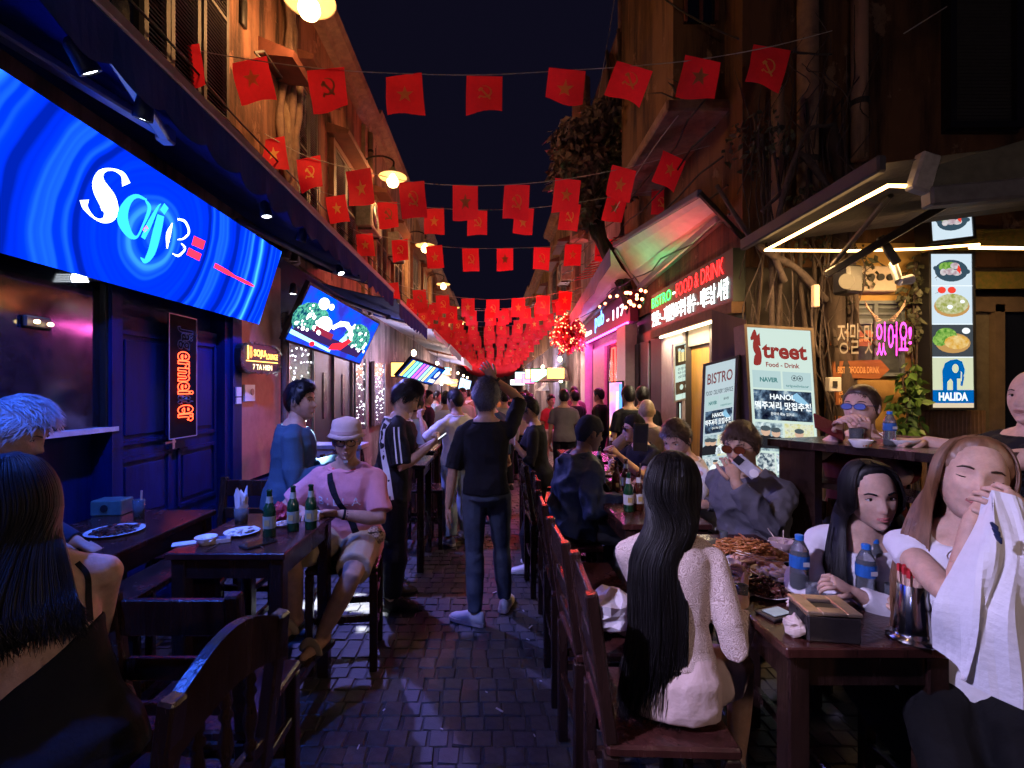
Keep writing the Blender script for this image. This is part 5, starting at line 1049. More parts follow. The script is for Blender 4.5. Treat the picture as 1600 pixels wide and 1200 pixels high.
# ---------------------------------------------------------------- fig roots / trunks on the right
BARK = M('fig_bark', (.075, .05, .042), .9, 0, 12, .5, 40, col2=(.03, .022, .02), stretch=(1, 1, .3)); BARKP = M('grey_bark', (.10, .075, .075), .9, 0, 12, .5, 40, col2=(.04, .03, .033))
fg_ = thing('fig_tree', 'old fig with hanging roots growing over the corner house', 'tree', (3.15, 4.35, 0)); rg = random.Random(21)
def stem(par, pts, r0, r1, nm='trunk', mat=BARK, n=8):
    c = catmull(pts, 4); mb = MB(); m = len(c); mb.tube(c, [lerp(r0, r1, i / m) * (1 + .14 * math.sin(i * 1.9 + r0 * 90)) for i in range(m)], n); return mb.build(nm, mat, par, True)
stem(fg_, [(3.18, 4.38, 0), (3.15, 4.36, .8), (3.22, 4.38, 1.7), (3.16, 4.4, 2.5), (3.3, 4.42, 3.4), (3.2, 4.5, 4.2)], .12, .06)
for k in range(11):
    px = rg.uniform(1165, 1330); X = (px - VX) * 4.42 / FPX; z1 = rg.uniform(2.6, 4.6)
    stem(fg_, [(X + rg.uniform(-.06, .06), 4.35 + rg.uniform(-.1, .12), z1 * q / 4 + .05) for q in range(5)], rg.uniform(.018, .055), .012, 'root', BARK if k % 3 else BARKP, 6)
stem(fg_, [P(1290, 470, 4.3), P(1245, 420, 4.2), P(1200, 395, 4.1), P(1165, 360, 4.1), P(1120, 290, 4.3)], .035, .015, 'limb', BARKP); stem(fg_, [P(1300, 300, 4.3), P(1250, 240, 4.2), P(1230, 290, 4.2), P(1190, 330, 4.2)], .03, .014, 'limb', BARKP); stem(fg_, [P(1225, 440, 4.2), P(1210, 370, 4.1), P(1255, 215, 4.1), P(1300, 195, 4.2)], .03, .012, 'limb', BARKP)
rgv = random.Random(44)
for k in range(46):
    px = rgv.uniform(1160, 1345); X = (px - VX) * 4.4 / FPX; z1 = rgv.uniform(2.4, 5.2); z0 = max(0.6, z1 - rgv.uniform(.6, 2.4)); stem(fg_, [(X + rgv.uniform(-.09, .09), 4.34 + rgv.uniform(-.14, .16), lerp(z0, z1, q / 4)) for q in range(5)], rgv.uniform(.004, .012), .003, 'root', BARK if k % 2 else BARKP, 5)
def leaf_cloud(name, parent, blobs, n, size, mat, seed, down=.4):
    r_ = random.Random(seed); mb = MB()
    for _ in range(n):
        c, rr = blobs[r_.randrange(len(blobs))]; d = V((r_.gauss(0, 1), r_.gauss(0, 1), r_.gauss(0, 1))).normalized() * (r_.random() ** .45)
        p = V(c) + V((d.x * rr[0], d.y * rr[1], d.z * rr[2])); a = V((r_.uniform(-1, 1), r_.uniform(-1, 1), r_.uniform(-1, .5) - down)).normalized(); b = a.orthogonal().normalized(); b = Matrix.Rotation(r_.random() * 6.28, 3, a) @ b; l = size * r_.uniform(.6, 1.3)
        q = a.cross(b) * l * .06; mb.add([p, p + a * l * .45 + b * l * .27 + q, p + a * l, p + a * l * .45 - b * l * .27 + q], [(0, 1, 2), (0, 2, 3)])
    return mb.build(name, mat, parent, kind='stuff')
LEAFD = M('dusty_leaf', (.055, .06, .035), .6, .5, 3); LEAFG = M('green_leaf', (.05, .11, .02), .5, .5, 4); LEAFM = M('mauve_leaf', (.20, .15, .14), .6, .4, 4)
leaf_cloud('foliage', fg_, [((2.5, 4.4, 4.0), (.35, .3, .3)), ((3.0, 4.5, 3.2), (.4, .1, .3)), (P(1330, 420, 4.4), (.25, .1, .25)), (P(1310, 480, 4.4), (.1, .08, .3)), (P(1290, 310, 4.4), (.35, .15, .15))], 900, .07, LEAFD, 3)
wt = thing('street_tree', 'tree with a vine-wrapped leaning trunk and dusty crown on the right', 'tree', (2.44, 8.1, 2.9))
for k in range(7): o_ = V((rg.uniform(-.1, .1), rg.uniform(-.1, .1), 0)); stem(wt, [V((2.44, 8.1, 2.9)) + o_ * .5, V((2.2, 8.1, 3.6)) + o_, V((1.95, 8.1, 4.1)) + o_ * 1.2, V((1.75 + .1 * math.sin(k), 8.0, 4.6)), V((2.0 + .12 * math.sin(k * 2), 7.8, 5.8)), V((2.15 + .3 * math.sin(k * 3), 7.7 + .3 * math.cos(k), 7.4))], .075, .025, 'trunk', BARK, 6)
stem(wt, [(1.85, 8.0, 4.9), (1.5, 7.8, 5.4), (1.25, 7.7, 5.9)], .05, .015, 'limb'); stem(wt, [(1.95, 7.9, 5.4), (2.3, 7.4, 5.9), (2.6, 7.1, 6.2)], .05, .015, 'limb')
leaf_cloud('crown', wt, [((1.35, 7.8, 5.75), (.42, .4, .42)), ((1.6, 7.8, 5.3), (.4, .4, .4)), ((1.2, 7.8, 5.2), (.25, .3, .4)), ((1.75, 7.8, 6.1), (.35, .4, .35)), ((1.45, 7.9, 4.75), (.3, .3, .35))], 3200, .17, LEAFM, 8); leaf_cloud('crown', wt, [((2.3, 7.3, 5.6), (.5, .4, .6)), ((2.6, 7.0, 5.2), (.35, .3, .5)), ((2.0, 7.5, 5.0), (.3, .3, .4))], 2200, .12, LEAFD, 9)
for (lb, px, py, Y, n, s_) in (('leafy green potted climber beside the red-shirted man', 1418, 640, 4.3, 260, .10), ('dark climber trailing down by the elephant logo box', 1432, 470, 4.4, 300, .08)):
    t = thing('climber', lb, 'plant', P(px, 760, Y)); c = P(px, py, Y)
    for k in range(5): stem(t, [P(px + k * 3 - 6, 780, Y), P(px + 6 * math.sin(k), 690, Y), P(px + 8 * math.sin(k * 2.1), 600, Y), P(px + 8 * math.sin(k * 3), py - 60, Y)], .012, .006, 'stem', BARK, 5)
    leaf_cloud('leaf_mass', t, [(c, (.14, .1, .25)), (c + V((-.03, 0, -.25)), (.16, .08, .2)), (c + V((.03, 0, .25)), (.1, .06, .2))], n, s_, LEAFG if py > 600 else LEAFD, 5)
pl_ = thing('bay_plant', 'spiky plant silhouetted on the upper ledge of the corner house', 'plant', (1.95, 5.1, 4.7)); mb = MB(); rg = random.Random(3)
for k in range(16): d = V((rg.uniform(-1, 1), rg.uniform(-.6, .4), rg.uniform(.4, 1.2))).normalized() * rg.uniform(.25, .5); b = V((2.0 + rg.uniform(-.1, .25), 5.0, 4.72)); mb.tube([b, b + d * .6, b + d + V((0, 0, -.08))], [.012, .014, .002], 4, flat=.3)
mb.build('leaf', LEAFD, pl_)
# wires
rgw = random.Random(8)
for k, (a, b, sag, lb) in enumerate(((P(1040, 0, 5), P(1300, 85, 4.4), .15, 'black cable dipping across the top right corner'), (P(960, 300, 7.5), P(1480, 10, 4.4), .1, 'thin wire rising to the right past the flags'), (P(930, 180, 8), P(960, 0, 8), .02, 'thin pale cord hanging by the tree trunk'), (P(1060, 180, 5), P(960, 330, 6), -.05, 'pale rod slanting beside the tree foliage'), (P(1190, 300, 4.5), P(1380, 70, 4.5), .05, 'fine wire running up past the pipes'), (P(1210, 350, 4.4), P(1330, 335, 4.3), -.12, 'curved hose looped under the yard roof'))):
    a = V(a); b = V(b); mb = MB(); mb.tube([lerp(a, b, q / 12) - V((0, 0, sag * 4 * q / 12 * (1 - q / 12))) for q in range(13)], .010 if k in (0, 5) else .006, 5); mb.build('wire', CABLE if k in (0, 4) else STRING, label=lb, cat='wire')
rgc = random.Random(61)
CL = ['lowest', 'second lowest', 'third', 'fourth', 'topmost']
for k in range(5):
    mb = MB(); pts = []; z = 3.75 + k * .16
    for q in range(25): y = 3.2 + q * .62; pts.append(V((LX + .14 + .03 * math.sin(q + k), y, z - .10 * abs(math.sin(q * .52 + k * .7)) + rgc.uniform(-.015, .015))))
    mb.tube(catmull(pts, 3), .010, 5); mb.build('wire', CABLE, label='%s of the black cables slung along the left house fronts' % CL[k], cat='wire', group='cables along the left houses')
for k in range(6):
    mb = MB(); a = V((2.3 - .05 * k, 4.6, 3.4 + .28 * k)); b = V((1.95 - .03 * k, 12.5, 4.0 + .25 * k)); mb.tube([lerp(a, b, q / 20) + V((.04 * math.sin(q * 1.3 + k), 0, -.9 * q / 20 * (1 - q / 20) + .03 * math.sin(q * 2.1))) for q in range(21)], .011, 5); mb.build('wire', CABLE, label='%s black cable in the bundle along the right house fronts' % ORDW[k], cat='wire', group='cables along the right houses')
for k, (px, Y, z0, z1, r_, lb) in enumerate(((985, 7.2, 5.2, 8.2, .05, 'bamboo pole standing by the upper bay on the right'), (905, 11.2, 5.2, 9.0, .22, 'broad pale pilaster high on the right skyline'), (965, 8.4, 5.6, 8.6, .04, 'thin upright pole beside the hanging drape'))):
    X = (px - VX) * Y / FPX; mb = MB(); mb.tube([(X, Y, z0), (X + .06, Y, (z0 + z1) / 2), (X + .04, Y, z1)], r_, 10); mb.build('pole', MOULD, label=lb, cat='pole')
mb = MB(); n_ = 14
for i in range(n_):
    for j in range(6): f_ = lambda i, j: P(945 + i * 1.6 + 4 * math.sin(j * .8), 82 + j * 24, 8.3) + V((0, .05 * math.sin(i * 1.9), 0)); mb.quad(f_(i, j), f_(i + 1, j), f_(i + 1, j + 1), f_(i, j + 1))
mb.build('drape', M('old_drape', (.20, .12, .07), .9, .3), label='old brown drape hanging on the right house front above the tree', cat='drape')
def ac_unit(label, c, out=1):
    t = thing('air_conditioner', label, 'air conditioner', V(c) - V((0, 0, .3)), 'air conditioners on the house fronts'); c = V(c); mb = MB(); mb.box(c, (.32, .8, .56), ch=.02); mb.build('case', M('aged_enamel', (.30, .28, .25), .6, .3), t)
    mb = MB(); mb.tube([c + V((out * .162, -.1, 0)), c + V((out * .17, -.1, 0))], .22, 20); mb.build('fan_recess', BLACK, t); mb = MB()
    for k in range(7): mb.tube([c + V((out * .175, -.1 + .03 * (k + .5) * math.cos(a), .03 * (k + .5) * math.sin(a))) for a in [2 * PI * j / 18 for j in range(19)]], .004, 4)
    mb.build('fan_grille', ALU, t)
    for yy in (-.3, .3): mb = MB(); mb.bar(c + V((-out * .2, yy, -.3)), c + V((out * .14, yy, -.3)), .03, .03); mb.build('bracket', IRON, t)
ac_unit('air conditioner box on the pink house beyond the first street lamp', (LX + .2, 9.15, 5.0)); ac_unit('air conditioner box beside the far shutters on the left', (LX + .2, 11.75, 5.2)); ac_unit('air conditioner box high on the right house past the pub', (2.05, 13.5, 5.0), -1)
bw = MB(); bw.box((2.18, 4.985, 6.3), (.34, .04, 1.5)); bwo = bw.build('bay_window', GLASSD, R1)
for q in (2.02, 2.18, 2.34): mb = MB(); mb.box((q, 4.96, 6.3), (.03, .04, 1.5)); mb.build('frame', TRIM, bwo)
# ---------------------------------------------------------------- right awnings
CANV = M('cream_awning_cloth', (.62, .60, .56), .8, .12, 5, .2, 40)
aw = thing('awning', 'cream awning lit red and green over the food-and-drink sign', 'awning', (2.1, 6, 3.3)); FN, FF, BF, BN = V((1.90, 4.35, 3.50)), V((1.87, 7.3, 3.92)), V((2.42, 7.75, 3.40)), V((2.42, 5.0, 3.56))
mb = MB(); n = 10
for i in range(n):
    for j in range(5):
        g_ = lambda s_, t_: lerp(lerp(FN, FF, s_), lerp(BN, BF, s_), t_) - V((0, 0, .05 * math.sin(PI * t_) + .015 * math.sin(t_ * 14)))
        q = [g_(i / n, j / 5), g_(i / n, (j + 1) / 5), g_((i + 1) / n, (j + 1) / 5), g_((i + 1) / n, j / 5)]; mb.quad(*q); mb.quad(*[p + V((0, 0, .012)) for p in q[::-1]])
mb.build('canopy', CANV, aw, True)
mb = MB(); mb.bar(FN, FF, .05, .07, ch=.01); mb.build('front_rail', M('navy_rail', (.04, .05, .12), .6), aw)
mb = MB(); mb.bar(BN + V((-.02, 0, -.05)), BF + V((-.02, 0, -.05)), .09, .11, ch=.015); mb.build('cassette', ALU, aw); mb = MB(); mb.bar(FF + V((.02, 0, -.06)), BF + V((0, 0, -.04)), .05, .07, ch=.01); mb.build('folding_arm', ALU, aw)
mb = MB(); mb.bar(FN, BN + V((.1, -.3, -.4)), .035, .05, ch=.006); mb.build('brace', IRON, aw)
aw = thing('awning', 'second cream awning with a blue tarpaulin edge over the pub', 'awning', (2.0, 9.5, 3)); FN, FF, BF, BN = V((1.72, 6.9, 3.72)), V((1.66, 12.2, 2.98)), V((2.3, 12.3, 3.38)), V((2.3, 7.9, 3.55)); mb = MB()
for i in range(n):
    for j in range(4):
        q = [g_(i / n, j / 4), g_(i / n, (j + 1) / 4), g_((i + 1) / n, (j + 1) / 4), g_((i + 1) / n, j / 4)]; mb.quad(*q); mb.quad(*[p + V((0, 0, .012)) for p in q[::-1]])
mb.build('canopy', CANV, aw, True); mb = MB(); n_ = 14
for i in range(n_):
    a, b = lerp(FN, FF, i / n_), lerp(FN, FF, (i + 1) / n_); w_ = lambda k: V((-.02 * math.sin(k * 1.7), 0, -.22 - .03 * math.sin(k * 2.3))); mb.quad(a + V((-.01, 0, .05)), b + V((-.01, 0, .05)), b + w_(i + 1), a + w_(i))
mb.build('valance', M('blue_tarpaulin', (.06, .07, .20), .7, .3, 6), aw); mb = MB(); mb.bar(BN + V((-.05, 0, -.06)), BF + V((-.05, 0, -.06)), .09, .12); mb.build('cassette', IRON, aw)
aw = thing('awning', 'small red striped awning above the blue tarpaulin edge', 'awning', (1.9, 8.5, 3.9)); mb = MB(); RS = M('red_awning_slat', (.5, .03, .06), .5, .2)
for k in range(14): a = lerp(P(958, 372, 8.2), P(898, 438, 9.4), k / 13); mb = MB(); mb.bar(a, a + V((.38, .1, .10)), .05, .012); mb.build('slat', RS, aw)
# ---------------------------------------------------------------- pub
PUBX = 2.3; R2 = thing('building', 'pink-lit pub with a purple sign band', 'building', (4.5, 11, 0), 'old houses on the right')
mb = MB(); mb.box((4.85, 10.9, 6), (4.9, 4.0, 5.2)); mb.build('wall', GREYW, R2); mb = MB(); mb.box((4.9, 10.9, 1.68), (4.9, 4.0, 3.36)); mb.build('shopfront_wall', M('plum_wall', (.22, .13, .18), .7, .2), R2)
mb = MB(); mb.box((PUBX + .06, 9.95, 3.1), (.14, 4.1, .52)); sb = mb.build('sign_band', M('purple_band', (.20, .02, .10), .5, .1), R2)
PUBB = E('pub_blue', (.10, .35, 1), 5); lettering('pub', (PUBX - .012, 10.6, 2.95), (0, -.85, 0), (0, 0, .42), PUBB, sb, 'lettering', .02); WSG = E('pub_white', (1, .75, .85), 3); lettering('since', (PUBX - .012, 11.7, 2.98), (0, -.75, 0), (0, 0, .13), WSG, sb, 'lettering', .03); lettering('- 117', (PUBX - .012, 9.5, 3.0), (0, -1.3, 0), (0, 0, .2), WSG, sb, 'lettering', .03)
PKL = E('pink_led', (1, .06, .55), 9); mb = MB(); mb.bar((PUBX - .02, 8.0, 2.82), (PUBX - .02, 11.95, 2.82), .03, .03); mb.build('pink_strip', PKL, R2)
for yy in (8.25, 11.75): mb = MB(); mb.box((PUBX + .03, yy, 1.4), (.2, .55, 2.8)); mb.build('pillar', M('mauve_pillar', (.45, .36, .45), .5, .1), R2)
mb = MB(); mb.box((PUBX + .1, 10.0, 1.3), (.06, 2.6, 2.6)); mb.build('doorway', GLASSD, R2); mb = MB(); mb.box((PUBX + .05, 10.4, 1.35), (.06, 1.1, 2.5)); mb.build('inner_wall', M('rose_wall', (.4, .2, .2), .7), R2)
mb = MB()
for q in (((9.1, 2.5), (9.1, 1.5)), ((9.35, 2.5), (9.35, 1.5)), ((9.1, 2.5), (9.35, 2.5))): mb.bar((PUBX + .05, q[0][0], q[0][1]), (PUBX + .05, q[1][0], q[1][1]), .02)
mb.build('red_neon_frame', E('red_neon', (1, .06, .05), 4), R2)
ps = lightbox('advert_lightbox', 'colourful lit advert panel on the pub pillar, yellow to pink', 'advert', P(952, 598, 8.0), P(972, 597, 7.9), P(953, 735, 8.0), .06, E('advert_mix', (.9, .5, .08), 1.6, col2=(.5, .12, .8), scale=2.2)); pic(ps[0], ps, [[(.3, .05), (.5, .05), (.75, .9), (.55, .9)]], E('advert_pink', (1, .45, .5), 1.8), lift=.004); pic(ps[0], ps, [rc(.75, .6, 1, .98)], E('advert_blue', (.1, .3, 1), 1.6), lift=.004)
l = bpy.data.lights.new('pub_glow', 'AREA'); l.energy = 110; l.color = (1, .12, .6); l.shape = 'RECTANGLE'; l.size = .05; l.size_y = 3.8; lo = bpy.data.objects.new('pub_glow', l); COL.objects.link(lo); lo.parent = R2; lo.location = V((PUBX - .05, 9.95, 2.8)) - ORI[R2]; lo.rotation_euler = (0, R(25), 0)
l = bpy.data.lights.new('tube_glow', 'AREA'); l.energy = 26; l.color = (1, .8, .5); l.shape = 'RECTANGLE'; l.size = .05; l.size_y = 1.6; lo = bpy.data.objects.new('tube_glow', l); COL.objects.link(lo); lo.parent = tb; lo.location = V((2.3, 5.75, 2.38)) - ORI[tb]
# red fairy lights in a lantern bush
fb = thing('fairy_lights', 'mass of red fairy lights round a hanging basket beside the pub sign', 'fairy lights', (1.55, 11, 2.6)); rg = random.Random(6); mb = MB(); c0 = P(888, 520, 10.5)
for _ in range(150): d = V((rg.gauss(0, 1), rg.gauss(0, 1), rg.gauss(0, 1))).normalized(); mb.ball(c0 + V((d.x * .42, d.y * .35, d.z * .5)) * rg.uniform(.75, 1), rg.uniform(.010, .020), 5, 4)
tag(mb.build('bulb', E('fairy_red', (1, .14, .06), 9), fb), kind='stuff'); leaf_cloud('foliage', fb, [(c0, (.38, .3, .42))], 400, .16, M('red_tinsel', (.45, .03, .03), .6, .3), 4)
l = bpy.data.lights.new('fairy_glow', 'POINT'); l.energy = 170; l.color = (1, .04, .03); l.shadow_soft_size = .4; lo = bpy.data.objects.new('fairy_glow', l); COL.objects.link(lo); lo.parent = fb; lo.location = c0 + V((-.5, .1, .3)) - ORI[fb]
fc = thing('fairy_lights', 'string of round red fairy bulbs between the pub and the food-and-drink sign', 'fairy lights', P(990, 470, 7)); mb = MB()
for (a, b, n_) in (((930, 480, 8.5), (985, 452, 7.4), 5), ((975, 460, 7.2), (1012, 455, 6.9), 5), ((975, 480, 7.2), (1010, 462, 6.9), 4), ((978, 470, 7.2), (1003, 480, 6.9), 4)):
    for k in range(n_): mb.ball(lerp(P(*a), P(*b), (k + .5) / n_) + V((rg.uniform(-.03, .03), 0, rg.uniform(-.04, .04))), .024, 7, 5)
tag(mb.build('bulb', E('fairy_orange_red', (1, .20, .08), 16), fc), kind='stuff'); mb = MB(); mb.tube([P(900, 500, 9), P(985, 455, 7.4), P(1012, 448, 6.9), P(1003, 482, 6.9), P(975, 462, 7.2)], .006, 4); mb.build('cable', CABLE, fc)
# far right houses
def rhouse(lb, y0, y1, top, wall, wins): return house(lb, y0, y1, top, wall, GREYW, wins, x=2.25, out=-1, group='old houses on the right')
rhouse('stained house beyond the pub on the right', 12.95, 18, 7.4, PINKW, [(14, 15, 4.3, 5.9), (16.2, 17.2, 4.3, 5.9)]); rhouse('brown house farther along on the right', 18.05, 26, 7.0, OCHRE, [(19.5, 20.7, 4.2, 5.8), (23, 24.2, 4.2, 5.8)]); rhouse('farthest house on the right where the street ends', 26.05, 48, 7.3, ORANGE, [(29, 30.2, 4.2, 5.8)])
mb = MB(); mb.box((0, 52, 4.2), (12, 3, 8.4)); e_ = thing('building', 'dark house closing the far end of the street', 'building', (0, 52, 0)); mb.build('wall', GREYW, e_)
for k in range(4): mb = MB(); mb.box((-2.4 + k * 1.6, 50.46, 4.2), (.8, .1, 1.4)); mb.build('window', GLASSD, e_)
# far stalls: lit shop signs and umbrellas
rg = random.Random(12); SGN = [('warm', (1, .6, .22)), ('white', (.9, .95, 1)), ('cyan', (.3, .8, 1)), ('amber', (1, .4, .08)), ('magenta', (1, .15, .6)), ('green', (.3, 1, .5))]
for k in range(16):
    left = k % 2 == 0; Y = 11.5 + k * 1.7; X = (LX + .45) if left else 1.75; nm, cc = SGN[rg.randrange(6)]; w = rg.uniform(.5, 1.1); h = rg.uniform(.25, .5); zc = rg.uniform(2.0, 2.5); n = 'left' if left else 'right'
    ordn = ['nearest', 'second', 'third', 'fourth', 'fifth', 'sixth', 'seventh', 'farthest'][k // 2]
    t = thing('shop_sign', '%s small glowing %s shop sign far along the %s side' % (ordn, nm, n), 'sign', (X, Y, zc), 'glowing shop signs far along the street'); mb = MB(); mb.box((X, Y, zc), (w, .08, h), ch=.01); mb.build('case', BLACK, t); mb = MB(); mb.box((X, Y - .045, zc), (w * .92, .008, h * .85)); mb.build('lit_face', E('far_sign_%s' % nm, cc, 4), t)
for k, (px, py, Y, w) in enumerate(((876, 590, 15, 1.5), (862, 606, 20, 1.4), (690, 596, 20, 1.5))):
    c = P(px, py, Y); t = thing('umbrella', '%s pale lit umbrella at the far bars' % ('near right', 'far right', 'left')[k], 'umbrella', (c.x, Y, 0), 'umbrellas at the far bars'); mb = MB(); ring = [c + V((w * .5 * math.cos(a), w * .5 * math.sin(a), -.12)) for a in [2 * PI * j / 8 for j in range(8)]]; top_ = c + V((0, 0, .4))
    mb.add([top_] + ring, [(0, 1 + j, 1 + (j + 1) % 8) for j in range(8)]); mb.build('canopy', M('pale_umbrella', (.6, .62, .6), .7), t); mb = MB(); mb.tube([(c.x, Y, 0), c + V((0, 0, .38))], .025, 8); mb.build('pole', IRON, t)
    mb = MB(); mb.ball(c + V((0, -.05, -.1)), .06, 8, 6); mb.build('lamp', E('umbrella_bulb', (1, .85, .55), 25), t)
for k in range(-2, 12):  # the first two are unseen fill bulbs added behind the camera
    left = k % 2 == 0; Y = 10.5 + k * 2.2 if k >= 0 else -1.1; X = (-1.75 if left else 1.8); n = 'left' if left else 'right'; ordn = ['nearest', 'second', 'third', 'fourth', 'fifth', 'farthest'][k // 2]
    t = thing('hanging_bulb', ('%s bare warm bulb hung under the far %s awnings' if k >= 0 else '%s bare bulb hung under the near %s awning' % ('single', n) + '%.0s%.0s') % (ordn, n), 'bulb', (X, Y, 2.5), 'bulbs under the far awnings'); mb = MB(); mb.ball((X, Y, 2.5), (.055, .055, .07), 8, 6); mb.build('bulb', E('awning_bulb', (1, .72, .42), 30), t); mb = MB(); mb.tube([(X, Y, 2.56), (X, Y, 2.9)], .008, 4); mb.build('cord', CABLE, t)
    l = bpy.data.lights.new('bulb_light', 'POINT'); l.energy = 105 if k >= 0 else (10 if left else 42); l.color = ((.25, .3, 1) if left else (1, .70, .60)) if k < 0 else (1, .60, .52) if k % 3 else (.7, .6, 1); l.shadow_soft_size = .08; lo = bpy.data.objects.new('bulb_light', l); COL.objects.link(lo); lo.parent = t; lo.location = (0, -.0, -.12)
# ---------------------------------------------------------------- bunting
def flag_mat(nm='flag_red', c1=(.78, .022, .045), c2=(.9, .03, .055)):
    m = M(nm, c1, .75, .12, 8, .1, 60); n = m.node_tree.nodes; l = m.node_tree.links; b = n['Principled BSDF']; o = n['Material Output']
    t = n.new('ShaderNodeBsdfTranslucent'); t.inputs[0].default_value = (*c2, 1); mxs = n.new('ShaderNodeMixShader'); mxs.inputs[0].default_value = .4; l.new(b.outputs[0], mxs.inputs[1]); l.new(t.outputs[0], mxs.inputs[2]); l.new(mxs.outputs[0], o.inputs[0]); return m
FLAG = flag_mat(); FYEL = flag_mat('flag_yellow_print', (.85, .50, .14), (.9, .45, .12)); FYD = M('flag_yellow_print_worn', (.40, .13, .05), .8, .1)
def wave(x, z, k): return .10 * math.sin(x * 4.2 + k * 1.7 + z * 2.5) * (-z) + .05 * math.sin(z * 4.5 + k * 2) + .10 * (x + .5) * z * (k - 2)
cloths, emb = [], {}
for k in range(5):
    mb = MB(); nx_, nz_ = 6, 7; vs = [(-.5 + i / nx_, wave(-.5 + i / nx_, -j / nz_, k), -j / nz_) for j in range(nz_ + 1) for i in range(nx_ + 1)]
    fs = [(j * (nx_ + 1) + i, j * (nx_ + 1) + i + 1, (j + 1) * (nx_ + 1) + i + 1, (j + 1) * (nx_ + 1) + i) for j in range(nz_) for i in range(nx_)]
    mb.add(vs, fs); me = mb.mesh('flag', smooth=True); me.materials.append(FLAG); cloths.append(me)
    def put(poly2, mb):
        for p in poly2:
            mb.add([(x, wave(x, z, k) - .012, z) for x, z in p], [tuple(range(len(p)))])
    mb = MB(); pts = []
    for i in range(10): a = PI / 2 + i * PI / 5; r_ = .24 if i % 2 == 0 else .095; pts.append((r_ * math.cos(a), -.5 + r_ * 1.02 * math.sin(a)))
    put([[(0, -.5), pts[i], pts[(i + 1) % 10]] for i in range(10)], mb); emb[(k, 'S')] = mb.mesh('star')
    mb = MB(); arc = []
    for i in range(9):
        a = R(115 - i * 31); arc.append(((.20 * math.cos(a) + .02, -.47 + .20 * math.sin(a)), ((.20 - .012 - .045 * math.sin(PI * min(1, (i + .3) / 9))) * math.cos(a) + .02 + .006, -.47 + (.20 - .012 - .045 * math.sin(PI * min(1, (i + .3) / 9))) * math.sin(a) + .004)))
    q = [[arc[i][0], arc[i + 1][0], arc[i + 1][1], arc[i][1]] for i in range(8)]
    q += [[(-.17, -.66), (-.12, -.69), (-.07, -.61), (-.11, -.58)], [(.20, -.68), (.155, -.715), (-.12, -.40), (-.075, -.36)], [(-.17, -.42), (-.10, -.33), (-.02, -.37), (-.13, -.48)]]
    put(q, mb); emb[(k, 'H')] = mb.mesh('hammer_and_sickle')
for k_, me in emb.items(): me.materials.append(FYEL if k_[0] != 3 else FYD)
ORD = ['first', 'second', 'third', 'fourth', 'fifth', 'sixth', 'seventh', 'eighth', 'ninth', 'tenth', 'eleventh']
def flag(p, w, h, roll, tilt, kind, label, k, yaw=0):
    o = bpy.data.objects.new('flag', cloths[k % 5]); COL.objects.link(o); o.location = p; o.scale = (w, w, h); o.rotation_euler = (R(tilt), R(roll), R(yaw)); tag(o, label, 'flag', 'red flags strung over the street')
    e = bpy.data.objects.new('star' if kind == 'S' else 'hammer_and_sickle', emb[(k % 5, kind)]); COL.objects.link(e); e.parent = o
def bstring(pts, label):
    mb = MB(); mb.tube(pts, .0045, 4); mb.build('bunting_string', STRING, label=label, cat='string', group='bunting strings over the street')
rows = [('nearest', 4.0, .31, .345, [(285, 74, 8, 0, 'S'), (390, 93, 9, 0, 'S'), (509, 108, 7, 0, 'H'), (630, 115, 4, 0, 'S'), (757, 117, -1, 0, 'H'), (886, 110, -7, 16, 'S'), (992, 103, -20, 18, 'H'), (1098, 92, -12, 0, 'S'), (1208, 72, -14, 0, 'H')], (225, 55), (1300, 48)),
        ('second', 5.4, .29, .40, [(424, 215, 10, 8, 'S'), (481, 245, 9, 0, 'H'), (560, 266, 7, 0, 'S'), (643, 284, 4, 0, 'H'), (727, 290, 0, 0, 'S'), (808, 288, -3, 0, 'H'), (888, 279, -7, 0, 'S'), (975, 263, -14, 8, 'S'), (1054, 243, -22, 10, 'S'), (1142, 218, -14, 8, 'S')], (360, 180), (1240, 190)),
        ('third', 6.7, .28, .37, [(524, 306, 8, 0, 'S'), (605, 316, 4, 0, 'H'), (678, 325, 1, 0, 'S'), (746, 328, -1, 0, 'H'), (819, 326, -4, 0, 'S'), (892, 318, -7, 0, 'H'), (965, 306, -14, 0, 'S'), (1034, 296, -3, 0, 'H')], (480, 290), (1100, 280)),
        ('fourth', 8.6, .30, .41, [(569, 365, 6, 0, 'S'), (624, 374, 5, 0, 'H'), (678, 384, 5, 0, 'S'), (735, 388, 2, 0, 'H'), (789, 388, 0, 0, 'S'), (847, 386, -3, 0, 'H'), (896, 381, -4, 0, 'S'), (944, 374, -4, 0, 'H')], (545, 355), (985, 365)),
        ('fifth', 11.0, .31, .43, [(612, 442, 5, 0, 'S'), (655, 453, 4, 0, 'H'), (691, 461, 4, 0, 'H'), (731, 466, 1, 0, 'S'), (770, 468, 0, 0, 'H'), (810, 466, -1, 0, 'S'), (849, 462, -4, 0, 'H'), (884, 455, -5, 0, 'S')], (596, 435), (910, 448))]
for nm, Y, w, h, fl_, e0, e1 in rows:
    for i, (px, py, ro, ti, kd) in enumerate(fl_):
        flag(P(px, py, Y + .06 * math.sin(i * 2)), w, h, -ro, -ti, kd, 'red %s flag, %s from the left on the %s bunting line' % ('star' if kd == 'S' else 'hammer-and-sickle', ORD[i], nm), i * 3 + len(nm), random.uniform(-6, 6))
    bstring(catmull([P(*e0, Y)] + [P(px, py, Y + .06 * math.sin(i * 2)) for i, (px, py, *_) in enumerate(fl_)] + [P(*e1, Y)], 4), '%s bunting string stretched across the street' % nm)
rg = random.Random(31); nrow = 0; Y = 11.9
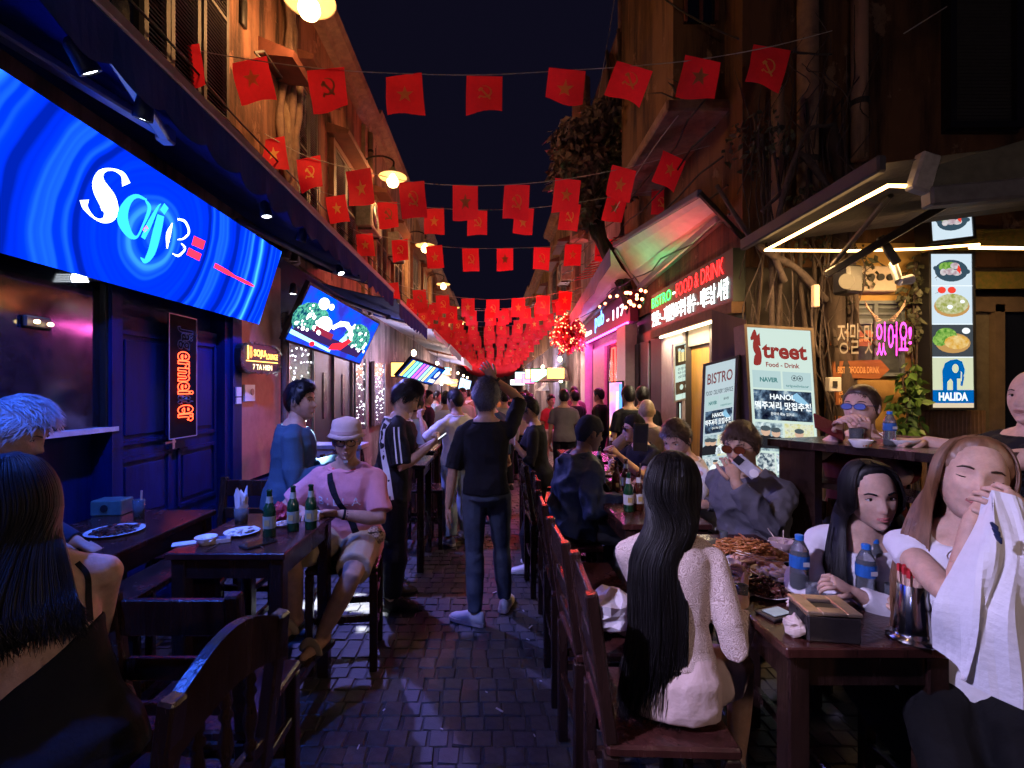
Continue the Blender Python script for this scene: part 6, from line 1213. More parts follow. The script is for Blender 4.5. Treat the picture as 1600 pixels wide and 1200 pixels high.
while Y < 29:
    zc = 3.78 - .018 * (Y - 12) + rg.uniform(-.12, .12); n = 9; pts = []
    for i in range(n):
        X = -1.95 + i * .455 + rg.uniform(-.08, .08); z = zc + .32 * ((X + .1) / 2) ** 2; pts.append(V((X, Y, z)))
        flag((X, Y + rg.uniform(-.03, .03), z), .28, .38, rg.uniform(-5, 5) - X * 2, rg.uniform(-10, 6), 'S' if (i + nrow) % 2 else 'H', 'small red flag in the dense bunting far down the street', rg.randrange(5), rg.uniform(-10, 10))
    mb = MB(); mb.tube([pts[0] + V((-.5, 0, .2))] + pts + [pts[-1] + V((.5, 0, .2))], .005, 3); mb.build('bunting_string', STRING, label='bunting string carrying the dense far flags', cat='string', group='far bunting strings'); Y += 1.0; nrow += 1
mb = MB()
while Y < 47:
    zc = 3.45 - .012 * (Y - 29)
    for i in range(11): X = -1.95 + i * .365 + rg.uniform(-.1, .1); z = zc + .3 * (X / 2) ** 2; mb.quad((X - .15, Y, z - .42), (X + .15, Y, z - .42), (X + .15, Y, z), (X - .15, Y, z))
    Y += .9
mb.build('far_flags', FLAG, label='mass of tiny red flags at the very end of the street', cat='flags', kind='stuff')
# ---------------------------------------------------------------- furniture
def T(px, py, z=.95):
    Y = (CH - z) * FPX / (py - VY); return V(((px - VX) * Y / FPX, Y, z))
def table(label, x0, x1, y0, y1, z=.95, mat=WOODR, group='bar tables', leg=.065):
    t = thing('bar_table', label, 'table', ((x0 + x1) / 2, (y0 + y1) / 2, 0), group); cx, cy_ = (x0 + x1) / 2, (y0 + y1) / 2
    mb = MB(); mb.box((cx, cy_, z - .016), (x1 - x0, y1 - y0, .032), ch=.005); mb.build('tabletop', mat, t)
    for (a, b) in (((x0 + .05, y0 + .04), (x1 - .05, y0 + .04)), ((x0 + .05, y1 - .04), (x1 - .05, y1 - .04)), ((x0 + .04, y0 + .05), (x0 + .04, y1 - .05)), ((x1 - .04, y0 + .05), (x1 - .04, y1 - .05))): mb = MB(); mb.bar((a[0], a[1], z - .08), (b[0], b[1], z - .08), .022, .09); mb.build('apron', WOOD, t)
    for x in (x0 + .05, x1 - .05):
        for y in (y0 + .05, y1 - .05): mb = MB(); mb.box((x, y, (z - .033) / 2), (leg, leg, z - .035), ch=.006); mb.build('leg', WOOD, t)
    for x in (x0 + .05, x1 - .05): mb = MB(); mb.bar((x, y0 + .09, .2), (x, y1 - .09, .2), .035, .045, ch=.005); mb.build('foot_rail', WOOD, t)
    return t
table('dark bar table crowded with dishes in the right foreground', .85, 1.36, 1.37, 2.45); table('red-lit bar table with beer bottles behind the long-haired woman', .72, 1.22, 2.62, 3.6); table('red-lit bar table farther along the right row', .75, 1.25, 3.75, 4.7); table('farthest bar table of the right row', .8, 1.3, 4.9, 5.9)
table('bar table with three green bottles beside the man in the hat', -1.5, -.95, 2.16, 2.86); table('bar table with a plate and a straw glass at the far left', -2.34, -1.72, 2.06, 2.95)
table('small high table right of the young man with the phone', -1.02, -.62, 4.35, 5.0, 1.0, WOOD); table('high table beyond the young man with the phone', -1.05, -.66, 5.4, 6.05, 1.0, WOOD); table('third high table along the left bars', -1.15, -.75, 6.6, 7.3, 1.0, WOOD)
SEAT = .63
def stool(name, label, back=None, seat=SEAT, mat=WOOD, group='bar stools'):
    """back: None, 'panel' or 'spindle'; sitter faces +Y"""
    t = thing(name, label, 'chair', (0, 0, 0), group); w = .185; bt = 1.08
    mb = MB(); mb.box((0, 0, seat - .018), (.42, .40, .036), ch=.008); mb.build('seat', WOODR if back else mat, t)
    for sx_ in (-1, 1):
        mb = MB(); mb.box((sx_ * w, w - .01, (seat - .037) / 2), (.045, .045, seat - .038), ch=.005); mb.build('leg', mat, t)
        mb = MB(); mb.box((sx_ * w, -w, (seat - .037) / 2), (.045, .045, seat - .038), ch=.005); mb.build('leg', mat, t)
        mb = MB(); mb.bar((sx_ * w, -w + .025, .22), (sx_ * w, w - .035, .22), .028, .04, ch=.004); mb.build('stretcher', mat, t)
        mb = MB(); mb.bar((sx_ * w, -w + .025, .42), (sx_ * w, w - .035, .42), .025, .035, ch=.004); mb.build('stretcher', mat, t)
        if back: mb = MB(); mb.bar((sx_ * w, -w, seat + .0), (sx_ * w, -w - .06, bt), .045, .04, ch=.006); mb.build('back_post', mat, t)
    for yy, zz in ((w - .01, .28), (-w, .32)): mb = MB(); mb.bar((-w + .024, yy, zz), (w - .024, yy, zz), .028, .04, ch=.004); mb.build('stretcher', mat, t)
    if back == 'panel':
        for z0, z1 in ((.95, 1.06), (.80, .87), (.68, .72)): q = -w - .06 * ((z0 + z1) / 2 - seat) / (bt - seat); mb = MB(); mb.box((0, q, (z0 + z1) / 2), (2 * w - .05, .022, z1 - z0), ch=.004); mb.build('back_slat', mat, t)
    if back == 'spindle':
        mb = MB(); pl = [(-w - .03, .93)] + [(-w - .02 + (2 * w + .04) * i / 12, 1.06 + .075 * math.sin(PI * i / 12) ** 1.2 - (.03 if i in (0, 12) else 0)) for i in range(13)] + [(w + .03, .93)] + [(w - (2 * w) * i / 8, .93 + .05 * math.sin(PI * i / 8)) for i in range(9)]
        top_ = pl[1:14]; bot_ = [(-w - .02 + (2 * w + .04) * i / 12, .945 + .05 * math.sin(PI * i / 12)) for i in range(13)]; q = -w - .055
        for i in range(12): mb.prism([bot_[i], bot_[i + 1], top_[i + 1], top_[i]], (0, q - .013, 0), (1, 0, 0), (0, 0, 1), (0, .028, 0))
        mb.build('top_rail', mat, t)
        mb = MB(); mb.bar((-w, -w - .012, .72), (w, -w - .012, .72), .028, .04, ch=.004); mb.build('lower_rail', mat, t)
        for x in (-.09, 0, .09): mb = MB(); mb.lathe([(.011, .74), (.011, .76), (.018, .775), (.010, .79), (.010, .80), (.019, .84), (.013, .88), (.010, .90), (.018, .915), (.010, .93), (.016, .945), (.011, .965), (.011, .99)], (x, -w - .035, 0), 10, rot=Matrix.Rotation(.0, 3, 'X')); mb.build('spindle', mat, t, True)
    return t
cp = stool('bar_chair', 'x', 'panel'); first = [True]
def chair(x, y, rz, label, src=None):
    if src is None:
        if first[0]: o = cp; first[0] = False; o['label'] = label
        else: o = copy_tree(cp, label=label)
    else: o = src
    o.location = (x, y, 0); o.rotation_euler = (0, 0, R(rz)); o['label'] = label; return o
chair(.55, 1.62, -92, 'red-brown bar chair the long-haired woman sits on'); chair(.53, 2.12, -88, 'bar chair with a plastic bag on its seat'); chair(.52, 2.72, -90, 'empty bar chair with a red gleam on its seat'); chair(.55, 3.4, -90, 'bar chair under the man in the dark beanie'); chair(.5, 4.05, -86, 'first empty chair past the beanie man in the right row'); chair(.5, 4.7, -90, 'second empty chair past the beanie man in the right row'); chair(.52, 5.35, -90, 'farthest chair of the right row against the aisle')
chair(-.97, 1.68, 0, 'bar chair with a blue-lit square back behind the spindle chair'); chair(-1.72, 3.1, 178, 'dark chair behind the table with three green bottles'); chair(1.68, 1.72, 92, 'chair under the young woman in the white blouse'); chair(1.62, 2.72, 120, 'chair under the man in the grey hoodie'); chair(1.5, 3.35, 95, 'chair under the man in the white t-shirt'); chair(-1.38, 4.7, -90, 'dark chair left of the nearest high table'); chair(-1.42, 5.75, -90, 'chair left of the second high table'); chair(1.62, 1.22, 80, 'chair under the woman lifting her white shirt')
s2 = stool('bar_chair', 'curved-back spindle chair in the left foreground', 'spindle', group='bar stools'); s2.location = (-.86, 1.17, 0); s2.rotation_euler = (0, 0, R(82))
s3 = stool('bar_stool', 'backless stool under the man in the hat'); s3.location = (-.93, 3.02, 0); s3.rotation_euler = (0, 0, R(8))
copy_tree(s3, (-1.85, 2.98 - 1.55, 0), R(5), label='backless stool beside the far left table'); copy_tree(s3, (-2.0, 3.2, 0), R(5), label='backless stool behind the far left table')
copy_tree(s3, (-.75, 5.2, 0), R(3), label='backless stool between the two high tables')
bn = thing('bench', 'low plank bench between the two left tables', 'bench', (-1.62, 2.4, 0)); mb = MB(); mb.box((-1.62, 2.35, .80), (.2, .8, .03), ch=.005); mb.build('seat', WOODR, bn)
for y in (2.05, 2.65): mb = MB(); mb.box((-1.62, y, .39), (.16, .05, .78)); mb.build('leg', WOOD, bn)
# bar counter in the yard
yc = thing('bar_counter', 'high dark counter with a bottle and bowls before the red-shirted man', 'counter', (2.1, 2.5, 0)); mb = MB(); pl = [(1.56, 2.69), (1.93, 2.0), (2.75, 2.2), (2.45, 2.95)]
mb.prism(pl, (0, 0, 1.38), (1, 0, 0), (0, 1, 0), (0, 0, .04)); mb.build('worktop', WOOD, yc)
mb = MB(); mb.prism([(1.62, 2.68), (1.7, 2.50), (1.76, 2.53), (1.68, 2.72)], (0, 0, 0), (1, 0, 0), (0, 1, 0), (0, 0, 1.379)); mb.build('leg', WOOD, yc); mb = MB(); mb.prism([(1.93, 2.1), (2.0, 2.05), (2.06, 2.1), (1.98, 2.16)], (0, 0, 0), (1, 0, 0), (0, 1, 0), (0, 0, 1.379)); mb.build('leg', WOOD, yc)
mb = MB(); mb.prism([(1.72, 2.62), (1.98, 2.13), (2.15, 2.22), (1.9, 2.72)], (0, 0, 1.17), (1, 0, 0), (0, 1, 0), (0, 0, .03)); mb.build('shelf', WOOD, yc); mb = MB(); mb.bar((2.4, 2.8, 0), (2.4, 2.8, 1.379), .07); mb.build('leg', WOOD, yc)
pc = thing('plank_counter', 'pale plank counter against the left bars behind the man in the hat', 'counter', (-1.9, 5.2, 0)); mb = MB(); mb.box((-1.85, 5.2, 1.08), (.9, .3, .05), ch=.006); mb.build('worktop', M('pale_plank', (.34, .28, .28), .6, .3, 10), pc); mb = MB(); mb.box((-1.85, 5.07, .98), (.86, .02, .15)); mb.build('apron', MATS['pale_plank'], pc)
for x in (-2.2, -1.5): mb = MB(); mb.box((x, 5.2, .52), (.05, .2, 1.05)); mb.build('leg', WOOD, pc)
# ---------------------------------------------------------------- tableware
GRNG = M('green_bottle_glass', (.008, .05, .018), .08, .2, spec=.8); BRNG = M('brown_bottle_glass', (.05, .012, .005), .08, .2, spec=.8); LBL = M('bottle_label', (.30, .36, .28), .5, .2); LBG = M('label_gold', (.5, .36, .12), .4, .1); LBW = M('label_white', (.55, .55, .55), .5, .1)
CLEAR = M('clear_plastic', (.75, .82, .88), .06, .02, spec=.6, trans=.9); BLUEP = M('blue_cap', (.02, .16, .55), .35, .1); BLUEL = M('blue_label', (.015, .10, .36), .4, .3, 30); WATER = M('bottled_water', (.8, .88, .95), .05, .02, trans=.85); CHINA = M('white_china', (.72, .70, .70), .25, .04, spec=.6)
def beer(label, p, glass=GRNG, lab=LBL, group='beer bottles on the tables'):
    t = thing('beer_bottle', label, 'bottle', p, group); mb = MB(); mb.lathe([(.029, 0), (.0305, .006), (.0305, .125), (.027, .148), (.016, .172), (.0135, .19), (.0125, .225), (.014, .228), (.014, .236), (.011, .238), (.011, .2)], p, 16); mb.build('bottle', glass, t, True)
    mb = MB(); mb.lathe([(.031, .045), (.0312, .046), (.0312, .105), (.031, .106)], p, 16, cap=False); mb.build('label_band', lab, t); mb = MB(); mb.lathe([(.0172, .172), (.0142, .195), (.0138, .205)], p, 14, cap=False); mb.build('neck_label', lab, t)
    q = V(p); mb = MB(); mb.quad(q + V((-.012, -.0318, .06)), q + V((.012, -.0318, .06)), q + V((.012, -.0318, .09)), q + V((-.012, -.0318, .09))); mb.build('label_badge', LBG, t); return t
beer('green beer bottle, leftmost of three on the near left table', T(421, 838)); beer('green beer bottle, middle one of three on the near left table', T(458, 829)); beer('green beer bottle by the fingers of the man in the hat', T(486, 826))
beer('green beer bottle in front of the brown one behind the long-haired woman', T(982, 799), GRNG, LBW); beer('brown beer bottle with a round label behind the long-haired woman', T(998, 797), BRNG, LBW); beer('plain brown bottle left of the two front bottles', T(963, 773), BRNG, BRNG); beer('brown beer bottle half hidden behind the green one', T(978, 768), BRNG, LBL); beer('pale green beer bottle in front of the beanie man', T(936, 741), GRNG, LBW); beer('small dark bottle at the far right-row table', T(955, 712), BRNG, LBW)
def water(label, p, H=.205, cap=True):
    t = thing('water_bottle', label, 'bottle', p, 'plastic water bottles'); k = H / .205; mb = MB(); mb.lathe([(r_ * k, z * k) for r_, z in ((.028, 0), (.031, .008), (.030, .03), (.031, .05), (.0295, .085), (.0315, .09), (.0315, .13), (.0305, .14), (.029, .152), (.017, .178), (.0125, .186), (.0125, .198))], p, 18, cap=True); mb.build('bottle', CLEAR, t, True)
    mb = MB(); mb.lathe([(.0322 * k, .09 * k), (.0326 * k, .092 * k), (.0326 * k, .132 * k), (.0322 * k, .134 * k)], p, 18, cap=False); mb.build('label_band', BLUEL, t); q = V(p); mb = MB(); mb.quad(q + V((-.008, -.0332 * k, .1 * k)), q + V((.016, -.0332 * k, .1 * k)), q + V((.016, -.0332 * k, .116 * k)), q + V((-.008, -.0332 * k, .116 * k))); mb.build('label_print', LBW, t)
    mb = MB(); mb.lathe([(.026 * k, .006), (.029 * k, .01), (.028 * k, .1 * k), (.026 * k, .12 * k)], p, 16); mb.build('water', WATER, t, True)
    if cap: mb = MB(); mb.lathe([(.0145 * k, .187 * k), (.0145 * k, .203 * k), (.012 * k, .2055 * k)], p, 16); mb.build('cap', BLUEP, t)
    return t
water('full water bottle with a blue cap amid the near right dishes', T(1249, 924), .21); water('water bottle with a blue label held by the young woman', T(1353, 938), .20); water('second water bottle right behind the one the young woman holds', T(1366, 925), .20); water('capped water bottle on the high yard counter', T(1390, 696, 1.42), .17)
def dish(label, p, r, h=.018, mat=CHINA, food=None, name='plate', group='dishes on the tables'):
    t = thing(name, label, 'dish', p, group); mb = MB(); mb.lathe([(r * .55, 0), (r * .6, .002), (r, h), (r * 1.0, h + .002), (r * .96, h + .001), (r * .55, .005), (.001, .005)], p, 24); mb.build('dish', mat, t, True)
    if food: food(t, V(p) + V((0, 0, .006)), r)
    return t
def strands(mat, n, hh, w, ln, nm='food', seed=1, flat=1):
    def f(t, p, r):
        r_ = random.Random(seed); mb = MB()
        for _ in range(n):
            a = r_.random() * 6.28; d = r * .72 * math.sqrt(r_.random()); z = hh * max(0, 1 - (d / (r * .8)) ** 2) * r_.random() + .005; c = p + V((d * math.cos(a), d * math.sin(a), z)); b = r_.random() * 6.28; l = ln * r_.uniform(.6, 1.3); v = V((math.cos(b), math.sin(b), r_.uniform(-.25, .25))) * l / 2; sd = V((-v.y, v.x, r_.uniform(0, .01))) * .3
            mb.tube([c - v, c + sd, c + v], [w * .8, w, w * .8], 5, flat=flat)
        tag(mb.build(nm, mat, t, True), kind='stuff')
    return f
NOOD = M('fried_noodle', (.42, .15, .04), .35, .4, 30, spec=.6); MEAT = M('dark_glazed_meat', (.07, .018, .012), .3, .5, 30, spec=.6); SAUS = M('pale_sausage', (.55, .30, .22), .35, .25, 20); RICEC = M('rice_cake', (.72, .62, .52), .4, .1); GREEN = M('lettuce', (.10, .14, .05), .5, .5, 20); SAUC = M('red_sauce', (.32, .06, .02), .3, .3); NUT = M('peanut_relish', (.45, .28, .2), .6, .4, 60); DPLAT = M('dark_platter', (.03, .025, .025), .35)
dish('dark platter heaped with orange fried noodles', T(1163, 864), .165, .014, DPLAT, strands(NOOD, 420, .055, .0035, .05)); dish('plate of pale sausages near the noodles', T(1180, 886), .115, .016, CHINA, strands(SAUS, 26, .02, .010, .075, seed=2)); dish('plate of white rice cakes behind the water bottle', T(1216, 902), .10, .018, CHINA, strands(RICEC, 22, .02, .010, .05, seed=3)); dish('plate of dark glazed meat nearest the tissue box', T(1196, 928), .085, .016, CHINA, strands(MEAT, 260, .045, .005, .03, seed=4))
dish('saucer of peanut relish between the plates', T(1174, 897), .04, .014, CHINA, strands(NUT, 60, .006, .004, .01, seed=5), 'saucer'); dish('saucer of chopped relish left of the dark meat', T(1162, 913), .045, .014, CHINA, strands(NUT, 70, .006, .004, .012, seed=6), 'saucer'); dish('white bowl by the lace sleeve', T(1137, 897), .05, .05, CHINA, None, 'bowl'); dish('small plate by the lace sleeve behind the saucers', T(1153, 900), .05, .014, CHINA, strands(SAUC, 40, .006, .005, .012, seed=7), 'saucer'); dish('pink bowl with chopsticks behind the water bottle', T(1222, 862), .055, .05, M('pink_bowl', (.5, .36, .36), .4), None, 'bowl'); dish('shallow bowl behind the held water bottle', T(1318, 915), .06, .04, M('clay_bowl', (.3, .17, .13), .5), strands(SAUC, 30, .01, .006, .02, seed=8), 'bowl')
dish('heap of dark lettuce leaves behind the tissue box', T(1288, 905), .07, .012, CHINA, strands(GREEN, 70, .03, .014, .05, seed=9, flat=.15))
def sticks(label, ab, mat=None, r_=.0028):
    t = thing('chopsticks', label, 'chopsticks', ab[0][0], 'chopsticks lying on dishes')
    for a, b in ab: mb = MB(); mb.tube([a, b], [r_, r_ * .7], 6); mb.build('stick', mat or M('pale_stick', (.6, .48, .36), .6), t)
dish('oval plate of chicken pieces behind the sausages', T(1205, 873), .09, .016, CHINA, strands(M('fried_chicken', (.35, .16, .05), .5, .4, 40), 40, .03, .012, .03, seed=31)); dish('white plate with lettuce scraps by the table edge', T(1150, 925), .07, .014, CHINA, strands(GREEN, 30, .012, .01, .03, seed=32, flat=.2)); dish('small red chilli saucer between the bottles', T(1283, 930), .035, .013, CHINA, strands(SAUC, 40, .006, .004, .01, seed=33), 'saucer'); dish('empty stacked bowl behind the greens', T(1265, 880), .055, .045, CHINA, None, 'bowl'); dish('plate of kimchi left of the young woman', T(1298, 880), .08, .015, CHINA, strands(SAUC, 60, .02, .009, .03, seed=34, flat=.4))
sticks('wooden chopsticks across the pink bowl', [(T(1196, 842) + V((0, 0, .07)), T(1222, 868) + V((0, 0, .03))), (T(1200, 862) + V((0, 0, .05)), T(1246, 858) + V((0, 0, .05)))]); sticks('single stick standing up in the pink bowl', [(T(1224, 862) + V((0, 0, .02)), T(1224, 860) + V((0, 0, .095)))]); sticks('chopstick leaning in the shallow bowl', [(T(1322, 915) + V((0, 0, .03)), T(1308, 912) + V((0, 0, .09)))]); sticks('chopsticks resting on the sausage plate', [(T(1150, 872) + V((0, 0, .035)), T(1200, 884) + V((0, 0, .03))), (T(1150, 876) + V((0, 0, .035)), T(1198, 890) + V((0, 0, .03)))]); sticks('pale chopsticks in a bowl on the yard counter', [(T(1374, 692, 1.42) + V((0, 0, .05)), T(1394, 696, 1.42) + V((0, 0, .02))), (T(1378, 692, 1.42) + V((0, 0, .055)), T(1396, 696, 1.42) + V((0, 0, .02)))], WHITE)
# tissue box
tx_ = thing('tissue_box', 'dark metal tissue box with a slotted brass lid in the right foreground', 'tissue box', T(1310, 1000)); m = Matrix.Rotation(R(-8), 3, 'Z'); c = V((1.015, 1.455, .95))
mb = MB(); mb.box(c + V((0, 0, .04)), (.145, .125, .08), m, ch=.005); mb.build('box', M('dark_tin', (.06, .05, .05), .3, .3, 12, metal=.6), tx_)
BRS = M('worn_brass', (.42, .32, .22), .35, .35, 16, metal=.7)
mb = MB()
for (x, y, sx_, sy_) in ((-.055, 0, .042, .13), (.055, 0, .042, .13), (0, -.046, .07, .038), (0, .046, .07, .038)): mb.box(c + m @ V((x, y, .086)), (sx_, sy_, .012), m, ch=.003)
mb.build('lid', BRS, tx_); mb = MB(); mb.box(c + V((0, 0, .081)), (.075, .06, .006), m); mb.build('slot', BLACK, tx_)
# chopstick holder
ck = thing('chopstick_holder', 'steel cup packed with red-tipped paper-wrapped chopsticks', 'chopstick holder', T(1425, 1000)); c = T(1425, 998); mb = MB()
mb.lathe([(.062, 0), (.063, .006), (.047, .012), (.044, .03), (.036, .165), (.035, .166), (.034, .16), (.04, .02), (.001, .018)], c, 24); mb.build('cup', M('polished_steel', (.45, .45, .46), .16, .1, metal=1), ck, True); mb = MB(); mb.tube(catmull([c + V((.046, -.01, .05)), c + V((.062, -.012, .06)), c + V((.060, -.012, .09)), c + V((.042, -.008, .1))], 4), .004, 6); mb.build('handle', STEEL, ck)
rg = random.Random(14)
for k in range(34):
    a = rg.random() * 6.28; d = .033 * math.sqrt(rg.random()); b0 = c + V((d * .8 * math.cos(a), d * .8 * math.sin(a), .03)); b1 = c + V((d * 1.05 * math.cos(a), d * 1.05 * math.sin(a), .212 + rg.uniform(-.006, .009))); mb = MB(); mb.bar(b0, lerp(b0, b1, .88), .008, .006); s_ = mb.build('chopstick', M('paper_sleeve', (.62, .42, .32), .7, .2), ck); mb = MB(); mb.bar(lerp(b0, b1, .881), b1, .0088, .0066); mb.build('tip', M('red_paper', (.5, .02, .03), .5), s_)
# clear takeaway box, crumpled tissue, phone in tray, glass
tk = thing('takeaway_box', 'clear plastic takeaway box behind the tissue box', 'takeaway box', T(1300, 940)); mb = MB(); c = T(1303, 945) + V((0, 0, .0))
for (dx, dy, sx_, sy_) in ((-.065, 0, .002, .1), (.065, 0, .002, .1), (0, -.05, .13, .002), (0, .05, .13, .002)): mb.box(c + V((dx, dy, .03)), (sx_, sy_, .06))
mb.box(c + V((0, 0, .002)), (.13, .1, .002)); mb.build('tray', CLEAR, tk); mb = MB(); mb.box(c + V((.0, .005, .012)), (.12, .085, .016), ch=.004); mb.build('contents', NUT, tk)
def crumple(label, c, r, mat, name='crumpled_tissue', cat='tissue', seed=1, sq=(1, 1, .8)):
    mb = MB(); mb.ball((0, 0, 0), r, 14, 10); r_ = random.Random(seed); mb.v = [tuple((V(c) + V((p[0] * sq[0], p[1] * sq[1], p[2] * sq[2] + r * sq[2])) * 1 + V(p) * .45 * noise.noise(V(p) / r * 1.6 + V((seed, 0, 0))) + V(p) * .25 * noise.noise(V(p) / r * 4)).to_tuple()) for p in mb.v]
    mb.v = [(p[0], p[1], max(p[2], c[2] + .001)) for p in mb.v]; return mb.build(name, mat, label=label, cat=cat)
TISS = M('tissue_paper', (.62, .50, .44), .85, .1, 20, .2, 60)
crumple('crumpled pink tissue at the front left of the tissue box', T(1243, 992), .034, TISS); crumple('small crumpled tissue behind the tissue box corner', T(1240, 950), .022, TISS, seed=4); crumple('crumpled white plastic bag on the empty chair seat', (.52, 2.1, SEAT + .002), .10, M('white_bag', (.6, .56, .58), .4, .1, 20, .3, 30), 'plastic_bag', 'bag', 7, (1.1, 1.2, .85))
ty = thing('bill_tray', 'small dark tray holding a shiny card at the table edge', 'tray', T(1212, 965)); c = T(1212, 962); m = Matrix.Rotation(R(20), 3, 'Z'); mb = MB(); mb.box(c + V((0, 0, .006)), (.10, .075, .01), m, ch=.003); mb.build('tray', DPLAT, ty); mb = MB(); mb.box(c + V((.004, 0, .0135)), (.075, .05, .003), m, ch=.001); mb.build('card', M('glossy_card', (.4, .5, .45), .05), ty)
def glass(label, p, r_=.027, h=.11, straw=False, fill=None, cat='glass'):
    t = thing('drinking_glass', label, cat, p); mb = MB(); mb.lathe([(r_ * .85, 0), (r_, h), (r_ * .94, h), (r_ * .8, .008), (.001, .007)], p, 18); mb.build('glass', CLEAR, t, True)
    if fill: mb = MB(); mb.lathe([(r_ * .7, .009), (r_ * .84, h * .45), (.001, h * .45)], p, 16); mb.build('drink', fill, t)
    if straw: mb = MB(); q = V(p); mb.tube([q + V((.01, 0, .01)), q + V((.012, .005, h * 1.45))], .005, 8); mb.build('straw', M('peach_straw', (.6, .38, .26), .5), t)
glass('small empty glass behind the steel chopstick cup', T(1395, 945), .024, .07); glass('small glass of tea beside the greens', T(1312, 868), .022, .06, fill=M('tea', (.15, .06, .015), .2)); glass('small glass by the lace elbow at the table edge', T(1160, 938), .02, .055)
glass('small glass beside the fried noodles', T(1131, 846), .02, .05); glass('tall glass with a straw on the far left table', T(217, 812), .03, .115, True); glass('stemless glass of red wine on the yard counter', T(1338, 694, 1.42), .032, .08, fill=M('red_wine', (.05, .005, .01), .1))
dish('shallow bowl with red soup on the yard counter', T(1345, 699, 1.42), .05, .035, CHINA, strands(SAUC, 30, .008, .006, .02, seed=3), 'bowl'); dish('white bowl behind the yard counter bottle', T(1408, 696, 1.42), .075, .03, CHINA, None, 'bowl')
# left table things
dish('plate of scraps with a straw glass on the far left table', T(180, 832), .13, .012, CHINA, strands(MEAT, 60, .02, .007, .05, seed=12)); tb2 = thing('napkin_box', 'teal napkin box with an oval hole on the far left table', 'napkin box', T(165, 808)); mb = MB(); c = T(165, 806); mb.box(c + V((0, .05, .045)), (.17, .12, .09), Matrix.Rotation(.1, 3, 'Z'), ch=.006); mb.build('box', M('teal_tin', (.06, .14, .14), .35, .3), tb2); mb = MB(); mb.lathe([(.001, 0), (.022, 0), (.022, .003), (.001, .003)], c + V((0, -.012, .045)), 14, rot=Matrix.Rotation(PI / 2 - .1, 3, 'X')); mb.build('hole', BLACK, tb2)
np_ = thing('napkin_cup', 'glass cup stuffed with white napkins beside the green bottles', 'napkin cup', T(377, 815)); c = T(377, 818); mb = MB(); mb.lathe([(.032, 0), (.038, .09), (.036, .09), (.03, .006), (.001, .005)], c, 16); mb.build('cup', CLEAR, np_, True); rg = random.Random(5); NAP = M('white_napkin', (.66, .64, .66), .85, .06)
for k in range(9): a = k * .7; q = c + V((.014 * math.cos(a), .014 * math.sin(a), .01)); d = V((math.cos(a), math.sin(a), 0)); s_ = V((-d.y, d.x, 0)) * .026; h = .16 + .05 * math.sin(k * 2.2); mb = MB(); mb.add([q - s_ * .7, q + s_ * .7, q + s_ + V((0, 0, h * .8)) + d * .012, q + V((0, 0, h)) + d * .018, q - s_ + V((0, 0, h * .75)) + d * .012], [(0, 1, 2, 3, 4)]); mb.add([p for p in [q - s_ * .7 - d * .003, q + s_ * .7 - d * .003, q + s_ + V((0, 0, h * .8)) + d * .008, q + V((0, 0, h)) + d * .014, q - s_ + V((0, 0, h * .75)) + d * .008]], [(4, 3, 2, 1, 0)]); mb.build('napkin', NAP, np_)
dish('white bowl with napkins at the front of the near left table', T(322, 850), .05, .035, CHINA, strands(NAP, 8, .03, .01, .05, seed=3, flat=.2), 'bowl'); dish('white plate with scraps behind the cigarette packet', T(378, 834), .085, .014, CHINA, strands(NAP, 12, .015, .012, .06, seed=6, flat=.15)); dish('small white dish right of the bottles on the near left table', T(442, 822), .05, .016, CHINA, strands(NUT, 20, .01, .008, .02, seed=4), 'saucer')
cg = thing('cigarette_packet', 'cigarette packet on the near left table', 'packet', T(345, 846)); mb = MB(); c = T(345, 847); m = Matrix.Rotation(R(25), 3, 'Z'); mb.box(c + V((0, 0, .011)), (.088, .055, .022), m, ch=.002); mb.build('packet', M('cream_packet', (.45, .36, .28), .35, .3), cg); mb = MB(); mb.box(c + V((0, 0, .0225)), (.05, .05, .002), m); mb.build('print', M('packet_print', (.06, .1, .2), .3), cg)
np2 = MB(); c = T(288, 850); np2.box(c + V((0, 0, .003)), (.1, .06, .004), Matrix.Rotation(.5, 3, 'Z')); np2.build('napkin', NAP, label='folded white napkin at the front left table corner', cat='napkin')
sticks('chopsticks lying on the near left table', [(T(322, 862) + V((0, 0, .004)), T(350, 846) + V((0, 0, .004))), (T(396, 846) + V((0, 0, .004)), T(412, 858) + V((0, 0, .004)))], M('dark_stick', (.10, .06, .04), .4)); crumple('red cloth pouch behind the green bottles', T(438, 816), .045, M('red_pouch', (.45, .03, .05), .6, .2), 'pouch', 'pouch', 9, (.9, .6, 1.3))
ph1 = phone('black phone lying by the green bottles', T(404, 851) + V((0, 0, .006)), (0, 0, 1), (.5, .8, 0))
# phone stand on the red table
ps_ = thing('phone_stand', 'black phone held upright on a thin stand on the red-lit table', 'phone stand', T(1000, 770)); c = T(1000, 772); mb = MB(); mb.tube([c, c + V((0, 0, .22))], .006, 8); mb.lathe([(.04, 0), (.04, .008), (.01, .012)], c, 16); mb.build('stand', IRON, ps_); mb = MB(); a = P(1001, 683, c.y); mb.box(a, (.105, .02, .20), Matrix.Rotation(.05, 3, 'Y'), ch=.006); mb.build('phone', BLACK, ps_); mb = MB(); mb.box(a + V((0, -.012, .02)), (.08, .002, .12), Matrix.Rotation(.05, 3, 'Y')); mb.build('back_panel', M('dark_slate', (.03, .035, .06), .2), ps_)
for (lb, px, py) in (('stack of plates on the red-lit table before the white t-shirt', 1020, 742), ('plate of food at the red-lit table beyond the bottles', 950, 742)): dish(lb, T(px, py), .1, .018, CHINA, strands(NUT, 40, .02, .008, .03, seed=px))
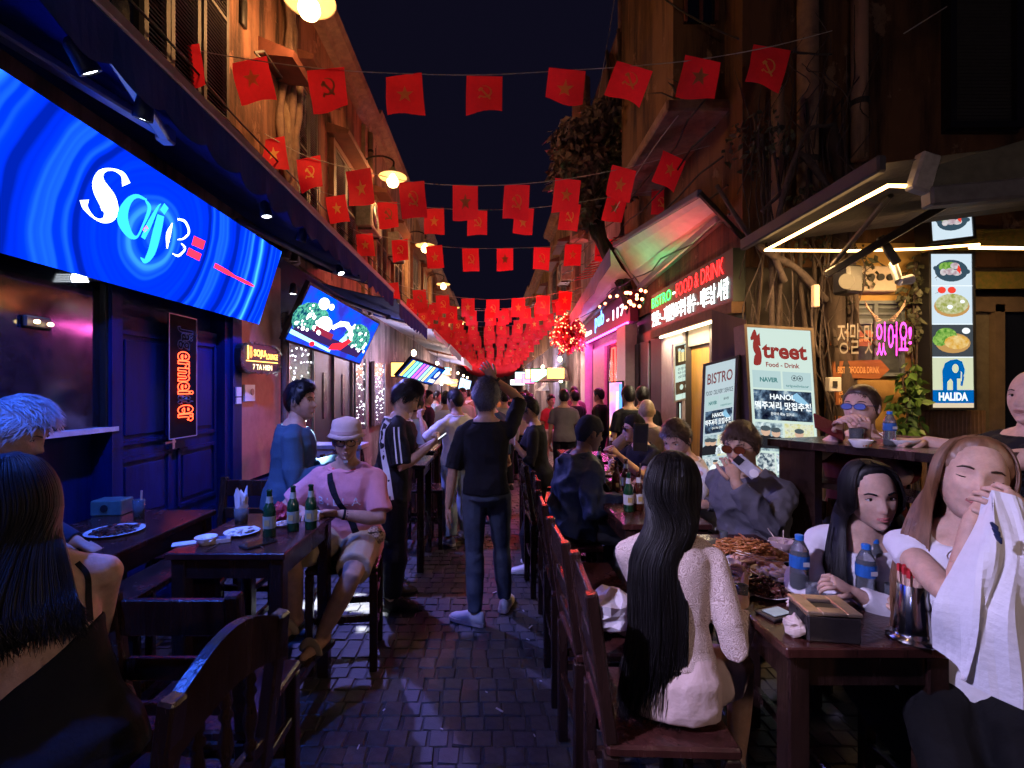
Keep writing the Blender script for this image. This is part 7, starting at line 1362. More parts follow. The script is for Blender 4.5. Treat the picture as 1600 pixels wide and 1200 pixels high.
# litter on the paving
rg = random.Random(77); SCR = M('paper_scrap', (.55, .52, .5), .8)
LSP = [(1200 / 3.33 + 420, 1110), (1362 / 3.33 + 420, 980), (1175 / 3.33 + 420, 926), (760, 1082), (560, 1168), (835, 1150), (818, 955), (845, 1065), (500, 1030), (825, 1000), (690, 1140), (600, 1110), (462, 1170), (855, 1020)]
for k, (px, py) in enumerate(LSP):
    c = T(px, py, .004); a = rg.random() * 3.1; l = rg.uniform(.012, .035) if k > 2 else .045; mb = MB(); d = V((math.cos(a), math.sin(a), 0)) * l; mb.bar(c - d * .5 + V((0, 0, .003)), c + d * .5 + V((0, 0, .004)), .005 if k > 2 else .008, .004); mb.build('paper_scrap', SCR, label='small pale scrap of litter lying on the dark paving', cat='litter', group='litter scraps on the paving')
# ---------------------------------------------------------------- people in the place
def C(name, col, rough=.85, var=.12, bump=.25, bs=55): return M('cloth_' + name, col, rough, var, 6, bump, bs, spec=.2)
BLK = C('black', (.010, .010, .014)); NVY = C('navy', (.02, .035, .08)); BLUS = C('blue_sweater', (.035, .075, .12), .95); PINKT = C('pink_tee', (.60, .24, .27)); WHT = C('white', (.66, .66, .68)); JEANG = C('grey_jeans', (.075, .09, .115), .85, .35); JEANL = C('light_jeans', (.30, .36, .45)); BEIGE = C('beige', (.40, .31, .20)); GREYH = C('grey_hoodie', (.09, .085, .10)); MAROON = C('maroon', (.14, .025, .025)); LBLU = C('pale_blue', (.42, .50, .58)); REDT = C('red', (.45, .03, .05)); PKS = C('pink_beige_skirt', (.60, .46, .43)); DKJ = C('dark_jacket', (.018, .028, .055), .6)
def lace_mat():
    m = M('cloth_lace', (.56, .43, .38), .85, .1, 30); n = m.node_tree.nodes; l = m.node_tree.links; b = n['Principled BSDF']; tc = n.new('ShaderNodeTexCoord')
    ns = n.new('ShaderNodeTexNoise'); ns.inputs['Scale'].default_value = 25; ds = n.new('ShaderNodeMixRGB'); ds.inputs[0].default_value = .04; l.new(tc.outputs['Object'], ns.inputs[0]); l.new(tc.outputs['Object'], ds.inputs[1]); l.new(ns.outputs['Color'], ds.inputs[2])
    v = n.new('ShaderNodeTexVoronoi'); v.feature = 'DISTANCE_TO_EDGE'; v.inputs['Scale'].default_value = 58; l.new(ds.outputs[0], v.inputs['Vector'])
    wv = n.new('ShaderNodeTexVoronoi'); wv.inputs['Scale'].default_value = 58; l.new(ds.outputs[0], wv.inputs['Vector']); sn = n.new('ShaderNodeMath'); sn.operation = 'SINE'; ml = n.new('ShaderNodeMath'); ml.operation = 'MULTIPLY'; ml.inputs[1].default_value = 26; l.new(wv.outputs['Distance'], ml.inputs[0]); l.new(ml.outputs[0], sn.inputs[0])
    rp = n.new('ShaderNodeValToRGB'); rp.color_ramp.elements[0].color = (.38, .27, .23, 1); rp.color_ramp.elements[1].color = (.70, .58, .53, 1); rp.color_ramp.elements[0].position = .1; rp.color_ramp.elements[1].position = .75; mr = n.new('ShaderNodeMapRange'); mr.inputs[1].default_value = -1; l.new(sn.outputs[0], mr.inputs[0]); l.new(mr.outputs[0], rp.inputs[0]); l.new(rp.outputs[0], b.inputs['Base Color'])
    bp = n.new('ShaderNodeBump'); bp.inputs['Strength'].default_value = .28; bp.inputs['Distance'].default_value = .004; l.new(mr.outputs[0], bp.inputs['Height']); l.new(bp.outputs[0], b.inputs['Normal']); return m
LACE = lace_mat()
from mathutils.bvhtree import BVHTree
def project_on(obj, pts, d, off=.003):
    me = obj.data; o = ORI[obj]; bv = BVHTree.FromPolygons([v.co + o for v in me.vertices], [tuple(p.vertices) for p in me.polygons]); d = V(d).normalized(); out = []
    for p in pts:
        h = bv.ray_cast(p - d * .4, d); out.append((h[0] - d * off) if h[0] is not None else p)
    return out
def shirt_print(PR, body, c, x, y, d, mat, nm='lettering', bold=.0):
    co, fs = text_geo(body, bold); lo, hi = co.min(0), co.max(0); pts = [V(c) + V(x) * float((p[0] - lo[0]) / (hi[0] - lo[0]) - .5) + V(y) * float((p[1] - lo[1]) / (hi[1] - lo[1])) for p in co]
    mb = MB(); mb.add(project_on(PR.top, pts, d), fs); tag(mb.build(nm, mat, PR.root), kind='stuff')
def ribbon_on(PR, obj, pts, w, d, mat, nm, off=.006):
    c = catmull(pts, 5); L = []
    for i, p in enumerate(c):
        t = (c[min(i + 1, len(c) - 1)] - c[max(i - 1, 0)]).normalized(); s_ = t.cross(V(d)).normalized() * w / 2; L.append((p + s_, p - s_))
    q = project_on(obj, [k for a in L for k in a], d, off); mb = MB()
    for i in range(len(L) - 1): mb.quad(q[2 * i], q[2 * i + 1], q[2 * i + 3], q[2 * i + 2])
    mb.build(nm, mat, PR.root, True)
SHW = dict(mat=M('white_trainer', (.55, .53, .53), .6, .1), sole=M('trainer_sole', (.5, .42, .4), .7)); SHK = dict(mat=BLACK, sole=BLACK); SHG = dict(mat=M('grey_trainer', (.28, .3, .36), .6, .3), sole=WHITE)
# centre: man seen from behind
A = person('man seen from behind in black tee and grey jeans, one arm raised to his head', 1.77, 2, (-.05, 3.5, .955), build=.9, head=(6, 4, 0), hands=(P(699, 796, 3.46), V((.01, 3.66, 1.78))), poles=(V((-.6, .3, 0)), V((1, .25, -.2))), hdirs=(V((-.1, 0, -1)), V((-.5, .1, .7))), palms=(None, V((0, 1, -.3))), curls=(12, 15), feet=(V((-.13, 3.42, .082)), V((.09, 3.64, .082))), toes=(-62, 12), sk=SK_M,
    top=dict(mat=BLK, sleeve=.95, hem=-.02, fit=.022, wr=.022, ws=.12, flare=.05), bottom=dict(mat=JEANG, fit=.013, loose=1.3, wr=.016, len=1.98, name='jeans'), shoes=SHW, hair=dict(mat=M('slate_hair', (.10, .10, .13), .5, .5, 50), th=.032, n=900, L=.04, lift=.3, sweep=-.3, fringe=-.5), vox=.010, face=0)
mb = MB(); w = A.W[1]; d = (A.W[1] - A.E[1]).normalized(); mb.tube([w - d * .04, w - d * .02], .034, 14); mb.build('wristband', BLK, A.root, True)
# woman in black with lanyard
B = person('woman in black standing side-on in white clogs, looking down at a phone', 1.64, -78, (.43, 4.5, .89), fem=True, build=1.08, lean=4, head=(5, 30, 0), hands=(V((.20, 4.36, 1.2)), V((.20, 4.5, 1.2))), poles=(V((.3, -.2, -1)), V((.3, .3, -1))), curls=(50, 50), sk=SK_M, top=dict(mat=BLK, sleeve=1.35, fit=.016, hem=-.1), bottom=dict(mat=BLK, fit=.02, loose=3, end=.085, name='wide_trousers'), shoes=dict(mat=WHITE, sole=WHITE), hair=dict(mat=HAIRK, th=.026, n=500, L=.04, hi=-.01), vox=.012, feet=(V((.35, 4.36, .08)), V((.46, 4.58, .08))))
ribbon_on(B, B.top, [B.tf(.47)[0] + B.r * -.06, B.tf(.36)[0] + B.r * -.02, B.tf(.22)[0]], .015, -B.f, WHT, 'lanyard'); mb = MB(); mb.box(B.W[0] - V((0, .02, -.05)), (.01, .07, .12)); mb.build('held_card', WHITE, B.root)
# man in white shirt reaching left
D_ = person('man in a loose white shirt and pale jeans stretching an arm to the left', 1.70, -35, (-.40, 5.3, .92), head=(-20, 5, 0), twist=-10, hands=(V((-.80, 5.28, 1.36)), V((-.3, 5.7, 1.1))), poles=(V((0, -.3, -1)), None), sk=SK_M, top=dict(mat=WHT, sleeve=1.0, fit=.03, wr=.03), bottom=dict(mat=JEANL, fit=.02, loose=2.2, name='jeans'), shoes=SHG, hair=dict(mat=HAIRK, n=400), vox=.013, face=0, feet=(V((-.47, 5.15, .08)), V((-.3, 5.4, .08))))
# young man with phone
Y_ = person('young man in a black jersey with white stripes reading his phone', 1.78, 82, (-.80, 3.78, .965), lean=6, head=(4, 34, 0), neckf=.2, hands=(V((-.50, 3.86, 1.26)), V((-.50, 3.66, 1.25))), poles=(V((-.2, .3, -1)), V((-.2, -.4, -1))), palms=(V((0, -.6, .8)), V((0, .6, .8))), curls=(45, 45), sk=SK_M, top=dict(mat=BLK, sleeve=.95, fit=.034, hem=-.13, wr=.03, ws=.13, flare=.08, cmat=WHT), bottom=dict(mat=C('black_track', (.008, .008, .012), .5), fit=.03, loose=1.6, end=.075), shoes=dict(mat=C('dark_mule', (.06, .05, .05)), sole=BLACK), hair=dict(mat=HAIRK, th=.034, n=900, L=.045, lift=.22, fringe=.9), vox=.010, feet=(V((-.83, 3.9, .082)), V((-.78, 3.64, .082))))
for o_ in (-.012, .022): ribbon_on(Y_, Y_.top, [Y_.S[1] + V((o_, -.1, .02)), lerp(Y_.S[1], Y_.E[1], .4) + V((o_, -.1, 0)), lerp(Y_.S[1], Y_.E[1], .85) + V((o_, -.1, 0))], .011, (0, 1, 0), WHT, 'sleeve_stripe')
ribbon_on(Y_, Y_.top, [Y_.tf(.49)[0] + V((-.05, -.2, 0)), Y_.tf(.40)[0] + V((-.09, -.2, 0)), Y_.tf(.25)[0] + V((-.07, -.2, 0)), Y_.tf(.05)[0] + V((.0, -.2, 0)), Y_.tf(-.1)[0] + V((.04, -.2, 0))], .05, (0, 1, 0), WHT, 'white_panel', .004)
phone('phone with a bright screen held by the young man in the jersey', V((-.43, 3.76, 1.30)), (-.6, -.1, .8), (.85, 0, .5), scr=E('phone_glow', (.75, .85, 1), 1.6))
# man in blue sweater
F_ = person('man in a blue sweater standing behind the green bottles, looking right', 1.75, 72, (-1.44, 3.34, .945), lean=5, head=(22, 2, 0), hands=(V((-1.12, 3.5, 1.18)), V((-1.12, 3.28, 1.15))), poles=(V((-.5, .3, -1)), V((-.5, -.5, -1))), sk=SK_M, build=1.08, top=dict(mat=BLUS, sleeve=1.9, fit=.026, hem=-.08, wr=.026, ws=.14, name='sweater'), bottom=dict(mat=NVY), shoes=SHK, hair=dict(mat=HAIRK, th=.026, n=700, L=.035, quiff=.5), vox=.010)
# man in hat
G_ = person('seated older man in a pink tee and bucket hat at the bottle table', 1.70, 186, (-.93, 3.10, .725), lean=6, build=1.1, head=(-20, 4, 0), hands=(P(530, 803, 2.80), P(478, 800, 2.82)), poles=(V((1, .3, -.4)), V((-1, .3, -.4))), hdirs=(V((-.9, -.3, .15)), V((.3, -.9, 0))), palms=(V((-.2, -.7, -.6)), V((0, 0, -1))), curls=(38, 25), feet=(P(503, 992, 2.74), P(462, 962, 2.82)), knees=(V((.35, -1, .3)), V((-.3, -1, .3))), toes=(200, 190), sk=SK_T, top=dict(mat=PINKT, sleeve=.85, fit=.03, hem=-.1, wr=.032, ws=.13, flare=.05), bottom=dict(mat=BEIGE, len=.86, fit=.03, end=.105, name='shorts'), hair=dict(mat=HAIRS, kind='buzz', th=.006), vox=.010)
hat = MB(); cr = [(.125, .030), (.102, .052), (.098, .056), (.095, .10), (.086, .128), (.06, .140), (.001, .142)]
hat.rings([[G_.h((math.cos(a) * r_ * .93, math.sin(a) * r_ * 1.08 - .004, z + .004 * math.sin(a * 3))) for a in [2 * PI * j / 28 for j in range(28)]] for r_, z in cr]); hat.build('bucket_hat', C('pale_pink_hat', (.55, .42, .42)), G_.root, True)
hb = MB(); hb.rings([[G_.h((math.cos(a) * r_ * .93, math.sin(a) * r_ * 1.08 - .004, z)) for a in [2 * PI * j / 28 for j in range(28)]] for r_, z in ((.1045, .053), (.1015, .072))], cap=False); hb.build('hat_band', C('pink_band', (.48, .33, .34)), G_.root, True)
glasses(G_, drop=.004); mb = MB()
for k in range(60): x = random.uniform(-.014, .014); mb.tube([G_.h((x, .1, -.098)), G_.h((x * .7, .104, -.112)), G_.h((x * .3, .1, -.128))], [.002, .002, .0006], 3)
mb.build('goatee', HAIRS, G_.root)
ribbon_on(G_, G_.top, [G_.tf(.47)[0] - G_.r * .075, G_.tf(.36)[0] - G_.r * .0, G_.tf(.2)[0] + G_.r * .09, G_.tf(.08)[0] + G_.r * .12] if False else [G_.tf(.47)[0] + G_.r * .07, G_.tf(.36)[0] + G_.r * .02, G_.tf(.2)[0] - G_.r * .06, G_.tf(.08)[0] - G_.r * .10], .04, -G_.f, BLK, 'bag_strap', .008)
shirt_print(G_, 'B I L L A', G_.tf(.28)[0], G_.r * -.27, G_.u * .05, -G_.f, WHT)
c, rr, ff = G_.tf(.49); mb = MB(); mb.tube([c + rr * math.cos(a) * .082 + ff * (math.sin(a) * .085) - V((0, 0, .03 * max(0, math.sin(a)))) for a in [2 * PI * j / 20 for j in range(21)]], .016, 8); mb.build('neck_scarf', C('coral_scarf', (.6, .1, .1)), G_.root, True)
c, rr, ff = G_.tf(.05); pb = MB(); pb.ball(c - rr * .17 + ff * .06, (.085, .06, .065), 16, 10)
def checker():
    m = bpy.data.materials.new('checked_canvas'); m.use_nodes = True; n = m.node_tree.nodes; l = m.node_tree.links; b = n['Principled BSDF']; tc = n.new('ShaderNodeTexCoord'); ch = n.new('ShaderNodeTexChecker'); ch.inputs['Scale'].default_value = 75; ch.inputs[1].default_value = (.45, .34, .28, 1); ch.inputs[2].default_value = (.22, .14, .11, 1); l.new(tc.outputs['Object'], ch.inputs[0]); l.new(ch.outputs[0], b.inputs['Base Color']); b.inputs['Roughness'].default_value = .6; return m
pb.build('waist_pouch', checker(), G_.root, True); mb = MB(); mb.tube([c - rr * .24 + ff * .08 + V((0, 0, .035)), c - rr * .17 + ff * .122 + V((0, 0, .04)), c - rr * .1 + ff * .1 + V((0, 0, .035))], .004, 6); mb.build('pouch_zip', BLACK, G_.root)
mb = MB(); w = G_.W[0]; d = (G_.W[0] - G_.E[0]).normalized()
for k in range(3): mb.tube([w - d * (.02 + .02 * k), w - d * (.034 + .02 * k)], .031, 12)
mb.build('bracelets', BLK, G_.root, True); mb = MB(); q = G_.W[0] + V((-.10, -.02, .02)); mb.tube([q, q + V((-.07, -.01, .012))], .004, 6); mb.build('cigarette', WHITE, G_.root)
for i in (0, 1):
    a = G_.A[i]; t = V((math.sin(R((200, 190)[i])), math.cos(R((200, 190)[i])), 0)); rt = V((t.y, -t.x, 0)); mb = MB(); pl = [(-.08, .03), (-.05, .04), (.03, .043), (.10, .05), (.16, .048), (.2, .03)]; bot = [a - V((0, 0, .085)) + t * p + rt * w_ for p, w_ in pl] + [a - V((0, 0, .085)) + t * p - rt * w_ for p, w_ in pl[::-1]]; mb.rings([bot, [p + V((0, 0, .025)) for p in bot]]); so_ = mb.build('sandal', BLACK, G_.root); mb = MB(); mb.tube([a - V((0, 0, .06)) + t * .09 + rt * (.055 * math.cos(k)) + V((0, 0, .062 * math.sin(k))) for k in [PI * j / 8 for j in range(9)]], .028, 8, flat=.25, up=V((0, 0, 1))); mb.build('sandal_strap', BEIGE, so_, True)
# left foreground woman
L_ = person('woman with long black hair and bare shoulders in the left foreground', 1.66, -38, (-1.07, 1.17, .795), fem=True, lean=14, slean=-9, head=(-25, 14, 0), hands=(V((-1.62, 1.4, 1.0)), V((-1.38, 1.52, 1.0))), poles=(V((-.3, -.8, -.6)), V((.1, .1, -1))), feet=(V((-1.45, 1.35, .3)), V((-1.25, 1.6, .3))), sk=SK_L, top=dict(mat=BLK, sleeve=0, noarm=True, neck=.235, tilt=.075, hem=-.06, fit=.014, wr=.008, collar=False, name='black_top'), bottom=dict(mat=BEIGE, len=1.2, fit=.003, wr=.004), hair=dict(mat=HAIRK, kind='long', length=.10, open=50, spread=1.22, back=.125, n=640, hi=.02, taper=0, mid=-.045), vox=.009)
ribbon_on(L_, L_.body, [L_.tf(.30)[0] + L_.r * .105, L_.tf(.36)[0] + L_.r * .11, L_.tf(.42)[0] + L_.r * .115, L_.tf(.46)[0] + L_.r * .10], .012, L_.f, BLK, 'shoulder_strap', .004); 
S_ = person('silver-haired person in black at the left edge, head bent', 1.70, 70, (-2.04, 1.83, .90), lean=10, head=(0, 30, 0), hands=(V((-1.92, 2.2, .985)), V((-1.98, 2.16, .985))), palms=(V((0, 0, -1)), V((0, 0, -1))), sk=SK_L, top=dict(mat=NVY, sleeve=1.9, fit=.02), bottom=dict(mat=BLK), hair=dict(mat=HAIRS, th=.034, n=1000, L=.045, lift=.2, fringe=.7), vox=.011)
# right row
I_ = person('seated man in a dark jacket and beanie facing right across the table', 1.74, 72, (.57, 3.42, .725), lean=10, build=1.12, head=(0, 12, 0), slouch=.03, hands=(V((.90, 3.55, .99)), V((.88, 3.2, .98))), poles=(V((-.3, .3, -1)), V((-.3, -.5, -1))), feet=(V((.85, 3.5, .28)), V((.85, 3.3, .28))), sk=SK_D, top=dict(mat=DKJ, sleeve=1.9, fit=.04, wr=.05, ws=.10, hood=True, name='jacket'), bottom=dict(mat=C('grey_trousers', (.16, .17, .19)), fit=.02), shoes=SHK, hair=dict(mat=C('beanie', (.015, .018, .03)), kind='cap', th=.013, hi=-.035), vox=.011)
K_ = person('dark-haired man in a white t-shirt looking down at his phone', 1.76, -98, (1.46, 3.28, .725), lean=16, head=(-32, 28, 0), hands=(V((1.02, 3.02, 1.03)), V((1.05, 3.35, 1.0))), poles=(V((.3, -.4, -1)), V((.3, .4, -1))), feet=(V((1.2, 3.2, .28)), V((1.2, 3.4, .28))), sk=SK_P, top=dict(mat=WHT, sleeve=.75, fit=.016, wr=.02), bottom=dict(mat=NVY), hair=dict(mat=HAIRBR, th=.022, n=700, L=.03), vox=.010)
mb = MB(); c = [K_.h((x, K_.fy(x, z) + .001, z)) for x, z in ((-.024, -.046), (-.012, -.0445), (0, -.044), (.012, -.0445), (.024, -.046))]; mb.tube(c, [.001, .003, .003, .003, .001], 5); mb.build('moustache', HAIRBR, K_.root)
phone('dark phone held by the man in the white t-shirt', V((.97, 3.0, 1.06)), (-.2, .3, .9), (-.8, .1, .3))
J_ = person('person in a black cap and sunglasses across the second red-lit table', 1.68, -112, (1.50, 4.42, .725), lean=18, head=(20, 6, 0), hands=(V((1.1, 4.1, 1.12)), V((1.12, 4.5, 1.0))), poles=(V((.3, -.5, -1)), None), feet=(V((1.3, 4.3, .28)), V((1.3, 4.6, .28))), sk=SK_P, top=dict(mat=BLK, sleeve=.7, fit=.02), bottom=dict(mat=BLK), hair=dict(mat=BLK, kind='cap', th=.016, hi=-.01), vox=.012); glasses(J_, lens=LENS, name='sunglasses')
N_ = person('fair cropped-haired man in a beige top seated with his back turned', 1.72, 10, (1.68, 5.15, .80), sk=SK_P, head=(0, 5, 0), hands=(V((1.5, 5.4, 1.1)), V((1.9, 5.4, 1.1))), feet=(V((1.6, 5.5, .28)), V((1.8, 5.5, .28))), top=dict(mat=C('taupe', (.26, .2, .17)), sleeve=.8, fit=.02), bottom=dict(mat=NVY), hair=dict(mat=HAIRG, kind='buzz', th=.006), vox=.014, face=0)
for k, (X, Yy, yw, lb) in enumerate(((1.80, 6.25, -15, 'left of two dark-haired men in black standing by the dark doors'), (2.04, 6.45, 8, 'right of two dark-haired men in black standing by the dark doors'))): person(lb, 1.74, yw, (X, Yy, .94), sk=SK_M, top=dict(mat=BLK, sleeve=.8, fit=.02, cmat=BEIGE if k == 0 else BLK), bottom=dict(mat=BLK), shoes=SHK, hair=dict(mat=HAIRK, th=.018, n=300), vox=.016, face=0)
# hoodie man
O_ = person('man in a grey hoodie and tinted glasses holding a phone to his cheek', 1.75, -128, (1.50, 2.74, .725), lean=9, head=(0, 12, 0), slouch=.03, hands=(P(1149, 755, 2.42), V((1.30, 2.95, .98))), poles=(V((.15, -.5, -1)), V((.3, .6, -1))), hdirs=(V((-.12, .15, 1)), V((-1, 0, 0))), palms=(V((.15, 1, 0)), None), curls=(30, 25), feet=(V((1.3, 2.62, .28)), V((1.25, 2.8, .28))), sk=SK_M, build=1.1, top=dict(mat=GREYH, sleeve=1.92, fit=.032, wr=.05, ws=.10, hood=True, cuff=.05, name='hoodie'), bottom=dict(mat=BLK), hair=dict(mat=HAIRBR, th=.02, n=700, L=.035, fringe=.8, hi=-.012), vox=.009)
glasses(O_, mat=M('amber_frame', (.06, .02, .01), .3), lens=M('amber_lens', (.10, .025, .01), .08, .1), w=.029, h=.021, name='tinted_glasses')
tph, m3 = phone('white phone with a round grip held to the cheek of the man in the hoodie', P(1166, 729, 2.40), (.35, .9, .1), (-.75, .1, .65), mat=M('pale_phone', (.38, .38, .42), .25), sz=(.064, .128, .009)); n3 = m3 @ V((0, 0, -1)); cph = P(1166, 729, 2.40); mb = MB(); mb.tube([cph + n3 * .005 + m3 @ V((0, -.045, 0)), cph + n3 * .016 + m3 @ V((0, -.045, 0))], .021, 16); mb.build('grip', CHINA, tph); mb = MB(); mb.box(cph + n3 * .0055 + m3 @ V((0, .048, 0)), (.04, .04, .004), m3); mb.build('camera_bump', BLACK, tph)
# lace woman
Q_ = person('woman with very long black hair in a cream lace top, seen from behind', 1.65, 16, (.60, 1.60, .725), fem=True, build=.93, lean=5, head=(25, 10, 0), hands=(V((.74, 1.97, .99)), V((.90, 1.70, .97))), poles=(V((-.1, -.2, -1)), V((-.1, -.55, -1))), feet=(V((.80, 2.02, .26)), V((.98, 1.90, .22))), knees=(V((.5, 1, .3)), V((.9, .8, .3))), sk=SK_M, top=dict(mat=LACE, sleeve=1.55, fit=.015, hem=.07, wr=.010, ws=.12, flare=.0, cuff=.05, name='lace_top'), bottom=dict(mat=PKS, len=.5, fit=.012, wr=.016, waist=.13, end=.10, sm=12, skirt=True, name='skirt'), shoes=dict(mat=M('grey_shoe', (.12, .11, .12), .5), sole=BLACK), hair=dict(mat=HAIRK, kind='long', length=.46, open=46, spread=.80, back=.115, n=700, taper=.1, hi=.02, shift=-.03, mid=-.045), vox=.008, face=0)
# young woman in white blouse
U_ = person('young woman with long dark hair and a white blouse leaning over the table', 1.64, -150, (1.49, 1.93, .725), fem=True, lean=20, head=(-16, 8, 6), hands=(P(1332, 925, 1.60), V((1.30, 1.62, .98))), poles=(V((.7, -.2, -.8)), V((-1, .3, -.6))), curls=(40, 40), feet=(V((1.5, 1.65, .28)), V((1.6, 1.6, .28))), sk=SK_L, lips=LIPS, top=dict(mat=C('white_blouse', (.62, .60, .64), .8), sleeve=1.85, fit=.024, wr=.022, ws=.08, cuff=.034, neck=.44, name='blouse'), bottom=dict(mat=BLK), hair=dict(mat=HAIRK, kind='long', length=.34, open=58, front=125, fo=.09, spread=1.05, n=620, hi=.03, part=.01, th=.012), vox=.008)
# woman lifting her shirt
X_ = person('woman with brown hair wiping her face with a lifted white shirt', 1.66, -140, (1.46, 1.47, .80), fem=True, lean=7, head=(-6, -6, -10), hands=(P(1610, 810, 1.14), P(1522, 806, 1.30)), poles=(V((1, -.4, -.5)), V((-.25, .3, -1))), hdirs=(V((-.6, .1, .5)), V((.75, .05, .5))), palms=(V((0, 1, 0)), V((.3, .8, -.3))), curls=(40, 45), feet=(V((1.45, 1.1, .28)), V((1.4, 1.3, .28))), sk=SK_L, lips=LIPS, eyes='closed', top=dict(mat=C('white_shirt', (.66, .66, .72)), sleeve=.30, fit=.016, wr=.02, neck=.46), bottom=dict(mat=C('deep_black', (.003, .003, .004))), hair=dict(mat=HAIRB, kind='long', length=.22, open=64, front=125, fo=.06, spread=1.25, n=560, hi=.03, th=.014), vox=.008)
ct = thing('raised_shirt', 'white shirt cloth stretched up to the face of the brown-haired woman', 'cloth', P(1550, 1040, 1.12)); mb = MB(); n = 18; G = []
TOPE = [P(1538, 776, 1.17), P(1556, 766, 1.14), P(1582, 776, 1.12), P(1640, 800, 1.10)]; BOTE = [P(1466, 1020, 1.15), P(1530, 1075, 1.10), P(1610, 1110, 1.06), P(1720, 1110, 1.06)]; MID = [P(1512, 850, 1.14), P(1560, 850, 1.09), P(1610, 880, 1.08), P(1690, 900, 1.08)]; M2 = [P(1474, 945, 1.13), P(1540, 950, 1.07), P(1610, 980, 1.06), P(1710, 1000, 1.06)]
cols = [catmull(q, 8) for q in (TOPE, MID, M2, BOTE)]
for i in range(len(cols[0])):
    c = catmull([q[i] for q in cols], 7); G.append([p + V((.010 * math.sin(j * .35 + i * .5), (.4 + j / 18) * (.011 * math.sin(i * .72 + j * .10) + .004 * math.sin(i * 1.6 - j * .25 + 1)), 0)) for j, p in enumerate(c)])
for lay in (0, .004):
    for i in range(len(G) - 1):
        for j in range(len(G[0]) - 1): mb.quad(*[p + V((0, lay, 0)) for p in (G[i][j], G[i + 1][j], G[i + 1][j + 1], G[i][j + 1])])
mb.build('cloth', MATS['cloth_white_shirt'], ct, True); mb = MB()
for k in range(3): c = P(1553 + k * 3, 822 + k * 9, 1.072); mb.tube([c + V((-.006, 0, .008)), c + V((.004, 0, -.004)), c + V((.008, 0, -.014))], [.003, .006, .002], 5)
mb.build('print', M('navy_print', (.02, .03, .10), .6), ct)
mb = MB(); mb.tube([lerp(X_.E[1], X_.W[1], .55) + X_.r * 0 + V((.038 * math.cos(a), .038 * math.sin(a), .018 * math.cos(a))) for a in [2 * PI * j / 16 for j in range(17)]], .0016, 5); mb.build('bracelet', STEEL, X_.root)
# yard: raised floor, two men at the counter
mb = MB(); mb.box((4.2, 2.9, .15), (4.4, 3.2, .30)); mb.build('yard_floor', GREYW, kind='structure')
Z_ = person('man in a maroon polo and glasses with hand on chin at the yard counter', 1.78, -140, (2.24, 2.86, .91), lean=6, build=1.12, head=(20, -2, 0), hands=(P(1352, 687, 2.56), P(1312, 680, 2.50)), poles=(V((.2, -.6, -1)), V((-.8, .0, -.8))), hdirs=(V((-.15, -.1, 1)), V((-.4, -.4, .8))), palms=(V((0, 1, 0)), V((0, -1, .3))), curls=(30, 30), feet=(V((2.1, 2.6, .58)), V((2.0, 2.8, .58))), sk=SK_P, top=dict(mat=MAROON, sleeve=.85, fit=.02, wr=.02, name='polo_shirt'), bottom=dict(mat=NVY), hair=dict(mat=HAIRBR, kind='short', th=.012, hi=.008, n=500, L=.03, lift=.05, fringe=-.8), vox=.009)
glasses(Z_, mat=M('blue_frame', (.03, .05, .18), .25), lens=M('blue_lens', (.12, .18, .5), .05, .1), w=.027, h=.016); mb = MB(); mb.ball(Z_.h((0, -.115, .05)), .028, 10, 7); mb.build('hair_bun', HAIRG, Z_.root, True)
mb = MB(); w = Z_.W[0]; d = (Z_.W[0] - Z_.E[0]).normalized(); mb.tube([w - d * .035, w - d * .015], .033, 14); wt_ = mb.build('watch', BEIGE, Z_.root, True); mb = MB(); mb.tube([w - d * .025 + V((-.005, -.030, 0)), w - d * .025 + V((-.006, -.042, 0))], .02, 16); mb.build('dial', BLACK, wt_)
tb_ = thing('tablet', 'red-cased tablet in the hand of the man in the maroon polo', 'tablet', P(1292, 672, 2.46)); mb = MB(); mb.box(P(1294, 667, 2.46), (.16, .10, .01), Matrix.Rotation(.45, 3, 'Y') @ Matrix.Rotation(.9, 3, 'X'), ch=.003); mb.build('case', C('red_case', (.14, .02, .025), .5), tb_)
W_ = person('bald man in a black t-shirt at the right edge, arm along the counter', 1.80, -100, (2.50, 2.2, .97), lean=-4, build=1.2, head=(-2, -2, 0), hands=(P(1446, 690, 2.32), V((2.42, 2.42, 1.22))), poles=(V((0, -.6, -.8)), V((0, .6, -1))), hdirs=(V((-1, .1, 0)), None), palms=(V((0, 0, -1)), None), feet=(V((2.3, 2.0, .58)), V((2.3, 2.4, .58))), sk=SK_P, top=dict(mat=BLK, sleeve=.75, fit=.02, wr=.02), bottom=dict(mat=NVY), hair=None, vox=.009)
mb = MB(); c = P(1566, 664, 2.05); 
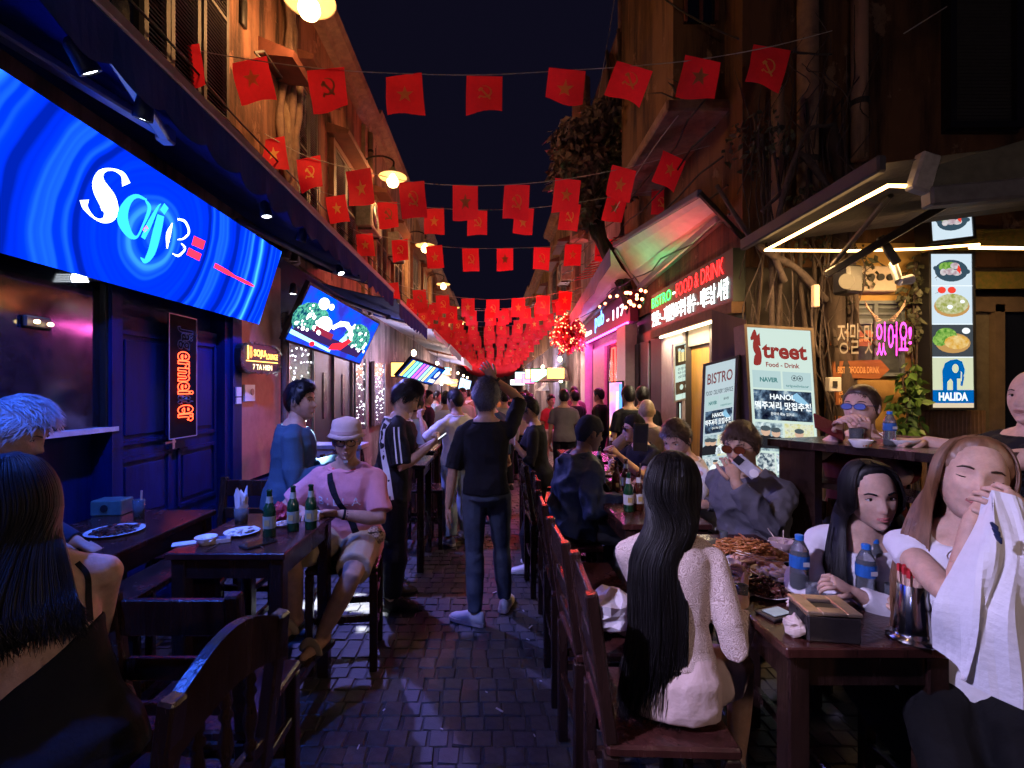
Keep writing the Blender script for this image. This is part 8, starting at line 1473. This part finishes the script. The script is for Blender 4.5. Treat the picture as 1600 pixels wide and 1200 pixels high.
# ---------------------------------------------------------------- passers-by farther off
far = [(-1.05, 6.5, 60, .80, LBLU, 'm', 'man in a pale blue shirt sitting at the left high tables, seen from behind', 1.72), (1.14, 9.4, 160, .87, REDT, 'r', 'woman in a red top and white skirt standing in the far street', 1.60), (1.16, 7.7, 10, .93, C('smoke', (.13, .11, .13)), 'm', 'person in a grey top standing behind the beanie man', 1.70), (1.55, 8.9, -30, .93, BLK, 'm', 'left of the dark figures crowding the pub door', 1.68), (1.95, 8.6, -60, .93, BLK, 'm', 'right of the dark figures crowding the pub door', 1.72), (1.75, 10.2, 200, .93, C('plum', (.12, .05, .07)), 'm', 'figure framed in the pub doorway facing out', 1.76),
       (-.02, 6.2, 150, .93, NVY, 'm', 'man half hidden between the raised arm and the woman in black', 1.70), (-.75, 7.6, 40, .93, WHT, 'm', 'person in white behind the man stretching his arm', 1.66), (-1.2, 8.6, 100, .93, BLK, 'm', 'dark figure by the striped television', 1.68), (.55, 9.0, 180, .9, C('cream_top', (.5, .42, .36)), 'm', 'figure in a cream top beyond the woman in black', 1.64), (.45, 10.8, 20, .93, BLK, 'm', 'dark figure walking away in the far street', 1.72), (-.4, 11.5, 190, .93, C('rust', (.3, .1, .06)), 'm', 'figure in a rust top walking towards the camera far off', 1.7), (-1.3, 10.8, 80, .93, LBLU, 'm', 'figure in pale blue at the far left bars', 1.66), (.9, 12.5, -60, .93, WHT, 'm', 'figure in white at the far right bars', 1.68), (-.55, 8.4, 170, .93, C('cream_tee', (.5, .46, .40)), 'm', 'figure in a cream tee beyond the man stretching his arm', 1.72), (-.15, 9.6, 30, .93, LBLU, 'm', 'figure in pale blue between the raised arm and far screens', 1.7), (.2, 8.0, -20, .93, C('ash_top', (.3, .28, .28)), 'm', 'figure in ash grey right behind the woman in black', 1.68), (-1.0, 9.9, 150, .93, WHT, 'm', 'figure in white beside the striped television', 1.66), (.75, 10.2, 100, .93, C('salmon_top', (.5, .2, .16)), 'm', 'figure in salmon near the red-topped woman', 1.62), (-.65, 12.6, 0, .93, WHT, 'm', 'small figure in white far along the left', 1.7), (.35, 13.2, 170, .93, C('mustard', (.4, .25, .06)), 'm', 'small figure in mustard far down the street', 1.68), (-.9, 14, 10, .93, BLK, 'm', 'dark figure far along on the left', 1.7), (.2, 15, 180, .93, C('teal_top', (.06, .2, .2)), 'm', 'figure in teal in the middle of the far street', 1.66), (.7, 17, 0, .93, NVY, 'm', 'farthest figure on the right', 1.72), (-.3, 18, 0, .93, BEIGE, 'm', 'farthest figure in the middle', 1.68)]
for (X, Yy, yw, hz_, tm, kd, lb, H) in far:
    sit = hz_ < .85; kw = dict(feet=(V((X + .3, Yy + .1, .3)), V((X + .3, Yy - .1, .3))), hands=(V((X + .35, Yy + .2, 1.08)), V((X + .35, Yy - .1, 1.08)))) if sit else {}
    r_ = random.Random(int(Yy * 10)); 
    if not sit: y0 = R(yw); f0 = V((math.sin(y0), math.cos(y0), 0)); q0 = V((math.cos(y0), -math.sin(y0), 0)); b0 = V((X, Yy, 0)); kw['hands'] = (b0 - q0 * .17 + f0 * .28 + V((0, 0, 1.15 * H / 1.72)), None) if r_.random() < .6 else (None, None); kw['feet'] = (b0 - q0 * .1 + f0 * r_.uniform(-.1, .15) + V((0, 0, .08)), b0 + q0 * .1 + V((0, 0, .08)))
    person(lb, H, yw, (X, Yy, (.9 if sit else .925) * (1 if sit else H / 1.72) - (.1 if sit else 0)), sk=SK_M, fem=kd == 'r', head=(r_.uniform(-15, 15), r_.uniform(0, 15), 0), top=dict(mat=tm, sleeve=r_.choice((.7, 1.9)) if not sit else 1.9, fit=.022), bottom=dict(mat=C('white_skirt', (.6, .5, .48)), len=.45, fit=.05, name='skirt') if kd == 'r' else dict(mat=r_.choice((NVY, BLK, JEANG)), fit=.018), shoes=SHK if Yy < 12 else None, hair=dict(mat=HAIRK, th=.02, n=120), vox=.018 if Yy < 9 else .024, face=0 if Yy > 6.6 else 1, group='passers-by and drinkers farther off')
bpy.data.scenes.remove(TS)
for m in list(bpy.data.meshes):
    if not m.users: bpy.data.meshes.remove(m)
